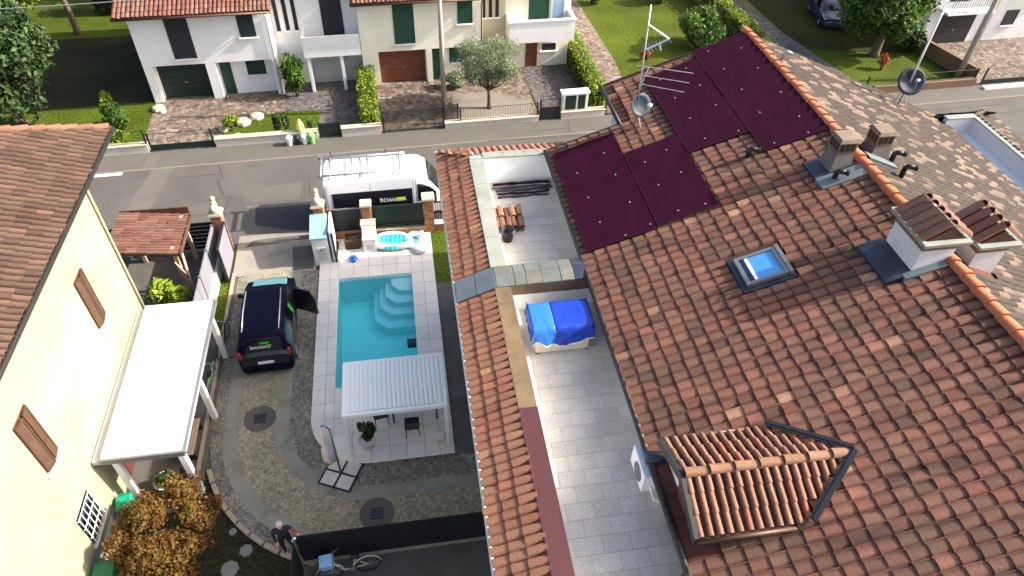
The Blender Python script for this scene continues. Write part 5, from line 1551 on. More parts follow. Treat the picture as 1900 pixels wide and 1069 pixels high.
# ------------------------------------------------------------------ pergola and what is under it
pe = thing('pergola', 'white metal pergola with louvred roof at the near end of the pool', 'pergola', (-1.1, 14, .07))
X0, X1, Y0, Y1, PZ = -2.66, .40, 13.05, 15.05, 2.38
for (x, y) in ((X0, Y0), (X1, Y0), (X0, Y1), (X1, Y1)):
    MB().box(x - .055, y - .055, .066, x + .055, y + .055, PZ - .14).build('post', 'white_paint', pe, bevel=.006)
for (a, b, c, d) in ((X0 - .06, Y0 - .06, X1 + .06, Y0 + .06), (X0 - .06, Y1 - .06, X1 + .06, Y1 + .06), (X0 - .06, Y0 + .062, X0 + .06, Y1 - .062), (X1 - .06, Y0 + .062, X1 + .06, Y1 - .062)):
    MB().box(a, b, PZ - .14, c, d, PZ + .0).build('beam', 'white_paint', pe, bevel=.006)
n = 21
lv = MB().xprof([(0, .008), (.129, -.012), (.129, .006), (.07, .032), (0, .026)], Y0 + .065, Y1 - .065).mesh('louvre'); lv.materials.append(MATS['white_paint'])
for i in range(n):
    o = bpy.data.objects.new('louvre', lv); COL.objects.link(o); o.parent = pe; o.matrix_parent_inverse = INV[pe.name]; o.location = (X0 + .062 + i * (X1 - X0 - .124) / n, 0, PZ + .004)
def chair(name, label, x, y, rz, mat, cat='chair'):
    t = thing(name, label, cat, (x, y, .07), rz, worldspace=False)
    MB().box(-.24, -.24, .42, .24, .24, .46).build('seat', mat, t, bevel=.012)
    MB().add([(-.23, .2, .46), (.23, .2, .46), (.23, .3, .92), (-.23, .3, .92), (-.23, .235, .46), (.23, .235, .46), (.23, .335, .92), (-.23, .335, .92)],
             [(0, 1, 2, 3), (7, 6, 5, 4), (0, 4, 5, 1), (1, 5, 6, 2), (2, 6, 7, 3), (3, 7, 4, 0)]).build('backrest', mat, t)
    for sx in (-1, 1):
        for sy in (-1, 1): MB().tube([(sx * .2, sy * .2, .42), (sx * .23, sy * .23, 0)], .016, 6).build('leg', 'metal_dark', t)
    return t
tb = thing('dining_table', 'dark dining table standing under the pergola', 'table', (-.6, 14.55, .07), worldspace=False)
MB().box(-.8, -.42, .70, .8, .42, .74).build('tabletop', 'metal_dark', tb, bevel=.01)
for sx in (-1, 1):
    for sy in (-1, 1): MB().box(sx * .72 - .03, sy * .34 - .03, 0, sx * .72 + .03, sy * .34 + .03, .70).build('leg', 'metal_dark', tb)
chair('dining_chair', 'black dining chair pulled out from the table under the pergola', -.72, 13.78, math.pi, 'black_plastic')
chair('dining_chair', 'slim dark folding chair at the end of the pergola table', -1.75, 14.35, -1.4, 'metal_dark')
pot('potted_bush', 'round clipped bush in white pot under the pergola corner', -2.2, 13.4, .07, .26, .42, 'pot_white', clumps((0, 0, .78), .34, .34, .38, 10, 6), 1500, .045, 'leaf_dark', 75)
bl_ = thing('weight_block', 'small white cube weight on the deck by the pergola post', 'weight', (.12, 13.3, .07))
MB().box(.02, 13.2, .068, .3, 13.48, .3).build('block', 'pot_white', bl_, bevel=.02)

# closed cantilever parasol on a slab base
ub = thing('parasol', 'closed pale cantilever parasol standing on a cross base', 'parasol', (-3.15, 12.6, 0))
Mu = Matrix.Translation((-3.06, 12.53, 0)) @ Matrix.Rotation(rad(-25), 4, 'Z')
MB(Mu).box(-.52, -.025, .006, .52, .025, .06).box(-.025, -.52, .006, .025, -.0251, .06).box(-.025, .0251, .006, .025, .52, .06).build('cross_foot', 'metal_dark', ub)
fe = MB(Mu)
for s in (-1, 1):
    fe.box(-.55, s * .52 - .018, .006, .55, s * .52 + .018, .05); fe.box(s * .525 - .025, -.494, .006, s * .525 + .025, .494, .05)
fe.build('base_frame', 'metal_dark', ub)
MB(Mu).tube([(0, 0, .06), (0, 0, 2.45)], .035, 10).build('mast', 'metal_grey', ub, smooth=True)
MB(Mu).tube([(0, 0, 2.45), (-.1, .0, 2.55), (-.26, .02, 2.5)], .03, 8).build('arm', 'metal_grey', ub, smooth=True)
cv = []
nn = 20
for (z, r) in ((.62, .15), (.8, .19), (1.2, .17), (1.45, .13), (1.5, .12), (1.8, .14), (2.2, .1), (2.45, .03)):
    for k in range(nn):
        a = 2 * math.pi * k / nn; rr_ = r * (1 + .22 * math.sin(a * 5 + z)); cv.append((rr_ * math.cos(a) - .27, rr_ * math.sin(a) + .02, z))
fc = [(i * nn + k, i * nn + (k + 1) % nn, (i + 1) * nn + (k + 1) % nn, (i + 1) * nn + k) for i in range(7) for k in range(nn)]
MB(Mu).add(cv, fc + [tuple(range(nn - 1, -1, -1))]).build('canopy', 'cloth_white', ub, smooth=True)
MB(Mu).tube([(-.14, .02, 1.48), (-.4, .02, 1.48)], .012, 6).build('strap', 'cloth_white', ub)
for i, (sx, sy) in enumerate(((-1, -1), (1, -1), (1, 1), (-1, 1))):
    o = MB(Mu).box(.035 if sx > 0 else -.49, .035 if sy > 0 else -.49, .008, .49 if sx > 0 else -.035, .49 if sy > 0 else -.035, .055).build('paving_slab', 'slab_pale', None, bevel=.006)
    tag(o, 'square grey concrete slab weighting the parasol base', 'slab', 'slabs on the parasol base')

# ------------------------------------------------------------------ black screen fence and the yard below
bf = thing('screen_fence', 'long black mesh screen fence between drive and back yard', 'fence', (-1.5, 9.75, 0))
MB().box(-4.05, 9.70, -.02, 1.3, 9.82, .12).build('kerb', 'concrete', bf)
for i in range(4):
    x0 = -4.05 + i * 1.335; MB().box(x0 + .02, 9.74, .13, x0 + 1.315, 9.765, 1.58).build('mesh_panel', 'black_mesh', bf)
for i in range(5):
    x0 = -4.05 + i * 1.335; MB().tube([(x0, 9.75, 0), (x0, 9.75, 1.64)], .022, 8).build('post', 'metal_dark', bf)
MB().tube([(-4.05, 9.75, 1.6), (1.29, 9.75, 1.6)], .014, 6).build('rail', 'metal_dark', bf)
bf2 = thing('screen_fence', 'short black mesh screen fence running towards the yard gate from the corner post', 'fence', (-4.08, 8.6, 0))
MB().box(-4.10, 6.5, .1, -4.07, 9.70, 1.55).build('mesh_panel', 'black_mesh', bf2)
for y in (9.62, 8.1, 6.6): MB().tube([(-4.085, y, 0), (-4.085, y, 1.64)], .03, 8).build('post', 'galv', bf2)
fc_ = MB(Matrix.Translation((-4.02, 9.66, 1.66))).lathe([(.02, -.04), (.045, 0), (.02, .04)], 10).build('finial', 'white_paint', bf2, smooth=True)

def wheel_mesh(r, tyre=.02):
    ty = MB().tube([(r * math.cos(2 * math.pi * i / 24), 0, r * math.sin(2 * math.pi * i / 24)) for i in range(24)], tyre, 6, closed=True)
    sp_ = MB()
    for i in range(10):
        a = 2 * math.pi * i / 10; sp_.tube([(0, .0, 0), (r * math.cos(a), 0, r * math.sin(a))], .004, 4)
    return ty, sp_
def bicycle(name, label, loc, rz, fmat, s=1.0, basket=None, lean=0.0, tmat='rubber'):
    t = thing(name, label, 'bicycle', loc, rz, worldspace=False)
    t.rotation_euler = (lean, 0, rz)
    r = .33 * s; wb = 1.05 * s
    for k, xo in enumerate((0, wb)):
        ty, sp_ = wheel_mesh(r, .022 * s); Mx = Matrix.Translation((xo, 0, r + .02))
        w = MB(Mx).add(ty.v, ty.f).build('wheel', tmat, t, smooth=True)
        MB(Mx).add(sp_.v, sp_.f).build('spokes', 'galv', w)
        fd = [((r + .045 * s) * math.cos(a) + xo, 0, (r + .045 * s) * math.sin(a) + r + .02) for a in [math.pi * (.05 + .9 * i / 10) for i in range(11)]]
        MB().tube(fd, .022 * s, 5).build('mudguard', fmat, t, smooth=True)
    B = Vector((wb * .42, 0, r * .95)); Hd = Vector((wb * .84, 0, .82 * s)); S = Vector((wb * .30, 0, .78 * s))
    f = MB(); rr_ = .02 * s
    f.tube([S, B], rr_, 7); f.tube([B, B + Vector((wb * .22, 0, .03)), Hd - Vector((0, 0, .14))], rr_ * 1.2, 7); f.tube([B, Vector((0, 0, r + .02))], rr_ * .8, 6)
    f.tube([S - Vector((0, 0, .1)), Vector((0, 0, r + .02))], rr_ * .8, 6); f.tube([Hd, Hd + Vector((.05, 0, -.25 * s)), Vector((wb, 0, r + .02))], rr_, 7)
    f.build('frame', fmat, t, smooth=True)
    MB().tube([Hd, Hd + Vector((-.02, 0, .14 * s))], .014, 6).tube([Hd + Vector((-.16, -.28 * s, .16 * s)), Hd + Vector((0, -.2 * s, .17 * s)), Hd + Vector((-.02, 0, .14 * s)), Hd + Vector((0, .2 * s, .17 * s)), Hd + Vector((-.16, .28 * s, .16 * s))], .013, 6).build('handlebar', 'galv', t, smooth=True)
    MB().frustum(S.x - .14, -.09, S.x + .12, .09, S.z + .06, S.x - .12, -.07, S.x + .1, .07, S.z + .12).build('saddle', 'black_plastic', t, bevel=.02)
    MB().tube([S, S + Vector((-.01, 0, .07))], .014, 6).build('seat_post', 'galv', t)
    MB(Matrix.Translation((B.x, .04, B.z)) @ Matrix.Rotation(rad(90), 4, 'X')).lathe([(.09 * s, -.006), (.09 * s, .006)], 16).build('crank', 'galv', t)
    if basket:
        MB().frustum(Hd.x + .06, -.16, Hd.x + .34, .16, Hd.z - .1, Hd.x + .02, -.2, Hd.x + .4, .2, Hd.z + .16).build('basket_bag', basket, t, bevel=.03)
    return t
bicycle('bicycle', 'cream city bicycle with pale blue bag on the front in the dark yard', (-2.2, 9.25, .0), rad(186), 'bike_cream', 1.0, 'bag_blue', lean=.12)
bicycle('bicycle', 'dark bicycle leaning at the far end of the white canopy', (-7.45, 18.0, 0), rad(84), 'metal_dark', 1.0, None, lean=.1)
pm('teal_mint', lin(150, 206, 180), .4, .05, 4)
bicycle('bicycle', 'small mint green child bicycle beside the canopy posts', (-7.62, 16.5, 0), rad(88), 'teal_mint', .72, None, lean=.12)
bn = thing('storage_bench', 'grey slatted bench standing under the canopy edge', 'bench', (-7.75, 14.3, 0))
for i in range(5): MB().box(-8.1 + i * .1, 13.6, .42, -8.02 + i * .1, 15.0, .45).build('slat', 'wood_grey', bn)
for y in (13.7, 14.85): MB().box(-8.1, y, 0, -7.62, y + .06, .42).build('leg', 'metal_dark', bn)
bg = thing('refuse_sack', 'black refuse sack beneath the canopy beside the planter tub', 'sack', (-7.75, 12.8, 0))
MB(Matrix.Translation((-7.72, 12.85, 0))).lathe([(.2, 0), (.28, .15), (.25, .5), (.1, .72), (.03, .76), (.07, .84)], 11).build('sack', 'black_plastic', bg, smooth=True)

# ------------------------------------------------------------------ vehicles
class Body:
    """car body as a surface: stations (x, z roof, half width at belt, half width at roof, z belt)"""
    def __init__(self, st, zlow=.24): self.st = st; self.zl = zlow
    def at(self, x):
        st = self.st
        if x <= st[0][0]: return st[0]
        for a, b in zip(st[:-1], st[1:]):
            if x <= b[0]:
                t = (x - a[0]) / (b[0] - a[0]); return tuple(p + (q - p) * t for p, q in zip(a, b))
        return st[-1]
    def pt(self, x, u, side=1, off=0.0):
        _, zr, hb, hr, zb = self.at(x)
        zb = min(zb, zr - .04)
        P = [(0, 0, zr), (.3, hr * .8, zr - .012), (.42, hr, zr - .07), (.62, hb, zb), (.72, hb * 1.01, zb - .15), (.88, hb, self.zl + .12), (1.0, hb * .95, self.zl)]
        for a, b in zip(P[:-1], P[1:]):
            if u <= b[0] + 1e-9:
                t = (u - a[0]) / (b[0] - a[0]); y, z = a[1] + (b[1] - a[1]) * t, a[2] + (b[2] - a[2]) * t
                n = Vector((0, b[2] - a[2], -(b[1] - a[1]))); n = Vector((0, abs(a[2] - b[2]), abs(b[1] - a[1]))).normalized()
                return (x, side * (y + n.y * off), z + n.z * off)
    def shell(self, nx=44):
        xs_ = sorted(set([s[0] for s in self.st] + [self.st[0][0] + (self.st[-1][0] - self.st[0][0]) * i / nx for i in range(nx + 1)]))
        us = [0, .15, .3, .42, .52, .62, .72, .8, .88, 1.0]
        ring = [(u, 1) for u in us] + [(u, -1) for u in us[::-1][:-1]]
        mb = MB(); vs = []
        for x in xs_:
            for u, s in ring: vs.append(self.pt(x, u, s))
        k = len(ring); fs = []
        for i in range(len(xs_) - 1):
            for j in range(k - 1):
                fs.append((i * k + j, (i + 1) * k + j, (i + 1) * k + j + 1, i * k + j + 1))
            fs.append((i * k + k - 1, (i + 1) * k + k - 1, (i + 1) * k, i * k))
        fs.append(tuple(range(k))); fs.append(tuple((len(xs_) - 1) * k + j for j in range(k - 1, -1, -1)))
        mb.add(vs, fs); return mb
    def patch(self, x0, x1, u0, u1, side, off=.008, nx=8, nu=5, both=False):
        mb = MB()
        xs_ = [x0 + (x1 - x0) * i / nx for i in range(nx + 1)]
        for st in self.st:
            if min(x0, x1) + 1e-4 < st[0] < max(x0, x1) - 1e-4: xs_.append(st[0])
        xs_ = sorted(xs_); us = [u0 + (u1 - u0) * i / nu for i in range(nu + 1)]
        for b in (.3, .42, .62, .72):
            if min(u0, u1) + 1e-4 < b < max(u0, u1) - 1e-4: us.append(b)
        us = sorted(us)
        for sd_ in ((1, -1) if both else (side,)):
            vs = [self.pt(x, u, sd_, off) for x in xs_ for u in us]; k = len(us); fs = []
            for i in range(len(xs_) - 1):
                for j in range(k - 1):
                    q = (i * k + j, (i + 1) * k + j, (i + 1) * k + j + 1, i * k + j + 1); fs.append(q if sd_ > 0 else q[::-1])
            mb.add(vs, fs)
        return mb
def wheels(t, xs_, hw, r, w=.2):
    for x in xs_:
        for s in (-1, 1):
            M0 = Matrix.Translation((x, s * (hw - w * .42), r)) @ Matrix.Rotation(rad(90), 4, 'X')
            wo = MB(M0).lathe([(r * .62, -w / 2), (r * .95, -w / 2), (r, -w / 2 + .03), (r, w / 2 - .03), (r * .95, w / 2), (r * .62, w / 2)], 22).build('wheel', 'rubber', t, smooth=False)
            MB(M0).lathe([(.05, w / 2 * -s - .005), (r * .6, w / 2 * -s)], 14, caps=False).lathe([(.001, -w / 2 * s * 1.0 - .01 * s), (r * .62, -w / 2 * s - .003 * s)], 14, caps=False).build('rim', 'silver', wo)
# letters: marks too blurred to read in the picture, kept as pale letter-like strokes over a leaf blob
def marks(t, parent, P, U_, V_, seed, n, h, mat, gap=1.15):
    g_ = random.Random(seed); mb = MB(); x = 0
    P, U_, V_ = Vector(P), Vector(U_), Vector(V_)
    for i in range(n):
        hh = h * (1.0 if i else 1.4); w = hh * g_.uniform(.5, .62); s = hh * .2
        def q(a, b, c, d): mb.add([tuple(P + U_ * (x + a) + V_ * b), tuple(P + U_ * (x + c) + V_ * b), tuple(P + U_ * (x + c) + V_ * d), tuple(P + U_ * (x + a) + V_ * d)], [(0, 1, 2, 3)])
        k = g_.randint(0, 3)
        q(0, 0, s, hh)
        if k != 0: q(s, 0, w, s)
        if k in (1, 3): q(s, hh - s, w, hh)
        if k in (0, 1, 2): q(w - s, s if k else 0, w, hh * .62)
        if k in (0, 2): q(s, hh * .5, w - s, hh * .5 + s)
        x += w * gap + s * .4
    return mb.build('lettering', mat, parent)

van = thing('panel_van', 'white high roof panel van with roof rack and black side panel parked in the road', 'van', (-3.75, 25.72, 0), A_ST * .4, worldspace=False)
vb_ = Body([(0, 1.0, .93, .80, .9), (.02, 2.0, .97, .88, 1.2), (.06, 2.46, .98, .9, 1.25), (.2, 2.52, .99, .9, 1.25), (3.9, 2.52, .99, .9, 1.25), (4.15, 2.46, .99, .88, 1.25), (4.5, 2.22, .99, .85, 1.22), (5.05, 1.45, .97, .84, 1.15), (5.3, 1.2, .95, .82, 1.05), (5.6, 1.0, .9, .76, .85), (5.72, .7, .84, .7, .6)], .3)
vbo = vb_.shell(50).build('body', 'white_car', van, smooth=True)
es = vbo.modifiers.new('edge', 'EDGE_SPLIT'); es.split_angle = rad(38)
vb_.patch(4.42, 5.02, 0.0, .38, 1, .012, both=True).build('windscreen', 'glass_dark', van)
for s in (-1, 1):
    vb_.patch(3.95, 4.75, .47, .61, s, .012).build('side_window', 'glass_dark', van)
    sp_ = vb_.patch(.35, 3.72, .50, .66, s, .012, nx=4).build('side_panel', 'decal_black', van, label='black advertising panel with lime and white print')
    if s < 0:
        yq = -1.012
        marks(van, sp_, (2.32, yq, 1.40), (1, 0, .0), (0, .18, .98), 4, 9, .17, 'decal_white')
        lf = MB(); lf.add([(2.7, -.966, 1.62), (3.4, -.966, 1.62), (3.55, -.942, 1.79), (2.8, -.942, 1.79)], [(0, 1, 2, 3)])
        lf.add([(2.95, -1.014, 1.40), (3.3, -1.014, 1.40), (3.42, -.982, 1.57), (3.05, -.982, 1.57)], [(0, 1, 2, 3)]); lf.build('leaf_mark', 'decal_lime', sp_)
        lf = MB(); lf.add([(1.75, -.972, 1.62), (2.2, -.972, 1.62), (2.2, -.952, 1.74), (1.75, -.952, 1.74)], [(0, 1, 2, 3)]); lf.build('leaf_mark', 'decal_lime', sp_)
        marks(van, sp_, (2.24, -.972, 1.62), (1, 0, 0), (0, .18, .98), 8, 2, .10, 'decal_white')
    vb_.patch(.3, 3.8, .73, .76, s, .02, nx=3, nu=1).build('trim_strip', 'plate', van)
    MB().box(4.62, s * 1.0 - .02 if s > 0 else -1.2, 1.25, 4.72, 1.2 if s > 0 else -.98, 1.6).build('mirror', 'black_plastic', van, bevel=.03)
MB().box(-.03, -.7, .9, -.005, -.04, 1.8).box(-.03, .04, .9, -.005, .7, 1.8).build('rear_window', 'glass_dark', van)
for s in (-1, 1): MB().box(-.03, s * .9 - .05, .9, .01, s * .9 + .05, 1.5).build('tail_lamp', 'lamp_red', van)
MB().box(5.6, -.9, .3, 5.8, .9, .55).build('bumper', 'black_plastic', van, bevel=.05)
wheels(van, (.95, 4.75), .98, .35)
for s in (-1, 1):
    for x_ in (.12, 1.95, 3.76, 3.88, 4.88):
        vb_.patch(x_, x_ + .014, .44, .92, s, .014, nx=1).build('panel_gap', 'metal_dark', van)
MB().box(3.55, -1.03, 1.12, 3.7, -1.0, 1.16).box(4.05, -1.03, 1.12, 4.2, -1.0, 1.16).build('door_handle', 'black_plastic', van)
rk = MB()
for y in (-.66, .66): rk.tube([(-.12, y, 2.72), (3.55, y, 2.72)], .045, 6)
rk.build('rack_rail', 'galv', van, smooth=True)
for x in (.0, .38, 1.28, 1.95, 3.3):
    MB().tube([(x, -.7, 2.72), (x, .7, 2.72)], .048 if x > .1 else .06, 6).build('rack_bar', 'galv', van, smooth=True)
for x in (.3, 1.6, 3.2):
    for y in (-.66, .66): MB().tube([(x, y, 2.48), (x, y, 2.72)], .02, 6).build('rack_foot', 'metal_dark', van)
for x in (.42, 2.75): MB().tube([(x, .68, 2.66), (x, .68, 2.98)], .02, 6).build('rack_stop', 'metal_dark', van)
MB().box(-.15, .60, 2.74, .36, .76, 2.80).build('rack_roller', 'metal_grey', van)

def people_carrier(name, label, loc, rz, paint, opened=True, full=True):
    t = thing(name, label, 'car', loc, rz, worldspace=False)
    B = Body([(0, .62, .80, .70, .55), (.05, .98, .88, .74, .9), (.16, 1.12, .91, .72, 1.05), (.30, 1.62, .915, .70, 1.12), (.42, 1.76, .92, .70, 1.12), (.8, 1.83, .925, .71, 1.12), (1.8, 1.85, .925, .72, 1.1), (2.6, 1.80, .925, .70, 1.08), (2.95, 1.68, .925, .69, 1.06), (3.45, 1.16, .92, .74, 1.04), (3.6, 1.06, .91, .76, 1.0), (4.05, .95, .87, .72, .88), (4.28, .80, .80, .66, .7), (4.38, .55, .72, .6, .5)], .22)
    bo = B.shell(48).build('body', paint, t, smooth=True); es = bo.modifiers.new('edge', 'EDGE_SPLIT'); es.split_angle = rad(40)
    B.patch(2.98, 3.42, 0, .40, 1, .01, both=True).build('windscreen', 'glass_dark', t)
    rw = B.patch(.165, .31, 0, .36, 1, .012, both=True).build('rear_window', 'glass_dark', t)
    for s in (-1, 1):
        B.patch(.55, 1.25, .46, .60, s, .01).build('side_window', 'glass_dark', t)
        B.patch(1.32, 2.05, .46, .60, s, .01).build('side_window', 'glass_dark', t)
        if not (opened and s < 0): B.patch(2.12, 2.9, .46, .60, s, .01).build('side_window', 'glass_dark', t)
        MB().box(.06, s * .84 - .06, .8, .17, s * .84 + .04, 1.2).build('tail_lamp', 'lamp_red', t, bevel=.02)
        MB().box(4.08, s * .68 - .13, .68, 4.2, s * .68 + .13, .82).build('headlight', 'silver', t, bevel=.03)
    B.patch(-.0, .05, .0, .55, 1, .012, both=True).build('bumper', 'black_plastic', t)
    MB().box(-.02, -.27, .66, -.0, .27, .78, Matrix.Translation((.012, .0, 0))).build('number_plate', 'plate', t)
    wheels(t, (.82, 3.55), .92, .32)
    for s in (-1, 1):
        for x_ in (1.28, 2.08, 2.96):
            B.patch(x_, x_ + .012, .44, .92, s, .011, nx=1).build('panel_gap', 'black_plastic', t)
    return t, B
car, B = people_carrier('people_carrier', 'dark navy people carrier with roof rails and open front door on the drive', (-5.62, 16.9, 0), rad(92), 'car_navy')
for s in (-1, 1):
    MB().tube([B.pt(.55, .33, s, .05), B.pt(1.4, .33, s, .06), B.pt(2.55, .33, s, .05)], .022, 6).build('roof_rail', 'silver', car, smooth=True)
B.patch(3.55, 4.2, 0, .33, 1, .008, both=True).build('bonnet', 'car_teal', car, label='pale turquoise bonnet')
B.patch(3.5, 3.62, 0.02, .12, 1, .014, both=True).build('cowl', 'car_black', car)
hb = B.patch(.06, .155, 0, .55, 1, .012, both=True).build('hatch_panel', 'car_black', car, label='black tailgate with white and green print')
# print on the tailgate
def tail_mark():
    P = Vector(B.pt(.20, 0, 1, .02)); Q = Vector(B.pt(.29, 0, 1, .02)); V_ = (Q - P).normalized()
    marks(car, hb, tuple(Vector(B.pt(.19, 0, 1, .03)) + Vector((0, .42, 0))), (0, -1, 0), tuple(V_), 12, 9, .1, 'decal_white')
    lf = MB(); P0 = Vector(B.pt(.195, 0, 1, .036)); 
    for (a, b, c, d) in ((-.06, .0, -.26, .11), (.12, .15, -.2, .22)):
        lf.add([tuple(P0 + Vector((0, a, 0)) + V_ * b), tuple(P0 + Vector((0, c, 0)) + V_ * b), tuple(P0 + Vector((0, c - .05, 0)) + V_ * d), tuple(P0 + Vector((0, a - .05, 0)) + V_ * d)], [(0, 1, 2, 3)])
    lf.build('leaf_mark', 'decal_green', hb)
tail_mark()
B.patch(1.1, 2.0, .64, .84, -1, .012).build('side_graphic', 'car_blue', car)
B.patch(.3, 1.1, .5, .84, -1, .011).build('side_graphic', 'car_blue', car)
B.patch(1.9, 2.12, .5, .66, -1, .013).build('side_graphic', 'decal_green', car)
B.patch(2.12, 2.95, .47, .97, -1, .006).build('door_opening', 'black_plastic', car)
do = MB(Matrix.Translation((2.98, -.93, 0)) @ Matrix.Rotation(rad(58), 4, 'Z'))
do.add([(-.95, -.03, .35), (0, -.03, .3), (0, -.03, 1.1), (-.25, .06, 1.5), (-.8, .06, 1.55), (-.95, -.0, 1.1), (-.95, .05, .35), (0, .05, .3), (0, .05, 1.1), (-.25, .1, 1.5), (-.8, .1, 1.55), (-.95, .06, 1.1)],
       [(0, 1, 2, 3, 4, 5), (11, 10, 9, 8, 7, 6), (0, 6, 7, 1), (1, 7, 8, 2), (2, 8, 9, 3), (3, 9, 10, 4), (4, 10, 11, 5), (5, 11, 6, 0)])
dro = do.build('open_door', 'car_black', car)
MB(Matrix.Translation((2.98, -.93, 0)) @ Matrix.Rotation(rad(58), 4, 'Z')).box(-.8, -.05, .55, -.2, -.03, .95).build('door_trim', 'metal_grey', dro, bevel=.01)
for s, x_ in ((1, 3.05), (-1, 3.1)):
    MB().box(x_, s * 1.02 - .09, 1.02, x_ + .1, s * 1.02 + .09, 1.2).build('mirror', 'black_plastic', car, bevel=.03)
MB().tube([(.9, 0, 1.86), (.75, 0, 2.0)], .006, 5).build('aerial', 'black_plastic', car)
parked, B2 = people_carrier('parked_car', 'dark blue car parked on the shaded grass under the big tree', (29.4, 45.6, 0), rad(-100), 'car_blue', opened=False)
parked.scale = (.86, .86, .82)

# ------------------------------------------------------------------ person at the corner post
def person(label, loc, rz):
    t = thing('person', label, 'person', loc, rz, worldspace=False)
    J = {'pelvis': (0, 0, .95), 'chest': (.02, -.03, 1.25), 'neck': (.02, -.05, 1.46), 'head0': (.02, -.06, 1.53),
         'hipL': (-.1, 0, .9), 'kneeL': (-.11, -.05, .5), 'ankL': (-.11, .02, .09), 'toeL': (-.12, -.16, .04),
         'hipR': (.1, 0, .9), 'kneeR': (.12, -.02, .5), 'ankR': (.13, .06, .09), 'toeR': (.15, -.12, .04),
         'shL': (-.19, -.02, 1.40), 'elL': (-.25, -.02, 1.12), 'wrL': (-.2, -.16, .92),
         'shR': (.21, -.04, 1.40), 'elR': (.34, -.2, 1.3), 'wrR': (.44, -.42, 1.5)}
    rad_ = {'pelvis': .15, 'chest': .16, 'neck': .06, 'head0': .055, 'hipL': .10, 'kneeL': .065, 'ankL': .045, 'toeL': .035, 'hipR': .10, 'kneeR': .065, 'ankR': .045, 'toeR': .035,
            'shL': .07, 'elL': .05, 'wrL': .033, 'shR': .07, 'elR': .05, 'wrR': .033}
    Eg = [('pelvis', 'chest'), ('chest', 'neck'), ('neck', 'head0'), ('pelvis', 'hipL'), ('hipL', 'kneeL'), ('kneeL', 'ankL'), ('ankL', 'toeL'), ('pelvis', 'hipR'), ('hipR', 'kneeR'), ('kneeR', 'ankR'), ('ankR', 'toeR'),
          ('chest', 'shL'), ('shL', 'elL'), ('elL', 'wrL'), ('chest', 'shR'), ('shR', 'elR'), ('elR', 'wrR')]
    ks = list(J)
    def skin(name, keys, edges, mat, root, extra=1.0, sub=1):
        me = bpy.data.meshes.new(name); me.from_pydata([J[k] for k in keys], [(keys.index(a), keys.index(b)) for a, b in edges], []); me.update()
        o = put(name, me, mat, t)
        o.modifiers.new('skin', 'SKIN')
        sv = me.skin_vertices[0].data
        for i, k in enumerate(keys):
            sv[i].radius = (rad_[k] * extra, rad_[k] * extra); sv[i].use_root = (k == root)
        s = o.modifiers.new('sub', 'SUBSURF'); s.levels = sub; s.render_levels = 2
        return o
    body = skin('body', ks, Eg, 'person_dark', 'pelvis')
    # head with face and hair
    h = MB(Matrix.Translation((.02, -.075, 1.63)))
    h.lathe([(.02, -.125), (.055, -.105), (.075, -.04), (.088, .02), (.085, .07), (.05, .115), (.01, .125)], 16)
    h.tube([(0, -.085, .0), (0, -.105, -.02)], .014, 6)
    for sx in (-.09, .09): h.tube([(sx, .0, .02), (sx * 1.06, .005, -.02)], .018, 6)
    h.build('head', 'skin', t, smooth=True)
    ey = MB(Matrix.Translation((.02, -.075, 1.63)))
    for sx in (-.032, .032): ey.lathe([(.002, -.008), (.01, 0), (.002, .008)], 8, Matrix.Translation((sx, -.082, .01)))
    ey.tube([(-.025, -.08, -.055), (.025, -.08, -.055)], .006, 5); ey.build('face_detail', 'wood_dark', t)
    MB(Matrix.Translation((.02, -.065, 1.645))).lathe([(.094, -.02), (.099, .03), (.088, .09), (.05, .125), (.005, .135)], 16, caps=False).build('hair', 'hair_grey', t, smooth=True)
    # right sleeve and hands
    J2 = dict(J)
    sl = MB(); sl.tube([J['elR'], Vector(J['elR']).lerp(Vector(J['wrR']), .9)], [.058, .044], 10); sl.tube([Vector(J['shR']).lerp(Vector(J['elR']), .5), J['elR']], [.066, .058], 10)
    sl.build('sleeve', 'sleeve_red', t, smooth=True)
    for w, d in ((J['wrR'], Vector((.35, -.85, .2)).normalized()), (J['wrL'], Vector((0, -.5, -.85)).normalized())):
        w = Vector(w); sd_ = d.cross(Vector((0, 0, 1))).normalized(); hd = MB()
        hd.tube([w - d * .03, w + d * .04, w + d * .09], [.026, .036, .034], 8)
        for k, L_ in enumerate((.062, .075, .07, .055)):
            b_ = w + d * .085 + sd_ * (-.03 + .02 * k); hd.tube([b_, b_ + d * L_ * .5 + Vector((0, 0, -.01)), b_ + d * L_ * .75 + Vector((0, 0, -.04))], [.0095, .009, .007], 6)
        b_ = w + d * .03 + sd_ * .034; hd.tube([b_, b_ + d * .03 + sd_ * .02, b_ + d * .06 + sd_ * .018 + Vector((0, 0, -.02))], [.011, .01, .008], 6)
        hd.build('hand', 'skin', t, smooth=True)
    return t
person('grey haired person in dark clothes with red sleeve reaching for the corner fence post', (-4.5, 10.18, .0), rad(12))

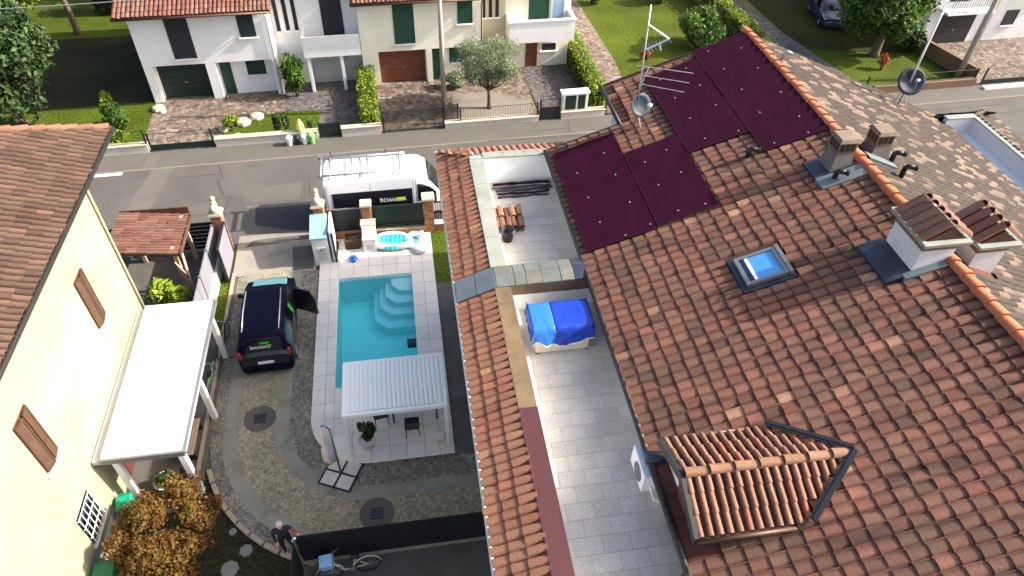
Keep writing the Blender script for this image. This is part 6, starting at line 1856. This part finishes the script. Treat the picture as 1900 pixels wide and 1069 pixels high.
# ------------------------------------------------------------------ houses across the street (street frame)
TH = coppo(.19, .42, .06, 5, lift=.022, taper=.93, pan=.02)
def far_roof(parent, x0, x1, y0, z0, depth, slope, seed, mat='tile_red_j', single=False):
    mb = MB(SF); z1 = z0 + depth * slope
    mb.add([(x0, y0, z0), (x1, y0, z0), (x1, y0 + depth, z1), (x0, y0 + depth, z1), (x0, y0, z0 - .14), (x1, y0, z0 - .14), (x1, y0 + depth, z1 - .14), (x0, y0 + depth, z1 - .14)],
           [(0, 1, 2, 3), (7, 6, 5, 4), (0, 4, 5, 1), (1, 5, 6, 2), (2, 6, 7, 3), (3, 7, 4, 0)])
    mb.add([(x0, y0 + depth, z1), (x1, y0 + depth, z1), (x1, y0 + 2 * depth, z0), (x0, y0 + 2 * depth, z0)], [(0, 1, 2, 3)])
    r = mb.build('roof', 'roof_deck', parent)
    o = SF @ Vector((x1, y0 - .04, z0 + .01)); R3 = SF.to_3x3()
    n = int((x1 - x0) / .215); L = depth * math.sqrt(1 + slope * slope)
    f = tile_field(o, R3 @ Vector((0, 1, slope)), R3 @ Vector((-1, 0, 0)), min(7, int(L / .36)), n, .36, .215, seed=seed)
    near_ = [M for M in f if (M.translation - o).dot(R3 @ Vector((0, 1, slope)).normalized()) < 1.0]
    ids = {id(M) for M in near_}
    tile_singles(near_[:300], TH, 'tile_red', r)
    tile_joined([M for M in f if id(M) not in ids], TH, 'tile_red_j', r, seed=seed + 1)
    MB(SF).tube([(x0, y0 - .08, z0 - .06), (x1, y0 - .08, z0 - .06)], .06, 6).build('gutter', 'copper_dark', parent, smooth=True)
    return r
def opening(parent, x0, x1, z0, z1, y, mat, name='window', slats=True, sill='white_wall', depth=.05, panes=0):
    o = MB(SF).box(x0, y - .004, z0, x1, y + .12, z1).build(name, 'shutter_dark' if name == 'window' else mat, parent)
    f = MB(SF); t_ = .045
    f.box(x0 - .03, y - .03, z0, x0 + t_, y - .004, z1); f.box(x1 - t_, y - .03, z0, x1 + .03, y - .004, z1); f.box(x0 + t_, y - .03, z1 - t_, x1 - t_, y - .004, z1)
    f.build('frame', mat, o)
    if slats:
        for a, b in ((x0 + t_, (x0 + x1) / 2 - .008), ((x0 + x1) / 2 + .008, x1 - t_)):
            s = MB(SF); n = int((z1 - z0) / .09)
            for i in range(n):
                z = z0 + .01 + (z1 - z0 - .06) * i / n
                s.add([(a, y - .028, z), (b, y - .028, z), (b, y - .006, z + .055), (a, y - .006, z + .055), (a, y - .028, z + .018), (b, y - .028, z + .018), (b, y - .006, z + .073), (a, y - .006, z + .073)],
                      [(0, 1, 2, 3), (7, 6, 5, 4), (0, 4, 5, 1), (1, 5, 6, 2), (2, 6, 7, 3), (3, 7, 4, 0)])
            s.build('shutter', mat, o)
    if name == 'window':
        MB(SF).box(x0 - .1, y - .11, z0 - .07, x1 + .1, y, z0 - .005).build('sill', sill, o)
    return o
def garage(parent, x0, x1, z1, y, mat):
    o = MB(SF).box(x0, y - .002, 0.0, x1, y + .06, z1).build('garage_door', mat, parent)
    n = 5
    for i in range(n):
        MB(SF).box(x0 + .03, y - .022, .04 + i * (z1 - .06) / n, x1 - .03, y - .002, .04 + (i + 1) * (z1 - .06) / n - .02).build('door_panel', mat, o)
    MB(SF).box((x0 + x1) / 2 - .06, y - .05, .85, (x0 + x1) / 2 + .06, y - .022, .9).build('handle', 'galv', o)
    return o
# 1 white house
h1 = thing('white_house', 'white two storey house with dark green garage door and red tile roof', 'house', sf(-9.8, 8))
w = MB(SF); FY = 4.96
w.box(-13.22, FY + .45, -.03, -6.43, 13.5, 2.08); w.box(-13.22, FY, 2.08, -6.43, 13.5, 4.75)
w.box(-13.22, FY, -.03, -12.78, FY + .45, 2.08); w.box(-10.12, FY, -.03, -9.62, FY + .45, 2.08); w.box(-6.72, FY, -.03, -6.43, FY + .45, 2.08)
w.build('wall', 'white_wall', h1)
far_roof(h1, -13.7, -6.15, 4.35, 4.95, 4.9, .34, 81)
garage(h1, -12.72, -10.16, 2.03, FY + .45, 'green_dark')
opening(h1, -9.5, -8.98, .0, 2.03, FY + .448, 'green_paint', 'door', False)
opening(h1, -8.12, -7.2, 1.06, 2.0, FY + .448, 'green_dark')
opening(h1, -11.47, -10.42, 2.42, 4.66, FY, 'shutter_dark')
opening(h1, -7.95, -7.2, 3.38, 4.66, FY, 'green_dark')
MB(SF).tube([(-6.52, 4.9, 0), (-6.52, 4.9, 4.4), (-6.5, 4.45, 4.8)], .035, 7).build('drain_pipe', 'gutter_white', h1, smooth=True)
# 2 white house with balcony
h1b = thing('balcony_house', 'recessed white house with plain parapet balcony and pale grey garage doors', 'house', sf(-4.2, 9))
w = MB(SF); w.box(-6.43, 6.1, -.03, -1.93, 13.5, 5.6); w.build('wall', 'white_wall', h1b)
w = MB(SF); w.box(-4.95, 4.86, 2.06, -1.93, 6.1, 2.2); w.box(-4.95, 4.86, 2.2, -1.93, 4.98, 3.2); w.box(-4.95, 4.98, 2.2, -4.83, 6.1, 3.2); w.build('balcony', 'white_wall', h1b)
for x in (-4.86, -3.1): MB(SF).box(x, 4.9, -.02, x + .16, 5.06, 2.06).build('column', 'white_wall', h1b)
garage(h1b, -4.7, -3.15, 1.95, 6.0, 'garage_grey'); garage(h1b, -2.95, -2.0, 1.95, 6.0, 'garage_grey')
opening(h1b, -3.78, -2.72, 2.4, 5.0, 6.1, 'shutter_dark', 'window', True)
for x in (-6.2, -5.72, -5.26): opening(h1b, x, x + .14, 3.1, 4.9, 6.1, 'shutter_dark', 'window', False)
far_roof(h1b, -6.5, -1.9, 5.6, 5.7, 4.0, .34, 82)
# 3 cream house
h2 = thing('cream_house', 'cream two storey house with brown garage door and dark green shutters', 'house', sf(1.5, 9))
w = MB(SF); FY = 5.2
w.box(-1.9, FY + .3, -.03, 4.85, 13.5, 1.98); w.box(-1.9, FY, 1.98, 4.85, 13.5, 4.75); w.box(-1.9, FY, -.03, -1.05, FY + .3, 1.98); w.box(1.64, FY, -.03, 1.96, FY + .3, 1.98)
w.build('wall', 'cream_wall', h2)
far_roof(h2, -2.2, 5.0, 4.65, 4.93, 4.6, .34, 83)
garage(h2, -1.0, 1.58, 1.95, FY + .3, 'garage_brown')
opening(h2, 2.02, 2.5, 0, 1.92, FY + .298, 'green_paint', 'door', False)
opening(h2, 3.0, 4.2, .95, 1.9, FY + .298, 'green_shutter')
opening(h2, .0, 1.06, 2.38, 4.62, FY, 'green_shutter')
opening(h2, 3.5, 4.26, 3.32, 4.62, FY, 'green_shutter')
MB(SF).tube([(4.78, 5.14, 0), (4.78, 5.14, 4.4), (4.8, 4.75, 4.8)], .035, 7).build('drain_pipe', 'copper_dark', h2, smooth=True)
# 4 end house with projecting balcony
h3 = thing('end_house', 'cream end house with wide white balcony and green door above', 'house', sf(7.6, 9))
w = MB(SF); w.box(4.86, 6.1, -.03, 6.3, 13.5, 5.6); rec = w.build('stair_tower', 'beige_wall', h3)
for x in (5.0, 5.38, 5.76): opening(rec, x, x + .13, 3.2, 5.0, 6.1, 'shutter_dark', 'window', False)
w = MB(SF); w.box(6.3, 6.2, -.03, 10.15, 13.5, 5.6); w.build('wall', 'cream_wall', h3)
w = MB(SF); w.box(6.32, 4.9, 2.1, 10.1, 6.2, 2.24); w.box(6.32, 4.9, 2.24, 10.1, 5.02, 3.3); w.box(9.98, 5.02, 2.24, 10.1, 6.2, 3.3); w.box(6.32, 5.02, 2.24, 6.44, 6.2, 3.3); bo_ = w.build('balcony', 'white_wall', h3)
MB(SF).box(6.26, 4.85, 3.3, 10.16, 5.08, 3.36).box(9.94, 5.081, 3.3, 10.16, 6.19, 3.36).build('coping', 'white_paint', bo_)
opening(h3, 7.7, 8.82, 2.6, 5.0, 6.2, 'green_shutter')
gp = MB(SF).box(9.0, 6.17, 2.6, 9.75, 6.2, 4.8).build('glass_door', 'glass_sky', h3)
MB(SF).box(8.97, 6.15, 2.6, 9.03, 6.168, 4.8).box(9.72, 6.15, 2.6, 9.78, 6.168, 4.8).build('frame', 'white_paint', gp)
opening(h3, 7.6, 8.25, 0, 1.95, 6.2, 'garage_brown', 'door', False)
opening(h3, 8.5, 9.45, .95, 1.45, 6.2, 'white_paint', 'window', False)
far_roof(h3, 4.8, 10.4, 5.5, 5.75, 4.0, .34, 84)
# 5 grey white house at the far right
hr = thing('grey_white_house', 'pale grey house with large dark garage door beyond the stone wall', 'house', sf(38, 9))
w = MB(SF); w.box(33.6, 5.55, -.03, 46, 14, 5.4); w.build('wall', 'white_wall', hr)
garage(hr, 34.35, 37.0, 1.9, 5.5, 'shutter_dark')
opening(hr, 37.72, 38.15, 0, 1.95, 5.55, 'shutter_dark', 'door', False)
opening(hr, 39.2, 40.1, .95, 1.95, 5.55, 'shutter_dark')
opening(hr, 34.6, 36.0, 2.75, 4.4, 5.55, 'shutter_dark')
w = MB(SF); w.box(34.0, 4.6, 2.25, 37.4, 5.55, 2.38); br_ = w.build('balcony', 'white_wall', hr)
rl = MB(SF)
for i in range(20): rl.tube([(34.1 + i * .17, 4.65, 2.38), (34.1 + i * .17, 4.65, 3.2)], .014, 5)
rl.tube([(34.0, 4.65, 3.2), (37.4, 4.65, 3.2)], .025, 6); rl.build('railing', 'metal_dark', br_)
pot('balcony_plant', 'white flowering pot plant hanging at the balcony of the grey house', *sf(35.6, 4.45, 2.5), .18, .3, 'metal_dark', [((0, 0, .4), .3, .2, .18, .5)], 200, .09, 'leaf_white', 77) if 'leaf_white' in MATS else None
far_roof(hr, 33.2, 46.4, 5.0, 5.5, 4.5, .34, 85)

# ------------------------------------------------------------------ garden walls, gates and railings along the street
def garden_wall(label, x0, x1, h, t_=.28, cap=True, mat='plaster_grey', y0=0.0):
    t = thing('garden_wall', label, 'wall', sf((x0 + x1) / 2, y0))
    MB(SF).box(x0, y0, -.02, x1, y0 + t_, h).build('wall', mat, t)
    if cap:
        n = max(1, int((x1 - x0) / 1.5))
        for i in range(n):
            a = x0 - .02 + (x1 - x0 + .04) * i / n; b = x0 - .02 + (x1 - x0 + .04) * (i + 1) / n - .008
            MB(SF).box(a, y0 - .04, h, b, y0 + t_ + .04, h + .05).build('coping', 'stone', t)
    return t
def mesh_gate(label, x0, x1, h, solid=.35, mat='green_dark', y0=.1, bars=True, screen=False, name='gate'):
    t = thing(name, label, 'gate' if name == 'gate' else 'fence', sf((x0 + x1) / 2, y0))
    for x in (x0, x1): MB(SF).box(x - .04, y0 - .04, -.02, x + .04, y0 + .04, h + .05).build('post', mat, t)
    if solid > 0: MB(SF).box(x0 + .04, y0 - .015, .05, x1 - .04, y0 + .015, solid).build('kick_panel', mat, t)
    f = MB(SF); f.tube([(x0, y0, h), (x1, y0, h)], .016, 5)
    f.tube([(x0, y0, max(solid, .08)), (x1, y0, max(solid, .08))], .014, 5)
    f.build('rail', mat, t)
    if bars:
        n = int((x1 - x0) / .13); b = MB(SF).tube([(0, y0, max(solid, .08)), (0, y0, h)], .007, 4).mesh('bar'); b.materials.append(MATS[mat])
        ux = Vector(sf(1, 0)) - Vector(sf(0, 0))
        for i in range(1, n):
            o = bpy.data.objects.new('bar', b); COL.objects.link(o); o.parent = t; o.matrix_parent_inverse = INV[t.name]; o.location = ux * (x0 + (x1 - x0) * i / n)
    if screen:
        s = MB(SF)
        for i in range(int((x1 - x0) / .055)):
            xx = x0 + .05 + i * .055; s.box(xx, y0 - .004, .06, xx + .027, y0 + .004, h)
        s.build('mesh_screen', mat, t, kind='stuff')
    return t
garden_wall('low rendered garden wall beside the lawn and white house gate', -17.5, -12.75, .42)
mesh_gate('green wire fence panel on the low wall next to the white house gate', -15.5, -12.78, 1.15, 0, y0=.14, name='wire_fence')
mesh_gate('wide dark green drive gate in front of the white house', -12.62, -9.66, .98, .36, bars=False)
garden_wall('long rendered garden wall with stone coping behind the refuse bins', -9.55, -4.52, .42)
mesh_gate('dark green narrow gate between the two rendered walls', -4.42, -3.4, .85, .8, bars=False)
garden_wall('short pale rendered wall under the bright yellow green hedge', -3.33, -1.32, .46)
mesh_gate('wide dark mesh gate in front of the brown garage', -1.2, 1.95, 1.2, 0, screen=True, bars=False)
mesh_gate('short dark mesh fence panel beside the concrete pole', 2.0, 2.75, 1.1, .0, screen=True, bars=False, y0=.5, name='wire_fence')
garden_wall('long low wall below the thin railings in front of the olive tree', 2.0, 7.05, .28)
mesh_gate('thin brown railings on the low wall in front of the olive tree', 2.85, 7.0, 1.0, .3, mat='copper_dark', y0=.16, name='railings')
mesh_gate('dark narrow pedestrian gate beside the white letterbox cabinet', 7.15, 8.2, 1.2, .75, mat='metal_dark')
garden_wall('short rendered wall carrying the white letterbox cabinet', 8.3, 10.75, .38)
lc = thing('letterbox_cabinet', 'white framed cabinet with two dark doors on the short garden wall', 'cabinet', sf(9.2, .3, .43))
MB(SF).box(8.35, .1, .43, 9.75, .5, 1.4).build('body', 'white_paint', lc, bevel=.01)
MB(SF).box(8.28, .04, 1.402, 9.82, .56, 1.48).build('top', 'white_paint', lc)
for a, b in ((8.5, 9.08), (9.2, 9.6)): MB(SF).box(a, .08, .5, b, .098, 1.32).build('door', 'green_dark', lc)
mesh_gate('green wire fence at the corner of the hedge and road', 10.8, 12.0, 1.2, 0, name='wire_fence')
garden_wall('brown stone boundary wall between lawn and grey house drive', 0, 0.01, .01, cap=False) if False else None
bw = thing('boundary_wall', 'brown stone wall running back beside the pale drive of the grey house', 'wall', sf(34, 3))
p0, p1 = (33.9, .4), (32.9, 5.5)
dx, dy = p1[0] - p0[0], p1[1] - p0[1]; L_ = math.hypot(dx, dy); ang = math.atan2(dy, dx)
MB(SF @ Matrix.Translation((p0[0], p0[1], 0)) @ Matrix.Rotation(ang, 4, 'Z')).box(0, -.12, -.02, L_, .12, .9).build('wall', 'brown_render', bw)
garden_wall('low brown stone wall along the road below the big tree', 27.0, 33.7, .45, mat='brown_render', cap=False)
mesh_gate('dark railings on the brown road wall near the grey dish', 26.5, 33.6, 1.0, .46, mat='metal_dark', y0=.15, name='railings')
mesh_gate('dark green drive gate of the grey white house', 34.2, 38.0, 1.0, .3, mat='green_dark')
garden_wall('white kerb wall in front of the grey house gate', 34.0, 37.2, .14, cap=False, mat='white_wall', y0=-.55)
# ground surfaces of the front gardens
def garden(name, poly, z, mat): return strip(name, poly, z, mat, SF)
garden('lawn', [(-40, .28), (-12.6, .28), (-12.6, 30), (-40, 30)], .004, 'grass')
garden('cobbled_drive', [(-13.2, .25), (-9.6, .25), (-9.2, 2.4), (-6.4, 3.0), (-6.3, 5.4), (-13.2, 5.4)], .010, 'cobble_street')
garden('lawn', [(-9.6, .28), (-4.6, .28), (-4.4, 3.0), (-6.2, 3.1), (-9.1, 2.3)], .006, 'grass')
garden('cobbled_drive', [(-6.4, 3.0), (-4.5, 2.9), (-4.55, .2), (-2.4, .2), (-2.4, 6.1), (-6.3, 6.1)], .012, 'cobble_grey')
garden('cobbled_drive', [(-1.6, .2), (7.2, .2), (7.3, 6.2), (-1.6, 6.2)], .008, 'cobble_street')
garden('gravel_bed', [(2.6, .3), (7.0, .3), (7.0, 2.2), (5.0, 3.6), (2.8, 3.4)], .014, 'joint_pale')
garden('cobbled_drive', [(7.3, .2), (10.0, .2), (10.2, 6.2), (7.3, 6.2)], .011, 'cobble_grey')
garden('garden_path', [(10.9, .2), (12.6, .2), (13.2, 6), (13.2, 30), (11.6, 30), (11.4, 8)], .008, 'cobble_street')
garden('lawn', [(12.5, .28), (24, .28), (24, 45), (13.2, 45), (13.2, 6)], .006, 'grass_far')
garden('gravel_path', [(22.4, 14.5), (24.5, 14.5), (25.6, 8), (27.0, .4), (24.2, .4), (23.6, 6)], .010, 'cobble_grey')
garden('lawn', [(25.6, 6.0), (25.9, 4.2), (27, .3), (33.7, .3), (33.0, 4.4)], .007, 'grass')
garden('lawn', [(25.4, 20), (25.6, 8), (25.9, 4.2), (33.0, 4.4), (32.8, 5.6), (32.8, 20)], .005, 'grass_painted_shade')  # shade round the parked car painted in by the darker grass
garden('cobbled_drive', [(33.9, .2), (38.4, .2), (41, 3.5), (45, 4.0), (45, 5.6), (33.0, 5.6)], .008, 'cobble_street')
garden('lawn', [(38.6, .3), (46, .3), (46, 3.6), (41.2, 3.2)], .009, 'grass')
garden('shadow_shaped_bed', [(-26, 5.0), (-13.25, 5.12), (-13.25, 13.7), (-26, 13.9)], .009, 'grass_dark')  # dark soil sheet cut to the white house's cast shadow, deepening it
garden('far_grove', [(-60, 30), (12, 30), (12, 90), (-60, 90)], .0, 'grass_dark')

# refuse put out by the road
def small_bin(label, x, y, mat, r=.16, h=.42, lid=None):
    t = thing('refuse_bin', label, 'bin', sf(x, y)); M0 = SF @ Matrix.Translation((x, y, .004))
    MB(M0).lathe([(r * .8, 0), (r, h), (r * 1.08, h), (r * 1.08, h + .03), (r * .9, h + .03), (r * .85, h * .6)], 14).build('body', mat, t)
    MB(M0).lathe([(r * 1.02, h + .032), (r * .9, h + .08), (.01, h + .1)], 14, caps=False).build('lid', lid or mat, t, smooth=True)
small_bin('white refuse bin at the left of the row by the rendered wall', -5.95, -.32, 'white_paint', .17, .4)
small_bin('black refuse bin between two white ones at the rendered wall', -5.58, -.30, 'black_plastic', .16, .36)
small_bin('white refuse bin between the black and green ones', -5.22, -.30, 'white_paint', .16, .42, 'plate')
small_bin('light green refuse bin by the rendered wall', -4.86, -.32, 'bin_green', .18, .46)
yb = thing('yellow_sack', 'pale yellow refuse sack standing on the rendered wall', 'sack', sf(-5.35, .15, .47))
MB(SF @ Matrix.Translation((-5.35, .16, .47))).lathe([(.15, 0), (.2, .12), (.18, .35), (.1, .55), (.03, .66)], 12).build('sack', 'bag_yellow', yb, smooth=True)

# poles and cable
up = thing('utility_pole', 'tall concrete utility pole behind the mesh gate', 'pole', sf(2.2, 2.0))
MB(SF @ Matrix.Translation((2.2, 1.95, 0))).lathe([(.15, -.02), (.11, 5), (.09, 9.5)], 12).build('shaft', 'conc_pole', up, smooth=True)
up2 = thing('utility_pole', 'concrete utility pole at the brown boundary wall', 'pole', sf(33.2, 1.0))
MB(SF @ Matrix.Translation((33.25, 1.0, 0))).lathe([(.17, -.02), (.13, 5), (.1, 10)], 12).build('shaft', 'conc_pole', up2, smooth=True)
pc = thing('power_cable', 'pale overhead cable passing in front of the white house roof', 'cable', sf(2.2, 1.0, 7.5))
pts = []
for i in range(25):
    t_ = i / 24; pts.append(sf(2.2 - 40 * t_, 1.9, 7.7 - 4.2 * t_ * (1 - t_)))
MB().tube(pts, .022, 5).build('wire', 'galv', pc)
pts = [sf(2.2 + 31.05 * t_, 1.9 - .9 * t_, 8.6 - 2.4 * t_ * (1 - t_)) for t_ in [i / 20 for i in range(21)]]
pc2 = thing('power_cable', 'overhead cable strung between the two concrete poles', 'cable', sf(20, 1.5, 8.2))
MB().tube(pts, .015, 5).build('wire', 'galv', pc2)

# ------------------------------------------------------------------ hedges, shrubs and trees
def S2(*pts): return [sf(x, y)[:2] for x, y in pts]
hedge('clipped_hedge', 'bright yellow green clipped hedge between two front drives', S2((-1.85, .55), (-1.85, 5.2)), .9, 1.25, 5200, .075, 'leaf_bright', 101)
hedge('clipped_hedge', 'green clipped hedge beside the cobbled garden path', S2((10.6, .9), (10.7, 8.6)), 1.0, 1.35, 5200, .085, 'leaf_bright', 102)
hedge('clipped_hedge', 'long green hedge between bright lawn and gravel path', S2((22.3, 4.5), (22.2, 9.0), (21.4, 18)), 1.0, 1.4, 6500, .1, 'leaf_bright', 103)
shrub('drooping_conifer', 'large rounded drooping conifer on the bright lawn', sf(19.0, 7.3), clumps(sf(19.0, 7.3, 1.25), 1.55, 1.5, 1.35, 26, 9, .38), 7000, .12, 'leaf_conifer', 'conifer', 104, droop=.8)
shrub('column_conifer', 'dark upright conifer at the back of the bright lawn', sf(14.4, 14.6), clumps(sf(14.4, 14.6, .9), .55, .55, 1.0, 12, 10), 1700, .11, 'leaf_dark', 'conifer', 105)
shrub('column_conifer', 'dark rounded conifer further along the back of the lawn', sf(19.0, 14.3), clumps(sf(19.0, 14.3, 1.0), .75, .7, 1.1, 12, 11), 1900, .11, 'leaf_dark', 'conifer', 106)
shrub('red_shrub', 'small reddish brown shrub on the bright lawn', sf(15.2, 6.0), clumps(sf(15.2, 6.0, .4), .5, .4, .4, 7, 12), 520, .07, 'leaf_red', 'bush', 107)
ob = clumps(sf(4.7, 1.9, 2.75), 1.95, 1.6, 1.45, 34, 13, .34)
tree('olive_tree', 'round grey green olive tree in the gravel front garden', sf(4.65, 1.75), 1.5, .11, ob, 13000, .075, 'leaf_olive', seed=108, limbs=12, hollow=.2, aspect=.34)
shrub('garden_shrub', 'low dark shrub at the foot of the cream house by the pole', sf(3.0, 4.0), clumps(sf(3.2, 4.2, .5), .9, .6, .5, 8, 14), 1000, .08, 'leaf_olive', 'bush', 109)
shrub('yucca', 'leafy yucca growing against the recessed white house', sf(-5.7, 4.6), clumps(sf(-5.6, 4.6, 1.5), .75, .6, 1.1, 10, 15), 900, .2, 'leaf_green', 'bush', 110, aspect=.25)
shrub('round_shrub', 'small round clipped shrub on the shaded lawn of the white house', sf(-15.6, 5.2), clumps(sf(-15.6, 5.2, .35), .5, .5, .4, 8, 16), 900, .06, 'leaf_bright', 'bush', 111)
shrub('loose_shrub', 'loose feathery green shrub by the low garden wall', sf(-14.6, 2.6), clumps(sf(-14.6, 2.6, .7), .8, .7, .75, 12, 17), 1500, .08, 'leaf_green', 'bush', 112)
shrub('loose_shrub', 'yellow green shrub behind the wire fence at the gate', sf(-14.5, .9), clumps(sf(-14.6, .8, .5), 1.0, .35, .45, 10, 18), 1200, .08, 'leaf_bright', 'bush', 113)
shrub('small_palm', 'small yellowish plant in the stone rockery by the gate', sf(-8.9, 1.5), clumps(sf(-8.9, 1.5, .55), .45, .4, .4, 7, 19), 420, .12, 'leaf_bright', 'bush', 114, aspect=.3)
shrub('cypress', 'dark narrow cypress at the edge of the small lawn', sf(-6.55, .75), clumps(sf(-6.55, .75, .7), .2, .2, .75, 8, 20), 800, .06, 'leaf_dark', 'conifer', 115)
shrub('cypress', 'second dark narrow cypress next to the yellow sack', sf(-6.1, .75), clumps(sf(-6.1, .75, .7), .2, .2, .75, 8, 21), 800, .06, 'leaf_dark', 'conifer', 116)
shrub('green_shrub', 'low bright shrub beside the narrow green gate', sf(-4.85, .8), clumps(sf(-4.85, .8, .35), .3, .3, .35, 6, 22), 420, .06, 'leaf_green', 'bush', 117)
hedge('low_hedge', 'dark low hedge on the grass of the grey house', S2((40.0, 1.0), (45.5, 1.2)), .8, .7, 2400, .09, 'leaf_green', 118)
for i, (x, y, r, lb) in enumerate(((-12.95, 4.2, .38, 'pale rock at the corner of the white house drive'), (-12.7, 3.9, .22, 'smaller pale rock beside the corner rock'), (-9.35, 1.6, .3, 'pale rockery stone beside the small yellowish plant'), (-8.4, 2.1, .42, 'large flat pale rockery stone'), (-7.75, 2.6, .4, 'pale rockery stone at the edge of the small lawn'), (-8.6, .8, .28, 'white rockery stone near the wall'))):
    rk_ = MB(SF @ Matrix.Translation((x, y, 0)) @ Matrix.Rotation(i, 4, 'Z')).lathe([(r * .9, -.03), (r, r * .2), (r * .8, r * .5), (r * .3, r * .62)], 7).build('rock', 'stone', None, bevel=.03)
    tag(rk_, lb, 'rock')
hedge('tall_hedge', 'tall dark hedge at the back of the shaded lawn', S2((-18.6, 17.6), (-13.0, 17.2)), 1.4, 2.4, 4200, .13, 'leaf_dark', 119)
# big dark evergreen at the left
mb_ = clumps(sf(-19.7, 3.9, 4.3), 2.9, 2.6, 3.9, 60, 23, .3)
tree('evergreen_tree', 'large dense dark green evergreen tree on the lawn of the white house', sf(-19.6, 3.8), 3.0, .24, mb_, 17000, .15, 'leaf_dark', seed=121, limbs=14, hollow=.45)
mb_ = clumps(sf(-22.3, 15.5, 4.2), 2.9, 2.8, 2.6, 40, 24, .34)
tree('lime_tree', 'bright yellow green round tree behind the dark evergreen', sf(-22.3, 15.5), 2.5, .2, mb_, 9000, .16, 'leaf_bright', seed=122)
mb_ = clumps(sf(-19.0, 16.0, 4.4), 2.2, 2.0, 1.5, 24, 25, .34)
tree('garden_tree', 'small dark trunked tree on the far shaded lawn', sf(-19.3, 14.5), 3.0, .18, mb_, 5000, .14, 'leaf_green', seed=123)
mb_ = clumps(sf(-15.6, 20, 3.2), 2.5, 2.5, 2.4, 26, 26, .34)
tree('garden_tree', 'leafy tree standing behind the roof of the white house', sf(-15.6, 20), 2.0, .18, mb_, 5000, .17, 'leaf_green', seed=124)
mb_ = clumps(sf(-26, 20, 4.5), 3.0, 3.0, 3.5, 30, 27, .34)
tree('garden_tree', 'tall leafy tree at the back of the far lawn', sf(-26, 20), 2.5, .2, mb_, 6000, .17, 'leaf_green', seed=125)
# big tree at the right and wood behind it
mb_ = clumps(sf(29.8, 5.2, 3.7), 3.0, 2.7, 2.5, 54, 28, .33)
tree('broad_tree', 'broad green tree overhanging the dark parked car', sf(29.8, 4.5), 2.0, .26, mb_, 19000, .13, 'leaf_green', seed=126, limbs=14)
for i, (x, y, r, lb) in enumerate(((25.8, 17.5, 2.2, 'dark dense tree behind the parked car nearest the gravel path'), (29.0, 18.5, 2.6, 'dark dense tree directly behind the parked car'), (32.0, 14.0, 2.2, 'dark dense tree beside the grey white house'))):
    tree('shade_tree', lb, sf(x, y), 1.8, .2, clumps(sf(x, y, 3.0), r, r, 2.4, 26, 40 + i, .36), 5000, .17, 'leaf_dark', seed=130 + i)
shrub('bare_bush', 'dry yellowish bush at the foot of the broad tree', sf(29.2, 2.7), clumps(sf(29.2, 2.7, .5), .5, .4, .5, 7, 50), 420, .07, 'leaf_red', 'bush', 133)
shrub('blue_shrub', 'dark blue green shrub beside the boundary wall top', sf(32.4, 4.8), clumps(sf(32.3, 4.6, .8), .7, .8, .9, 10, 51), 1100, .1, 'leaf_dark', 'bush', 134)
